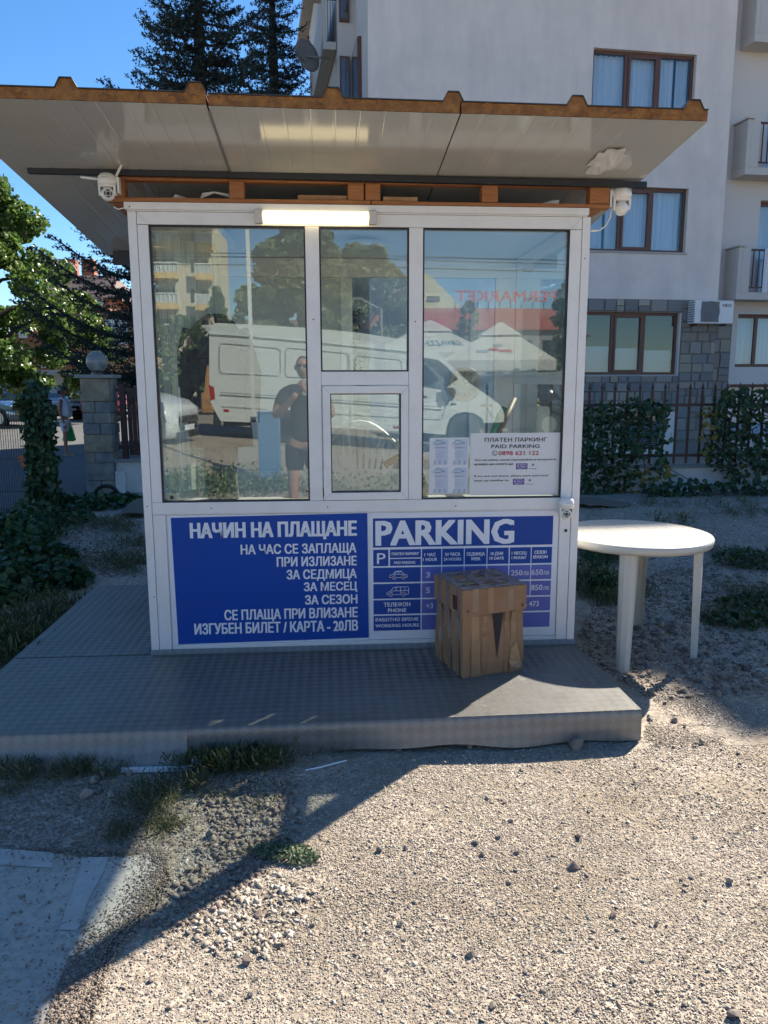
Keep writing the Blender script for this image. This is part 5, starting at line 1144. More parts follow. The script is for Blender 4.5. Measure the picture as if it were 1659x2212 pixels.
put_car(car('dark car with its roof showing above the ivy at the left', CB, 4.4, Hh=1.6), 12, 892, -.5)
put_car(car('pale car partly hidden by the stone gate pillar', CS, 4.4), 205, 890, 1.2)
put_car(car('red car glimpsed between the pillar and the brown gate', CR, 4.2), 262, 905, 1.4)

# ------------------------------------------------------------------ beyond the passage
TS = thing('transformer_station', 'long low pale concrete transformer station behind the parked cars', 'building', (-14, 34, 0))
TM = M('station_panel', (.40, .37, .31), .85, dirt=(.25, .23, .2), ds=.6, dfac=.5)
pT = atY(0, 812, 34); pTr = atY(158, 812, 34); zt = atY(80, 805, 34).z
box('wall_block', TM, TS, pT.x - 3, pTr.x, 34, 38, 0, zt - .1); box('roof_slab', M('station_roof', (.35, .36, .36), .8), TS, pT.x - 3.3, pTr.x + .2, 33.8, 38.2, zt - .1, zt + .12)
for px in (2, 38, 62, 84, 107, 140): p = atY(px, 830, 33.97); box('panel_joint', M('joint_dark', (.12, .115, .1), .9) if 'joint_dark' not in bpy.data.materials else bpy.data.materials['joint_dark'], TS, p.x - .04, p.x + .04, 33.965, 33.995, 0, zt - .12)
pa = atY(52, 815, 33.95); pb_ = atY(106, 815, 33.95); box('steel_door', M('station_door', (.27, .275, .26), .6), TS, pa.x, pb_.x, 33.94, 33.99, 0, zt - .3)
p0 = atY(62, 819, 33.93); p1 = atY(93, 814, 33.93); text('ТП "ГАЛАКСИ"', p0.x, p1.x, p0.z, (p1.z - p0.z) * .6, 33.935, INKK, TS, .01)
pa = atY(90, 845, 33.9); pb_ = atY(98, 832, 33.9); box('warning_plate', M('warning_yellow', (.55, .30, .02), .5), TS, pa.x, pb_.x, 33.92, 33.935, pa.z, pb_.z)
gw = thing('graffiti_wall', 'bright sunlit white wall with red and grey graffiti left of the stone pillar', 'wall', (-8, 31, 0))
pa = atY(156, 880, 31); pb_ = atY(192, 806, 31); box('wall_face', M('white_wall', (.66, .64, .60), .9, dirt=(.4, .38, .36), ds=1.2, dfac=.6), gw, pa.x, pb_.x + 1.2, 31, 31.2, 0, pb_.z)
for (x, y, m) in ((182, 828, INKR), (168, 824, GREY), (180, 846, GREY), (186, 838, INKR), (171, 842, GREY)):
    p = atY(x, y, 30.98); strokes('graffiti_mark', [circ(p.x, p.z, .13, 7), [(p.x - .2, p.z - .18), (p.x, p.z + .2), (p.x + .22, p.z - .1)]], .05, 30.985, m, gw)
ob = thing('orange_building', 'orange brick apartment house with a mansard roof behind the left trees', 'building', (-20, 46, 0))
OM = M('orange_render', (.36, .135, .05), .9, var=(.32, .12, .05), vs=.8); OMW = M('mansard_grey', (.16, .115, .10), .85, bump=.3, bs=8); OT = M('tile_band', (.38, .12, .06), .8)
xl_ = atY(20, 700, 46).x; xm_ = atY(245, 700, 46).x; z1_ = atY(100, 697, 46).z; z2_ = atY(100, 640, 46).z; z3_ = atY(100, 590, 48).z
box('wall', OM, ob, xl_, xm_, 46, 56, 0, z1_)
b = MB(); 
for k in range(26): 
    x = atY(112 + k * 4.6, 690, 45.9).x; b.box(x, x + .11, 45.86, 45.95, z1_ - .55, z1_ + .15)
b.build('tile', OT, ob); box('tile_band', OT, ob, xl_, xm_, 45.95, 46.3, z1_ - .3, z1_ + .1)
box('upper_wall', M('upper_brown', (.27, .13, .08), .9), ob, xl_ + 2, xm_ - .5, 47, 56, z1_ + .1, z2_ + .3)
MB().add([(xl_ + 1.5, 46.6, z2_), (xm_, 46.6, z2_), (xm_ - .5, 49, z3_), (xl_ + 2.5, 49, z3_), (xl_ + 1.5, 58, z2_), (xm_, 58, z2_)], [(0, 1, 2, 3), (1, 5, 2), (3, 4, 0), (3, 2, 5, 4)]).build('mansard_roof', OMW, ob)
MB().tube([atY(128 + 22 * math.cos(a), 588 - 12 * math.sin(a), 46.5) for a in [math.pi * i / 10 for i in range(11)]], .5, 6).build('curved_dormer', OMW, ob)
WW = M('window_white', (.62, .62, .62), .5); xr_ = atY(320, 700, 44).x
box('corner_wing', M('wing_orange', (.42, .24, .11), .9), ob, xm_, xr_, 44.5, 54, 0, z2_ - 1)
for (px, py, w, h) in ((93, 718, 17, 24), (161, 716, 18, 26), (98, 782, 17, 25), (50, 718, 16, 24), (50, 782, 16, 24), (132, 655, 14, 22), (175, 645, 14, 22), (215, 650, 14, 22), (252, 705, 13, 30), (268, 705, 13, 30), (236, 705, 13, 30), (252, 762, 13, 28), (270, 762, 13, 28), (205, 780, 15, 24)):
    Yw = 46 if px < 225 else 44.5; Yw = 47 if py < 670 else Yw
    a = atY(px - w / 2, py + h / 2, Yw - .03); c_ = atY(px + w / 2, py - h / 2, Yw - .03); f = ring('window', WW, ob, a.x, c_.x, a.z, c_.z, .09, Yw - .08, Yw - .002, 0)
    box('pane', HGLASS, f, a.x + .09, c_.x - .09, Yw - .05, Yw - .04, a.z + .09, c_.z - .09); box('dark_inside', ROOMD, f, a.x + .09, c_.x - .09, Yw - .02, Yw - .01, a.z + .09, c_.z - .09)
a = atY(228, 722, 44); c_ = atY(285, 745, 44); box('balcony', WW, ob, a.x, c_.x, 43.6, 44.5, c_.z, a.z)
for px in (150, 190): p = atY(px, 590, 50); box('chimney', OT, ob, p.x - .4, p.x + .4, 50, 50.8, p.z - 1, p.z + .9)

# ------------------------------------------------------------------ trees
PLANE = M('plane_leaf', (.07, .13, .03), .35, island=[(.05, .10, .02), (.08, .15, .03), (.12, .20, .04), (.17, .25, .06), (.07, .13, .03), (.22, .29, .08)], transl=.45)
TBARK = M('dark_bark', (.03, .025, .02), .9)
def broad_tree(name, label, c, h, r, seed, n=9000, leaf=.17, base=None, group=None, mat=PLANE, zlow=.25):
    t = thing(name, label, 'tree', c, group); rr = np.random.default_rng(seed); rd_ = random.Random(seed); c = Vector(c)
    b = MB(); tips = []
    b.tube([c + Vector((0, 0, -.1)), c + Vector((.05, 0, h * .2)), c + Vector((0, .1, h * .45)), c + Vector((.1, 0, h * .8))], [.035 * h * .6, .026 * h * .6, .018 * h * .6, .01], 8)
    for i in range(16):
        a = rd_.uniform(0, 6.28); z0 = h * rd_.uniform(.22, .65); l = r * rd_.uniform(.6, 1.0); e = c + Vector((math.cos(a) * l, math.sin(a) * l, z0 + rd_.uniform(.1, .4) * h * .6)); p0 = c + Vector((0, 0, z0)); mid = (p0 + e) / 2 + Vector((0, 0, .04 * h))
        b.tube([p0, mid, e], [.10 * h / 8, .06 * h / 8, .02], 5); tips += [e, mid]
    b.build('trunk', TBARK, t)
    cl = []
    for i in range(95):
        a = rd_.uniform(0, 6.28); z = rd_.uniform(zlow, 1.0); prof = math.sin(math.pi * min(1, max(.04, (z - zlow + .10) / (1.12 - zlow)))) ** .6; q = math.sqrt(rd_.random()) if rd_.random() < .4 else rd_.uniform(.7, 1.02)
        cl.append((c.x + math.cos(a) * r * prof * q, c.y + math.sin(a) * r * prof * q, c.z + z * h, r * rd_.uniform(.14, .27)))
    cl = np.array(cl); k = rr.integers(0, len(cl), n); d = rr.normal(size=(n, 3)); d /= np.linalg.norm(d, axis=1)[:, None]; q = rr.uniform(.45, 1.05, (n, 1)) * cl[k, 3:4]
    P_ = cl[k, :3] + d * q * np.array([1.1, 1.1, .75]); leaves('crown', P_, leaf, mat, t, rr); return t
CEDL = M('cedar_needle', (.018, .04, .035), .6, island=[(.010, .024, .022), (.016, .036, .032), (.026, .052, .044), (.036, .066, .055)], transl=.12)
CEDB = M('cedar_bark', (.035, .028, .022), .9)
def cedar(name, label, c, h, r, seed, lev=.40, z0=1.4, nper=6, dens=1.0, group=None, up=.12, sparse=1.0, pw=1.0):
    t = thing(name, label, 'tree', c, group); rd_ = random.Random(seed); rr = np.random.default_rng(seed); c = Vector(c); b = MB(); NC = []; ND = []
    b.tube([c + Vector((0, 0, -.1)), c + Vector((.0, 0, h * .5)), c + Vector((0, 0, h))], [.022 * h, .013 * h, .012], 8)
    z = z0
    while z < h - .15:
        fr = (z - z0) / (h - z0); rad = r * (1 - fr) ** pw * (1 if fr > .05 else .8)
        a0 = rd_.uniform(0, 6.28)
        for i in range(nper):
            a = a0 + i * 2 * math.pi / nper + rd_.uniform(-.35, .35); l = max(.25, rad * rd_.uniform(.72, 1.12)); d = Vector((math.cos(a), math.sin(a), 0)); s_ = Vector((-d.y, d.x, 0)); zz = z + rd_.uniform(-.15, .15)
            def bp(u): return c + d * (l * u) + Vector((0, 0, zz + l * (.10 * u + up * u * u - .16 * math.sin(u * 3.0)))) + s_ * (.05 * l * math.sin(u * 3 + i))
            b.tube([bp(u / 5) for u in range(6)], [.035 * l / 2 * (1 - u / 5.6) + .004 for u in range(6)], 4, False)
            nt2 = int((5 + l * 8) * sparse)
            for k in range(nt2):
                u = .16 + .84 * (k + rd_.random()) / nt2; side = 1 if k % 2 else -1; tl = l * .34 * (1.12 - u) * rd_.uniform(.6, 1.25) + .12; p0 = bp(u); dir_ = (s_ * side * .85 + d * rd_.uniform(.3, .9) + Vector((0, 0, rd_.uniform(-.18, .22)))).normalized()
                m_ = max(4, int(tl * 34 * dens))
                b.tube([p0, p0 + dir_ * tl], [.006, .003], 3, False)
                for q in range(m_):
                    v = (q + rd_.random()) / m_; NC.append((p0 + dir_ * tl * v + Vector((rd_.gauss(0, .018), rd_.gauss(0, .018), rd_.gauss(.018, .022))))[:])
            m_ = int(l * 16 * dens)
            for q in range(m_): NC.append((bp(.25 + .75 * q / m_) + Vector((rd_.gauss(0, .02), rd_.gauss(0, .02), rd_.gauss(.02, .03))))[:])
        z += lev * (1 - .45 * fr)
    b.build('trunk', CEDB, t)
    NC = np.array(NC); n = len(NC)
    tv = [(0, -.5, -.1), (.16, 0, .05), (0, .55, .1), (-.16, 0, .05), (.45, .1, .12), (-.45, -.1, .14), (.05, .0, .5)]; tf = [(0, 1, 2), (0, 2, 3), (4, 3, 1), (5, 1, 3), (6, 1, 3)]
    R_ = rand_rot(n, rr, .4); s = rr.uniform(.7, 1.3, (n, 1)) * .085 * np.ones((1, 3)); link_mesh('crown', scatter_mesh('crown', NC, R_, s, tv, tf), CEDL, t); return n
pc1 = atY(430, 100, 13.2); pc2 = atY(590, 100, 18)
n1 = cedar('cedar_tree', 'big dark blue cedar rising behind the kiosk roof at left', (pc1.x, 13.2, 0), 12.5, 4.3, 5, dens=1.35, lev=.38, nper=6, sparse=1.05, pw=1.15)
n2 = cedar('cedar_tree', 'slender cedar with bare top twigs beside the grey block', (pc2.x, 18, 0), 14.2, 2.9, 8, dens=1.2, lev=.40, nper=6, sparse=1.0, pw=1.0)
print('cedar sprays', n1, n2)
p = atY(-40, 900, 22); broad_tree('plane_tree', 'tall plane tree with glittering leaves at the left edge', (p.x, 22, 0), 7.9, 2.75, 21, n=42000, leaf=.13, zlow=.14)
p = atY(200, 900, 27); broad_tree('plane_tree', 'smaller plane tree before the orange house above the globe lamp', (p.x - .15, 27, 0), 4.9, 1.25, 23, n=7000, leaf=.12, zlow=.2)
p = atY(-330, 900, 24); broad_tree('plane_tree', 'plane tree standing beyond the left edge of the frame', (p.x, 24, 0), 8.5, 3.2, 29, n=5000, leaf=.17)

# ------------------------------------------------------------------ behind the camera: what the front panes mirror
# white van
VY = 12.3            # virtual depth of its kiosk side
def v_(px, py, Yv=VY): return rf(px, py, Yv)
van = thing('white_van', 'long white high roof panel van parked facing the kiosk front across the lot', 'van', rf(760, 960, VY + 1))
VW = M('van_white', (.60, .63, .61), .3, coat=.4, dirt=(.5, .52, .5), ds=1.2, dfac=.4)
side = [(459.4, 699.5), (471, 697.5), (560, 702), (661, 708), (780, 719), (883.9, 735), (913, 743), (932, 752), (948, 764), (975, 790), (1016, 829), (1050, 852), (1077, 872), (1087, 886), (1090, 900), (1088, 912),
        (1046, 914), (1040, 902), (1024, 893), (1004, 890), (984, 894), (971, 905), (965, 922), (962, 939), (913, 935.5), (800, 929), (662, 921), (655, 900), (640, 889), (620, 885), (600, 889), (588, 902), (582, 914), (477, 910), (462, 884), (454, 866), (452, 830), (452, 722)]
Wv = 1.95
pts = [v_(*p) for p in side]; cxv = sum((p.x for p in pts)) / len(pts)
b = MB(); n = len(pts); inner = []
top_z = max(p.z for p in pts)
lay = []
for k, (dy, sh) in enumerate(((.07, .93), (0, 1.0), (-.0, 1.0), (-Wv, 1.0), (-Wv - .07, .93))):
    lay.append([(cxv + (p.x - cxv) * (1 - (1 - sh) * .25), p.y + dy - (.07 if k == 0 else 0) * 0, p.z - (1 - sh) * .5 * max(0, (p.z - 1.5))) for p in pts])
lay = [lay[1], lay[3]]
vs = lay[0] + lay[1]; fs = [tuple(range(n))[::-1], tuple(range(n, 2 * n))] + [(i, (i + 1) % n, (i + 1) % n + n, i + n) for i in range(n)]
body = b.add(vs, fs).build('body', VW, van)
def dent(poly, w=.018, off=.006, m=None, nm='side_moulding'):
    b = MB(); q = [v_(*p) for p in poly]
    for i in range(len(q) - 1):
        a, c_ = q[i], q[i + 1]
        def sh(p): return Vector((p.x, p.y + off, p.z))
        b.beam(sh(a), sh(c_), w, .012)
    return b.build(nm, m or VGR, van)
VGR = M('van_groove', (.30, .32, .31), .5)
dent([(452, 724), (560, 731), (662, 740), (780, 751), (884, 763), (912, 769)], .02); dent([(453, 721), (560, 728), (662, 737), (884, 759)], .03, .008, VW)
def rrect(x0, y0, x1, y1, sl=.02): return [(x0 + 6, y0), (x1 - 5, y0 + (x1 - x0) * .085), (x1, y0 + (x1 - x0) * .085 + 6), (x1, y1 + (x1 - x0) * .04 - 5), (x1 - 5, y1 + (x1 - x0) * .04), (x0 + 5, y1), (x0, y1 - 6), (x0, y0 + 6), (x0 + 6, y0)]
dent(rrect(474, 741, 606, 806), .022); dent(rrect(617, 751, 752, 814), .022); dent(rrect(767, 768, 868, 825), .022)
dent([(477, 847), (600, 855), (700, 862), (800, 869), (955, 879)], .018); dent([(477, 851), (600, 859), (700, 866), (800, 873), (955, 884)], .05, .010, VW); dent([(477, 878), (575, 884)], .014); dent([(700, 893), (800, 899), (950, 907)], .014)
dent([(908, 770), (906, 850), (906, 932)], .014); dent([(960, 842), (962, 880), (955, 905)], .012); dent([(755, 762), (757, 925)], .010)
def vpoly(nm, poly, m, off=.012):
    q = [v_(*p) for p in poly]; q = [Vector((p.x, p.y + off, p.z)) for p in q]; b = MB(); b.extr(q[::-1], (0, -.01, 0)); return b.build(nm, m, van)
vpoly('cab_window', [(913, 773), (946, 777), (962, 790), (990, 819), (958, 842), (913, 834)], CGLASS)
vpoly('wing_mirror', [(952, 838), (978, 838), (984, 848), (976, 866), (957, 868), (951, 858)], PLASTK, .10)
vpoly('tail_light', [(451, 831), (462, 836), (465, 862), (455, 864)], bpy.data.materials['tail_red']); vpoly('side_marker', [(484, 884), (495, 885), (495, 890), (484, 889)], bpy.data.materials['tail_red']); vpoly('side_marker', [(850, 920), (862, 921), (862, 926), (850, 925)], bpy.data.materials['tail_red']); vpoly('badge', [(974, 871), (985, 871), (985, 875), (974, 875)], PLASTK)
vpoly('door_handle', [(914, 855), (922, 855), (922, 860), (914, 860)], PLASTK); vpoly('headlight', [(1052, 881), (1078, 889), (1082, 903), (1066, 902)], bpy.data.materials['headlamp'])
vpoly('lower_bumper', [(1040, 915), (1087, 913), (1080, 940), (1046, 940)], PLASTK); vpoly('rear_bumper', [(462, 886), (478, 912), (478, 925), (460, 920)], PLASTK)
for (wx, wy) in ((620, 921), (1004, 928)):
    c = v_(wx, wy); c.y -= .12
    for dy in (0, -1.7):
        w_ = MB().lathe([(.2, -.11), (.33, -.11), (.345, -.08), (.345, .08), (.33, .11), (.2, .11)], 24, c + Vector((0, dy, -.02)), 'y').build('wheel', RUBBER, van); MB().lathe([(.001, .1), (.19, .095), (.20, .11)], 20, c + Vector((0, dy, -.02)), 'y').build('hub', M('hub_dark', (.12, .12, .12), .5) if 'hub_dark' not in bpy.data.materials else bpy.data.materials['hub_dark'], w_)
c = v_(620, 905); box('underbody', PLASTK, van, v_(480, 900).x, v_(1080, 900).x, c.y - 1.85, c.y - .14, c.z - .15, c.z + .25)

# the man with the phone, mirrored beside the hatch
MS = 1.93 / 1.80
mx_ = rf(653, 823, 4.235).x; my_ = -4.42; mo = (mx_, my_, 0)
pm_ = thing('person', 'man in dark t-shirt and shorts photographing the kiosk with a phone', 'person', mo)
TEE = M('dark_tee', (.016, .018, .02), .9, bump=.3, bs=9); SHO = M('dark_shorts', (.018, .019, .022), .9, bump=.3, bs=9)
# facing +y; his right hand is at -x ... local x right in the world
Jm = [(0, 0, .98, .07), (0, 0, 1.15, .07), (0, -.01, 1.32, .09), (0, 0, 1.47, .075), (0, .01, 1.56, .062),
      (-.10, 0, .90, .105), (-.12, .01, .50, .062), (-.13, -.01, .13, .042), (-.13, 0, .05, .042), (-.14, .17, .035, .035),
      (.10, 0, .90, .105), (.12, .01, .50, .062), (.13, -.01, .13, .042), (.13, 0, .05, .042), (.14, .17, .035, .035),
      (-.21, 0, 1.43, .07), (-.29, .06, 1.17, .048), (-.09, .22, 1.38, .034), (-.055, .235, 1.42, .036),
      (.21, 0, 1.43, .07), (.29, .06, 1.17, .048), (.14, .22, 1.38, .034), (.105, .235, 1.42, .036)]
skin('body', scaled(Jm, mo, MS), Ew, SKIN, pm_)
skin('t_shirt', scaled([(0, 0, .86, .15), (0, 0, 1.10, .145), (0, .0, 1.32, .155), (0, 0, 1.45, .10), (-.19, 0, 1.41, .082), (-.25, .045, 1.27, .074), (.19, 0, 1.41, .082), (.25, .045, 1.27, .074)], mo, MS), [(0, 1), (1, 2), (2, 3), (3, 4), (4, 5), (3, 6), (6, 7)], TEE, pm_)
skin('shorts', scaled([(0, 0, .97, .145), (-.09, 0, .85, .125), (-.11, .01, .60, .10), (.09, 0, .85, .125), (.11, .01, .60, .10)], mo, MS), [(0, 1), (1, 2), (0, 3), (3, 4)], SHO, pm_)
head(pm_, Vector(mo) + Vector((0, .01, 1.675)) * MS, MS, (0, 1, 0), SKIN, HAIR, bald=True)
b = MB(); hand_fingers(b, Vector(mo) + Vector((-.055, .235, 1.42)) * MS, (.75, .1, .5), (0, -.3, 1), MS); hand_fingers(b, Vector(mo) + Vector((.105, .235, 1.42)) * MS, (-.75, .1, .5), (0, -.3, 1), MS); b.build('fingers', SKIN, pm_, smooth=True)
b = MB(); [b.box(mo[0] + sx * .145 - .055, mo[0] + sx * .145 + .055, my_ - .09, my_ + .24, 0, .07) for sx in (-1, 1)]; b.build('shoe', PLASTK, pm_, bevel=.02)
ph = thing('phone', 'pale phone held upright by the man in dark clothes', 'phone', (mo[0] + .03, my_ + .27, 1.55))
box('phone_body', M('phone_body', (.4, .42, .44), .3), ph, mo[0] + .0, mo[0] + .075, my_ + .262, my_ + .27, 1.50, 1.65, .004); b = MB(); [b.lathe([(.008, 0), (.008, .003)], 12, (mo[0] + .055 - dx, my_ + .27, 1.63 - dz), 'y') for dx, dz in ((0, 0), (.0, .022), (.02, .011))]; b.build('lens', PLASTK, ph)

# barrier machine and raised white pole
bm = thing('barrier_machine', 'blue barrier box standing in weeds opposite the kiosk', 'barrier', rf(580, 1058, 7.5))
a = rf(561, 1065, 7.5); c_ = rf(602, 893, 7.5); BB = M('barrier_blue', (.09, .20, .38), .4)
box('cabinet', BB, bm, a.x, c_.x, a.y - .32, a.y, a.z - .1, c_.z, .01); box('lid', BB, bm, a.x - .01, c_.x + .01, a.y - .33, a.y + .01, c_.z, c_.z + .02, .004)
bp_ = thing('barrier_pole', 'white raised barrier pole standing upright beside the blue box', 'pole', rf(546, 940, 8.0))
MB().beam(rf(548, 905, 8.0), rf(530, 380, 8.0), .055, .035, (0, 1, 0)).build('pole', M('pole_white', (.7, .72, .7), .4), bp_); MB().beam(rf(549, 945, 8.0), rf(547, 900, 8.0), .09, .09).build('clamp', M('clamp_grey', (.12, .14, .17), .5), bp_)

# cream apartment block with balconies
cb = thing('cream_apartment_block', 'cream apartment block with yellow balcony fascias across the street', 'building', rf(395, 800, 66))
CM = M('cream_render', (.52, .47, .36), .9); YF = M('yellow_fascia', (.62, .42, .16), .85); WR = M('white_rail', (.7, .7, .68), .5)
def cz(px, py, Y=66): return rf(px, py, Y)
YR = cz(0, 0).y
def cbox(nm, m, x0, y0, x1, y1, front, depth, par=cb):
    a = cz(x0, y1); c_ = cz(x1, y0); return box(nm, m, par, a.x, c_.x, YR + front - depth, YR + front, a.z, c_.z)
cbox('wall', CM, 310, 470, 452, 900, 0, 12); cbox('stair_tower', CM, 396, 490, 428, 900, 1.0, 1.5)
for i in range(5):
    y = 536 + i * 65
    for (x0, x1, dy) in ((322, 392, 0), (430, 463, 3)):
        f = cbox('balcony', YF, x0, y - 7 + dy, x1, y + 6 + dy, 2.0, 2.0); a = cz(x0, y - 7 + dy); c_ = cz(x1, y - 28 + dy)
        r_ = MB(); r_.box(a.x, c_.x, YR + 1.92, YR + 2.0, c_.z - .08, c_.z); 
        for k in range(9): xx = a.x + (c_.x - a.x) * k / 8; r_.box(xx - .03, xx + .03, YR + 1.92, YR + 1.98, a.z, c_.z)
        r_.build('railing', WR, f); box('glazed_screen', M('screen_glass', (.45, .48, .48), .2) if 'screen_glass' not in bpy.data.materials else bpy.data.materials['screen_glass'], f, a.x, c_.x, YR + 1.85, YR + 1.90, a.z, c_.z - .1)
        cbox('dark_opening', ROOMD, x0 + 8, y - 42 + dy, x1 - 12, y - 9 + dy, .05, .1)
        if x0 > 400: cbox('window', ROOMD, 418, y - 38, 425, y - 10, 1.05, .1)
a = cz(388, 500); c_ = cz(475, 470); MB().add([(cz(300, 0).x, YR + 3.4, a.z), (cz(477, 0).x, YR + 3.4, a.z - .4), (cz(465, 0).x, YR - 2, c_.z + 1.6), (cz(300, 0).x, YR - 2, c_.z + 1.6)], [(0, 1, 2, 3), (3, 2, 1, 0)]).build('roof', M('roof_brown', (.22, .16, .13), .8), cb)
for lb, x0, x1, h, c_ in (('added low grey terrace of houses far behind the lot at the kiosk left', -60, -22, 8.0, (.42, .38, .34)), ('added long pale row of houses far behind the van', -18, 14, 7.2, (.48, .44, .38)), ('added ochre row of houses far behind the supermarket', 16, 60, 8.4, (.40, .30, .20))):  # unseen rows added to hide the low sky mirrored in the grey block's windows
    t = thing('added_house_row', lb, 'houses', ((x0 + x1) / 2, -82, 0)); box('wall', M('row_wall_%d' % x0, c_, .9), t, x0, x1, -92, -82, 0, h)
    MB().extr([(x0 - .5, -92.5, h), (x0 - .5, -81.5, h), (x0 - .5, -87, h + 1.4)], (x1 - x0 + 1, 0, 0)).build('roof', M('row_roof_%d' % x0, (.20, .13, .10), .9), t)
    for k in range(int((x1 - x0) / 3)):
        for z in (1.2, 4.2): box('window', ROOMD, t, x0 + 1 + k * 3, x0 + 2.2 + k * 3, -82.05, -81.98, z, z + 1.5)
# trees and bushes behind
PL2 = M('sunny_leaf', (.08, .13, .03), .5, island=[(.07, .11, .05), (.11, .17, .07), (.17, .23, .09), (.24, .29, .13)], transl=.35)
def rtree(label, px, w, top, Y, seed, n, leaf=.3, mat=PL2, name='plane_tree', zlow=.15):
    c = rf(px, 900, Y); h = rf(px, top, Y).z; r = w / 2 * (Y + 4.2) / F; return broad_tree(name, label, (c.x, c.y, 0), h, r, seed, n, leaf, mat=mat, zlow=zlow)
rtree('large plane tree behind the white van nearest the barrier pole', 650, 215, 488, 26, 31, 34000, .24); rtree('broad plane tree behind the middle of the white van', 790, 200, 540, 30, 33, 34000, .26)
rtree('tall narrow poplar beside the cream apartment block', 478, 42, 625, 44, 35, 2500, .35, name='poplar_tree'); rtree('dark round tree between the poplar and the plane trees', 545, 95, 625, 38, 37, 4000, .35)
rtree('bushy dark tree before the cream apartment block', 410, 120, 690, 30, 39, 4500, .25); rtree('dark bushy tree left of the white van at the mirrored lot edge', 345, 80, 700, 24, 41, 3500, .22)
rtree('small loose tree before the red supermarket', 1010, 50, 655, 31, 43, 1600, .22); rtree('dark tree at the right edge of the mirrored lot', 1260, 130, 560, 27, 45, 4000, .3)
# supermarket
sm = thing('supermarket', 'red fronted supermarket with red rooftop letters behind the umbrellas', 'building', rf(1020, 760, 40))
RM_ = M('market_red', (.34, .07, .05), .6); Y4 = 40; yy = rf(0, 0, Y4).y
def sq(nm, m, x0, y0, x1, y1, f=0., d=6.): a = rf(x0, y1, Y4); c_ = rf(x1, y0, Y4); return box(nm, m, sm, a.x, c_.x, yy + f - d, yy + f, a.z, c_.z)
sq('red_fascia', RM_, 850, 668, 1300, 712, .3, 6.3); sq('shop_wall', M('shop_grey', (.2, .2, .2), .7), 850, 712, 1300, 900, 0, 5.9); [sq('shop_window', CGLASS, x, 735, x + 40, 820, .02, .1) for x in (870, 930, 990, 1050, 1110, 1170)]
a = rf(982, 652, Y4); c_ = rf(1245, 630, Y4)
tx = text('SUPERMARKET', -c_.x, -a.x, a.z, c_.z - a.z, 0, M('letter_red', (.60, .05, .04), .5), None, 0); 
for v in tx.data.vertices: v.co.x = -v.co.x; v.co.y = yy + .35 + (.06 if v.co.y < 0 else -.06)
tx.parent = sm; tx.location = -_ORG[sm.name]; tx.name = 'rooftop_lettering'
b = MB(); [b.box(x, x + .05, yy, yy + .05, rf(0, 668, Y4).z, a.z) for x in np.linspace(a.x, c_.x, 12)]; b.build('letter_frame', PLASTK, sm)
yb = thing('yellow_house', 'pale yellow gabled house behind the red supermarket', 'house', rf(940, 760, 52)); Y5 = 52; a = rf(880, 800, Y5); q = [rf(x, y, Y5) for x, y in ((880, 900), (995, 900), (995, 662), (935, 600), (912, 588), (880, 600))]
MB().extr([(p.x, p.y, max(0, p.z)) for p in q][::-1], (0, -8, 0)).build('wall', M('yellow_render', (.50, .47, .30), .9), yb); p0 = rf(922, 652, Y5); p1 = rf(950, 640, Y5); f = box('window', ROOMD, yb, p0.x, p1.x, p0.y, p0.y + .05, p0.z, p1.z)
MB().beam(rf(912, 586, Y5) + Vector((0, -4, .1)), rf(998, 664, Y5) + Vector((0, -4, .1)), 8.4, .2, (0, 1, 0)).build('roof', M('roof_grey', (.2, .18, .17), .8), yb) if False else None
rh = thing('tiled_house', 'brown roofed house with a chimney left of the yellow house', 'house', rf(850, 760, 50)); a = rf(800, 660, 50); c_ = rf(905, 600, 50); box('wall', OM, rh, a.x, c_.x, a.y - 6, a.y, 0, a.z + .6); MB().extr([(a.x - .4, a.y - 6.5, a.z + .6), (a.x - .4, a.y + .5, a.z + .6), (a.x - .4, a.y - 3, c_.z)], (c_.x - a.x + .8, 0, 0)).build('roof', bpy.data.materials['roof_brown'], rh)
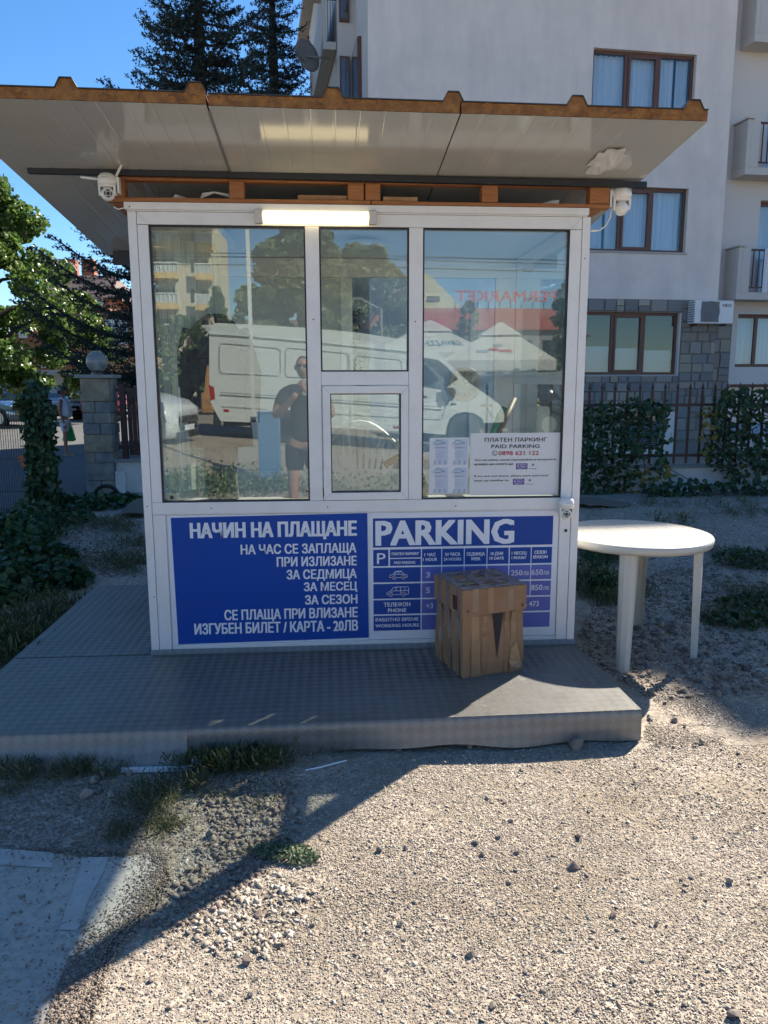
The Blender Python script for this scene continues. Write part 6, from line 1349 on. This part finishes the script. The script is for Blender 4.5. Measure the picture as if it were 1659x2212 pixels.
# umbrellas
UM = M('umbrella_cream', (.66, .64, .58), .8, transl=.25)
def umbrella(label, px, topy, x0, x1, ey, Y, brand, seed, rot=.4):
    c = rf(px, topy, Y); zt = c.z; ze = rf(px, ey, Y).z; r = (rf(x1, ey, Y).x - rf(x0, ey, Y).x) / 2; t = thing('market_umbrella', label, 'umbrella', (c.x, c.y, 0), 'large pale umbrellas before the supermarket')
    b = MB(); n = 4; vs = [(c.x, c.y, zt)]
    ringv = []
    for lv, (q, z) in enumerate(((.38, zt - (zt - ze) * .36), (.36, zt - (zt - ze) * .42), (1, ze))):
        for k in range(n): a = rot + k * 2 * math.pi / n + math.pi / 4; vs.append((c.x + math.cos(a) * r * 1.25 * q, c.y + math.sin(a) * r * 1.25 * q, z))
    fs = [(0, 1 + k, 1 + (k + 1) % n) for k in range(n)] + [(5 + k, 5 + (k + 1) % n, 9 + (k + 1) % n, 9 + k) for k in range(n)]
    for k in range(n): vs.append((vs[9 + k][0], vs[9 + k][1], ze - .3))
    fs += [(9 + k, 9 + (k + 1) % n, 13 + (k + 1) % n, 13 + k) for k in range(n)]
    cano = b.add(vs, fs).build('canopy', UM, t); MB().tube([(c.x, c.y, 0), (c.x, c.y, zt)], .04, 8).build('pole', PLASTK, t); MB().box(c.x - .4, c.x + .4, c.y - .4, c.y + .4, 0, .12).build('base_block', GROUT, t)
    # print on the panel that faces the kiosk
    k = max(range(n), key=lambda k: vs[9 + k][1] + vs[9 + (k + 1) % n][1]); A, B = Vector(vs[9 + k]), Vector(vs[9 + (k + 1) % n]); C_, D_ = Vector(vs[5 + (k + 1) % n]), Vector(vs[5 + k])
    if A.x < B.x: A, B, C_, D_ = B, A, D_, C_
    if brand:
        tt = text(brand, .14, .56, .32, .28, 0, INKK if seed else TEAL, None, 0)
        for v in tt.data.vertices:
            u, w = v.co.x, v.co.z; p = (A * (1 - u) + B * u) * (1 - w) + (D_ * (1 - u) + C_ * u) * w; v.co = p + Vector((0, .01, .015))
        tt.parent = cano
    else:
        for k2, (u0, w0, m) in enumerate(((.35, .3, INKR), (.5, .36, INKR), (.62, .3, GREY), (.45, .55, GREY))):
            q = [(u0, w0), (u0 + .13, w0 + .02), (u0 + .15, w0 + .10), (u0 + .02, w0 + .13)]; o = MB().quad(*[((A * (1 - u) + B * u) * (1 - w) + (D_ * (1 - u) + C_ * u) * w + Vector((0, .01, .02))) for u, w in q]).build('emblem_print', m, cano); o.location = (0, 0, 0)
    return t
umbrella('big cream umbrella printed LAVAZZA behind the van cab', 930, 690, 830, 1105, 765, 20, 'LAVAZZA', 0, .15); umbrella('pale umbrella with red emblem prints at the right', 1083, 694, 968, 1222, 780, 19, None, 1, .25)
b = MB(); p = rf(944, 705, 24); b.extr([(p.x - .2, p.y, p.z), (p.x + .22, p.y, p.z - .02), (p.x + .2, p.y, p.z + .3), (p.x + .12, p.y, p.z + .15), (p.x + .05, p.y, p.z + .42), (p.x - .06, p.y, p.z + .2)], (0, .05, 0)); MB_ = b
fs_ = thing('flame_sign', 'small red and white flame shaped sign above the cream umbrella', 'sign', (p.x, p.y, 0)); b.build('flame', INKR, fs_); MB().beam((p.x, p.y - .02, 0), (p.x, p.y - .02, p.z), .05).build('post', PLASTK, fs_)
hd2 = thing('green_hedge_screen', 'dark green clipped hedge screen under the pale umbrellas', 'hedge', rf(1160, 860, 17)); a = rf(1110, 900, 17); c_ = rf(1290, 800, 17); rr = np.random.default_rng(3); P_ = np.stack([rr.uniform(a.x, c_.x, 3500), rr.uniform(a.y - .6, a.y, 3500), rr.uniform(0, c_.z, 3500)], 1); leaves('leaves', P_, .16, IVY, hd2, rr); box('core', M('hedge_core', (.015, .03, .015), .9), hd2, a.x, c_.x, a.y - .5, a.y - .15, 0, c_.z - .1)
t = car('dark estate car with silver roof rails behind the van cab', CB, 4.7, wagon=True, Hh=1.6); p = rf(1050, 872, 17); place(t, (p.x, p.y, .15), math.pi * .97, 1.05)
t = car('pale van like car at the left of the mirrored lot behind the jacket', CW2, 4.6, Hh=1.9, wagon=True); p = rf(360, 900, 10.5); place(t, (p.x - 1.9, p.y - .5, .35), math.pi * .05, 1.0)
oc = thing('orange_digger', 'orange machine parked behind the white van rear', 'machine', rf(445, 900, 22)); OR = M('machine_orange', (.40, .20, .06), .6); a = rf(434, 880, 22); c_ = rf(456, 790, 22)
box('cab', OR, oc, a.x, c_.x, a.y - 1.2, a.y, a.z - .2, rf(0, 850, 22).z, .05); MB().beam((a.x + .2, a.y - .4, 1.2), (c_.x - .05, a.y - .4, c_.z), .28, .2).build('boom', OR, oc); MB().beam((c_.x - .05, a.y - .4, c_.z), (c_.x + .8, a.y - .4, 1.4), .2, .16).build('dipper_arm', OR, oc); box('track', RUBBER, oc, a.x - .4, c_.x + .6, a.y - 1.4, a.y + .2, .1, .6, .1)
b = MB(); [b.tube([rf(250, y0, 18), rf(700, y0 + 4, 18), rf(1300, y0 + 20, 18)], .012, 4) for y0 in (545, 553, 570)]; tag(b.build('overhead_wires', PLASTK), 'thin dark overhead wires crossing the sky behind the viewer', 'wires')
lp = thing('street_lamp', 'thin grey street lamp between the plane trees and umbrellas', 'lamp', rf(823, 800, 26)); p = rf(823, 668, 26); MB().tube([(p.x, p.y, 0), (p.x, p.y, p.z), (p.x - .8, p.y, p.z + .35)], .06, 6).build('post', DM, lp); box('lantern', DM, lp, p.x - 1.2, p.x - .7, p.y - .1, p.y + .1, p.z + .33, p.z + .42)
# weeds in the lot behind the viewer
rr = np.random.default_rng(77); pts = []
for (px, py, sp, n) in ((440, 1020, .8, 1500), (540, 1060, .5, 700), (640, 1075, .6, 400), (380, 1010, .7, 900), (605, 1040, .2, 250), (900, 1055, 1.0, 350)):
    c = rf(px, py, 7.3); q = rr.normal(0, 1, (n, 2)) * sp * np.array([.6, .45]); z = np.abs(rr.normal(0, .10, n)); 
    pts.append(np.stack([c.x + q[:, 0], c.y + q[:, 1], z + np.array([gz(c.x + a, c.y + b_) for a, b_ in q])], 1))
tag(leaves('weeds', np.concatenate(pts), .045, PL2, None, rr), kind='stuff')

# ------------------------------------------------------------------ low plants
WEED = M('weed_leaf', (.03, .08, .03), .5, island=[(.02, .055, .022), (.03, .08, .03), (.045, .105, .035), (.025, .065, .025), (.09, .14, .03)], transl=.25)
GRASS = M('grass_blade', (.05, .10, .03), .6, island=[(.03, .06, .018), (.045, .085, .025), (.075, .11, .035), (.17, .14, .07), (.28, .22, .12)], transl=.3)
BL_V = [(-.6, 0, 0), (.6, 0, 0), (.45, .06, .5), (-.45, .06, .5), (.15, .2, .85), (0, .36, 1.0)]; BL_F = [(0, 1, 2), (0, 2, 3), (3, 2, 4), (3, 4, 5)]
def blades(name, spots, parent=None, seed=1):
    """spots: (x, y, rx, ry, n, height)"""
    rr = np.random.default_rng(seed); C = []; S = []
    for (x, y, rx, ry, n, h) in spots:
        n = int(n * 1.6); q = rr.normal(0, 1, (n, 2)) * np.array([rx, ry]) * .55; cl = rr.uniform(-1, 1, (max(3, n // 30), 2)) * np.array([rx, ry]); k = rr.integers(0, len(cl), n); q = cl[k] + rr.normal(0, .03, (n, 2))
        xs = x + q[:, 0]; ys = y + q[:, 1]; C.append(np.stack([xs, ys, [gz(a, b_) for a, b_ in zip(xs, ys)]], 1)); hh = h * .8 * rr.uniform(.3, 1.25, n) ** 1.2; S.append(np.stack([rr.uniform(.0007, .0018, n), hh * 1.0, hh], 1))
    C = np.concatenate(C); S = np.concatenate(S); R_ = rand_rot(len(C), rr, .2); return link_mesh(name, scatter_mesh(name, C, R_, S, BL_V, BL_F), GRASS, parent)
def gs(px, py, rx, ry, n, h): p = atZ(px, py, 0); return (p.x, p.y, rx, ry, n, h)
sp = [gs(60, 1672, .26, .05, 500, .09), (-.2, -1.08, .25, .05, 260, .10), gs(190, 1668, .16, .04, 200, .07), gs(430, 1664, .10, .04, 330, .11), gs(520, 1656, .14, .04, 520, .11), gs(575, 1655, .10, .04, 500, .10), gs(700, 1622, .15, .03, 250, .06), gs(820, 1613, .14, .02, 120, .05),
      gs(330, 1740, .12, .07, 380, .07), gs(370, 1705, .12, .05, 360, .08), gs(300, 1790, .12, .05, 520, .045), gs(350, 1775, .09, .04, 300, .04), gs(600, 1825, .08, .03, 200, .03), gs(560, 1840, .06, .02, 80, .03), gs(470, 1720, .14, .05, 90, .04), gs(30, 1715, .2, .04, 120, .05), gs(545, 1740, .09, .03, 50, .04)]
tag(blades('grass_tufts', sp, seed=4), kind='stuff')
sp = [gs(60, 1370, .30, .35, 1500, .16), gs(20, 1420, .2, .3, 900, .18), gs(110, 1330, .25, .3, 1000, .15), gs(240, 1225, .45, .35, 1200, .13), gs(290, 1180, .3, .3, 500, .12), gs(1300, 1210, .2, .3, 700, .22), gs(1290, 1270, .2, .2, 500, .2), gs(1310, 1300, .15, .15, 300, .15),
      gs(1620, 1210, .28, .4, 900, .10), gs(1600, 1335, .3, .2, 1100, .09), gs(1650, 1300, .25, .3, 600, .10), gs(1500, 1090, .8, .3, 500, .12), gs(1640, 1110, .6, .3, 600, .12), gs(1405, 1290, .1, .1, 200, .10), gs(1440, 1130, .2, .2, 200, .15), gs(150, 1140, .8, .4, 1500, .15)]
tag(blades('shaded_grass', sp, seed=5), kind='stuff')
def weed(label, spots, size, seed, cat='weed'):
    rr = np.random.default_rng(seed); P_ = []
    for (px, py, rx, ry, n, h) in spots:
        c = atZ(px, py, 0); a = rr.uniform(0, 6.28, n); q = np.sqrt(rr.uniform(0, 1, n)); x = c.x + np.cos(a) * q * rx; y = c.y + np.sin(a) * q * ry; z = h * (1 - q * q * .75) * rr.uniform(.3, 1.1, n); P_.append(np.stack([x, y, z], 1))
    P_ = np.concatenate(P_); t = thing('weed_clump', label, cat, (P_[:, 0].mean(), P_[:, 1].mean(), 0)); leaves('leaves', P_, size, WEED, t, rr, flat=.35)
    st = MB(); rd_ = random.Random(seed)
    for _ in range(30): p = Vector(P_[rd_.randrange(len(P_))]); st.tube([(p.x + rd_.uniform(-.05, .05), p.y, 0), p], .004, 4)
    st.build('stem', WEED, t); return t
weed('broad leaved dark weeds at the left edge beside the walkway', [(20, 1195, .45, .5, 900, .35), (80, 1230, .35, .4, 700, .28), (130, 1265, .25, .3, 450, .2), (10, 1290, .3, .4, 600, .25)], .07, 51)
weed('low creeping weeds at the foot of the mesh fence', [(190, 1095, .7, .35, 520, .16), (120, 1125, .5, .3, 320, .14), (250, 1085, .5, .2, 260, .12)], .08, 52)
weed('yellowish flowering weeds above the dark ones at the left', [(95, 1165, .25, .25, 260, .42), (60, 1150, .25, .2, 200, .38)], .06, 53)
_w = WEED; WEED = M('pale_weed', (.1, .15, .08), .6, island=[(.08, .13, .06), (.14, .19, .10), (.2, .24, .15)], transl=.3); weed('small feathery weed on the gravel at the shadow edge', [(625, 1845, .10, .05, 420, .022), (650, 1855, .06, .04, 220, .02), (580, 1835, .07, .03, 150, .02)], .009, 54); WEED = _w
weed('leafy weeds at the right edge beyond the table', [(1620, 1215, .32, .35, 420, .12), (1640, 1310, .32, .22, 400, .10), (1600, 1345, .28, .16, 260, .08)], .035, 55)
weed('thin upright weeds between the kiosk post and the table legs', [(1285, 1240, .12, .2, 180, .42), (1300, 1290, .12, .12, 160, .25)], .035, 56)

# ------------------------------------------------------------------ loose stones
SM = [M('stone_%d' % i, c, .85, var=tuple(x * .65 for x in c), vs=14, bump=.5, bs=40, dirt=(.3, .26, .2), ds=9, dfac=.35) for i, c in enumerate([(.26, .22, .185), (.33, .28, .23), (.24, .225, .215), (.42, .37, .30), (.28, .21, .175)])]
R5 = random.Random(55); smesh = []
def rock(seed, n=1):
    rd_ = random.Random(seed); import bmesh as bmm; bm = bmm.new(); bmm.ops.create_icosphere(bm, subdivisions=2, radius=1)
    pl_ = [(Vector((rd_.gauss(0, 1), rd_.gauss(0, 1), rd_.gauss(0, 1))).normalized(), rd_.uniform(.38, .72)) for _ in range(12)]
    for v in bm.verts:
        for (nn, dd) in pl_:
            k = v.co.dot(nn)
            if k > dd: v.co -= nn * (k - dd)
        v.co *= 1 + rd_.uniform(-.03, .03)
    me = bpy.data.meshes.new('stone'); bm.to_mesh(me); bm.free(); return me
rocks = [rock(i) for i in range(7)]; rcache = {}
def stone(px, py, w, label, group, mi=None):
    """px, py: centre in the 1659-wide picture; w: its width there"""
    p = atZ(px, py, 0); D = (p - CAM).length; r = w * D / F / 2 * 1.4; k = R5.randrange(7); mi = R5.choice((0, 0, 1, 2, 2, 3, 4)) if mi is None else mi
    if (k, mi) not in rcache: m2 = rocks[k].copy(); m2.materials.append(SM[mi]); rcache[(k, mi)] = m2
    o = bpy.data.objects.new('stone', rcache[(k, mi)]); COL.objects.link(o); h = r * R5.uniform(.55, .8); o.scale = (r, r * R5.uniform(.7, .95), h); o.location = (p.x, p.y + h * .3, gz(p.x, p.y) + h * .42); o.rotation_euler = (R5.uniform(-.3, .3), R5.uniform(-.3, .3), R5.uniform(0, 6))
    sz = 'big' if r > .035 else 'fist sized' if r > .024 else 'small' if r > .015 else 'tiny'; cn = ('brown', 'tan', 'grey', 'pale', 'reddish')[mi]
    tag(o, '%s %s %s' % (sz, cn, label), 'stone', group)
LA = [(300, 180, 35), (370, 155, 50), (400, 90, 42), (425, 130, 35), (480, 150, 35), (310, 105, 28), (345, 60, 32), (450, 60, 34), (560, 55, 34), (120, 150, 22), (210, 40, 30)]
for x, y, w in LA: stone(x / 1.0972 / 1.8228, (3000 + y / 1.0972) / 1.8228, w / 2., 'stone heaped under the left skirt ' + ('beside the grass' if x > 440 else 'mid heap' if x > 330 else 'at its left end'), 'stones heaped under the left skirt')
LB = [(905, 315, 35), (920, 275, 20), (990, 455, 35), (660, 380, 22), (720, 455, 20), (750, 610, 28), (810, 735, 30), (890, 675, 28), (735, 785, 22), (765, 795, 20), (1070, 860, 48), (1145, 835, 35), (1205, 795, 28), (650, 945, 24), (1080, 995, 25), (1100, 930, 20), (725, 1060, 20), (945, 180, 30), (870, 180, 30), (1065, 290, 25), (935, 380, 30), (960, 410, 25), (1110, 300, 20), (1150, 245, 22), (840, 540, 22), (780, 540, 25), (670, 590, 20), (900, 730, 25), (860, 715, 20), (1150, 580, 22), (1230, 695, 18), (1350, 705, 20), (1030, 265, 20), (1080, 585, 18), (960, 530, 24), (1010, 430, 22), (1115, 660, 36), (1160, 655, 26), (1210, 605, 32), (560, 720, 18), (620, 700, 22), (700, 740, 22), (430, 780, 24), (780, 480, 20), (830, 480, 20)]
for x, y, w in LB: stone(x / 1.0972 / 1.8228, (3000 + y / 1.0972) / 1.8228, w / 2. * 1.0, 'rubble stone ' + ('in the lit band above the shadow' if y < 470 else 'inside the diagonal shadow' if y < 640 else 'just below the diagonal shadow' if y < 820 else 'well below the diagonal shadow') + (' near the concrete' if x < 760 else ' by the feathery weed' if x > 1060 else ''), 'rubble stones along the shadow')
LC = [(370, 265, 30), (65, 290, 35), (1375, 250, 30), (1260, 150, 35), (1165, 35, 30), (445, 485, 25), (520, 505, 20), (550, 590, 22), (1085, 430, 18), (840, 660, 32), (425, 740, 28), (575, 735, 25), (395, 690, 30), (820, 795, 50), (1495, 855, 28), (1285, 840, 20), (1325, 830, 20), (540, 865, 20), (345, 940, 16), (70, 1040, 28), (990, 1005, 30), (1180, 1035, 28), (690, 1335, 25), (840, 1420, 22), (375, 1170, 35), (1300, 1400, 22), (470, 1395, 30), (1520, 1450, 50), (1155, 1395, 20), (1070, 1295, 20), (885, 548, 18), (495, 668, 24), (610, 1243, 22), (1215, 70, 24), (1300, 175, 22), (1250, 270, 18), (1350, 260, 20), (1530, 300, 18), (1150, 130, 22), (-20, 720, 28), (95, 715, 24)]
for x, y, w in LC: stone((1512 + x / 1.0972) / 1.8228, (2700 + y / 1.0972) / 1.8228, w / 2., 'stone alone on sunlit gravel ' + ('close to the platform' if y < 320 else 'midway down' if y < 760 else 'near the lower part' if y < 1150 else 'at the bottom edge') + (' below the box' if x < 420 else ' below the table' if x < 1150 and x > 800 else ' below the platform corner' if x <= 800 else ' at the right side'), 'stones scattered on the sunlit gravel')
stone((1512 + 835 / 1.0972) / 1.8228, (2700 + 272 / 1.0972) / 1.8228, 34, 'flat brown stone in the shadow under the right platform skirt', None, 0)
for x, y, w in ((2410, 2900, 22), (2700, 2560, 24), (2760, 2640, 20), (2840, 2700, 22), (2560, 2830, 26), (2600, 2520, 20), (2650, 2460, 20), (2900, 2820, 20), (2960, 2560, 18), (2880, 2440, 18), (2550, 2620, 20), (2620, 2680, 22)): stone(x / 1.8228, y / 1.8228, w / 1.8228, 'stone on shaded gravel ' + ('under the white table' if x < 2640 else 'right of the table legs' if y < 2600 else 'before the table at right'), 'stones near the white table')

# ------------------------------------------------------------------ gravel as real pebbles
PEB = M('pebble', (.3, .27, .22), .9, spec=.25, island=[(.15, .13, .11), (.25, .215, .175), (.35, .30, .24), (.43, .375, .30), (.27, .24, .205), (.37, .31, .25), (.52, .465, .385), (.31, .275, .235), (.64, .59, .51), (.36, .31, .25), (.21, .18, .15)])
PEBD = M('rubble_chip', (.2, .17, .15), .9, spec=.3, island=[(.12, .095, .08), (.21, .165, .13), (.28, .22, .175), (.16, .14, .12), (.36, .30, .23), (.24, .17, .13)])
def pebbles(name, polys, n, s0, s1, seed, mat, tv=OCT_V, tf=OCT_F, jit=.25, bias=None, avoid=True, floor=0., patch=False):
    rr = np.random.default_rng(seed); P_ = []
    tot = [abs(sum(a[0] * b_[1] - b_[0] * a[1] for a, b_ in zip(p, p[1:] + p[:1]))) for p in polys]; sm_ = sum(tot)
    for poly, A in zip(polys, tot):
        k = int(n * A / sm_); xs = [p[0] for p in poly]; ys = [p[1] for p in poly]; got = 0
        while got < k:
            m_ = k * 2; X = rr.uniform(min(xs), max(xs), m_); Y = rr.uniform(min(ys), max(ys), m_)
            ins = np.zeros(m_, bool); j = len(poly) - 1
            for i in range(len(poly)):
                xi, yi = poly[i]; xj, yj = poly[j]
                if yi != yj: ins ^= ((yi > Y) != (yj > Y)) & (X < (xj - xi) * (Y - yi) / (yj - yi) + xi)
                j = i
            if avoid: ins &= ~((X > -.76) & (X < 2.42) & (Y > -.93) & (Y < 1.5))
            if patch: ins &= (np.sin(X * 2.3 + 1.7 * np.sin(Y * 1.9)) * np.cos(Y * 2.9 + np.sin(X * 3.1)) + .35 * np.sin(X * 9 + Y * 7) < rr.uniform(-.1, 1.6, m_))
            q = np.stack([X[ins], Y[ins]], 1)[:k - got]; P_.append(q); got += len(q)
    P_ = np.concatenate(P_); m_ = len(P_); s = s0 * (s1 / s0) ** (rr.random(m_) ** 2.2); S = np.stack([s * rr.uniform(.8, 1.3, m_), s * rr.uniform(.6, 1., m_), s * rr.uniform(.3, .62, m_)], 1)
    z = np.array([gz(a, b_) for a, b_ in P_]); C = np.stack([P_[:, 0], P_[:, 1], z + s * .13 + floor], 1)
    return tag(link_mesh(name, scatter_mesh(name, C, rand_rot(m_, rr, .25), S, tv, tf, jit, rr), mat), kind='stuff')
def zp(*ps): return [atZ(*p, 0)[:2] for p in ps]
main = zp((380, 1850), (640, 1690), (900, 1640), (1389, 1590), (1420, 1480), (1700, 1500), (1700, 2240), (150, 2240), (230, 2040), (330, 1900))
pebbles('gravel', [main], 115000, .0025, .0055, 1, PEB, jit=.4, patch=True)
pebbles('gravel', [main], 4200, .004, .010, 2, PEB, CHIP_V, CHIP_F, .35)
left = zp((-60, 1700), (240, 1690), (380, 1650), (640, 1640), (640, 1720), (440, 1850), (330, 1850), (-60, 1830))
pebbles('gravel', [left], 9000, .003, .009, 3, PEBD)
mid = zp((1235, 1400), (1300, 1260), (1700, 1180), (1700, 1500), (1400, 1510))
pebbles('gravel', [mid], 12000, .005, .012, 4, PEB); pebbles('rubble', [mid], 2300, .010, .034, 5, PEBD, CHIP_V, CHIP_F, .35)
far = zp((1245, 1270), (1270, 1085), (1700, 1060), (1700, 1185)); pebbles('gravel', [far], 9000, .009, .018, 6, PEB)
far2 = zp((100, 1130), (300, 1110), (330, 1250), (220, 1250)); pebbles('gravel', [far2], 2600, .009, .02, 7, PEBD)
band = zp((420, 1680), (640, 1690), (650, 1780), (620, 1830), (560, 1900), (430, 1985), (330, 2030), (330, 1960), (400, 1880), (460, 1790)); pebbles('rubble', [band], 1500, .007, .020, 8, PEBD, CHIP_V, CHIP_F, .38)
band2 = zp((400, 1960), (600, 1880), (680, 1920), (640, 2020), (560, 2080), (420, 2050)); pebbles('rubble', [band2], 480, .006, .017, 9, PEB, CHIP_V, CHIP_F, .38)
slabp = zp((-60, 1840), (330, 1850), (290, 1940), (200, 2040), (150, 2240), (-60, 2240)); pebbles('rubble', [slabp], 420, .003, .009, 10, PEBD, floor=.014)
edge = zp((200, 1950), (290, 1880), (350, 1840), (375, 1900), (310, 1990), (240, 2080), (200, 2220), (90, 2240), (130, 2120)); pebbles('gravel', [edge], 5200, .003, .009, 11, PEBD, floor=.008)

# dry straw and small litter
def lying(name, spots, mat, seed, w=.0012, L=.045):
    rr = np.random.default_rng(seed); C = []
    for (px, py, rx, ry, n) in spots:
        c = atZ(px, py, 0); q = rr.normal(0, 1, (n, 2)) * np.array([rx, ry]); C.append(np.stack([c.x + q[:, 0], c.y + q[:, 1], [gz(c.x + a, c.y + b_) + .009 for a, b_ in q]], 1))
    C = np.concatenate(C); n = len(C); S = np.stack([np.full(n, w), rr.uniform(.4, 1.3, n) * L, np.full(n, L * .3)], 1)
    tv = [(-1, -.5, 0), (1, -.5, 0), (1, 0, .25), (-1, 0, .25), (.6, .5, .05), (-.6, .5, .05)]; tf = [(0, 1, 2), (0, 2, 3), (3, 2, 4), (3, 4, 5)]
    return tag(link_mesh(name, scatter_mesh(name, C, rand_rot(n, rr, .1), S, tv, tf), mat), kind='stuff')
STRAW = M('dry_straw', (.42, .33, .19), .8, island=[(.45, .36, .2), (.3, .22, .12), (.55, .47, .3)])
lying('dry_straw', [(400, 1720, .22, .08, 150), (560, 1700, .25, .06, 120), (100, 1690, .3, .05, 90), (330, 1800, .1, .05, 70), (720, 1640, .3, .03, 70), (200, 1140, .8, .3, 260), (1500, 1250, .6, .8, 120)], STRAW, 91)
lying('dry_twigs', [(1000, 1900, .9, .35, 45), (1350, 1750, .5, .3, 30), (560, 1950, .3, .2, 25)], M('twig', (.10, .07, .05), .9), 92, .0012, .035)
# grit blown over the slab edge, thinning onto the concrete
rr = np.random.default_rng(93); ed = [(120, 2240), (166, 2160), (190, 2095), (225, 2030), (290, 1970), (320, 1920), (345, 1875), (350, 1846)]; P_ = []
for (a, b_) in zip(ed, ed[1:]):
    for _ in range(700):
        t_ = rr.random(); o_ = rr.exponential(16) - 12; p = atZ(a[0] + (b_[0] - a[0]) * t_ - o_ * 1.3, a[1] + (b_[1] - a[1]) * t_ - o_ * .5, 0); P_.append((p.x, p.y, .009))
for _ in range(1500): p = atZ(rr.uniform(0, 350), 1836 + rr.exponential(9), 0); P_.append((p.x, p.y, .009))
P_ = np.array(P_); n = len(P_); sc_ = .0022 * (3.2) ** (rr.random(n) ** 2); tag(link_mesh('gravel', scatter_mesh('gravel', P_, rand_rot(n, rr, .25), np.stack([sc_, sc_ * .8, sc_ * .5], 1), OCT_V, OCT_F, .35, rr), PEBD), kind='stuff')

# twins that only their place tells apart
_by = {}
for o in COL.objects:
    if o.name.startswith('stone') and o.get('label'): _by.setdefault(o['label'], []).append(o)
for lb, q in _by.items():
    if len(q) == 2 and len(lb.split()) <= 11:
        q.sort(key=lambda o: o.location.x); q[0]['label'] = lb + ', left one of two'; q[1]['label'] = lb + ', right one of two'
    elif len(q) == 3 and len(lb.split()) <= 11:
        q.sort(key=lambda o: o.location.x)
        for o, w in zip(q, ('leftmost', 'middle', 'rightmost')): o['label'] = lb + ', %s of three' % w
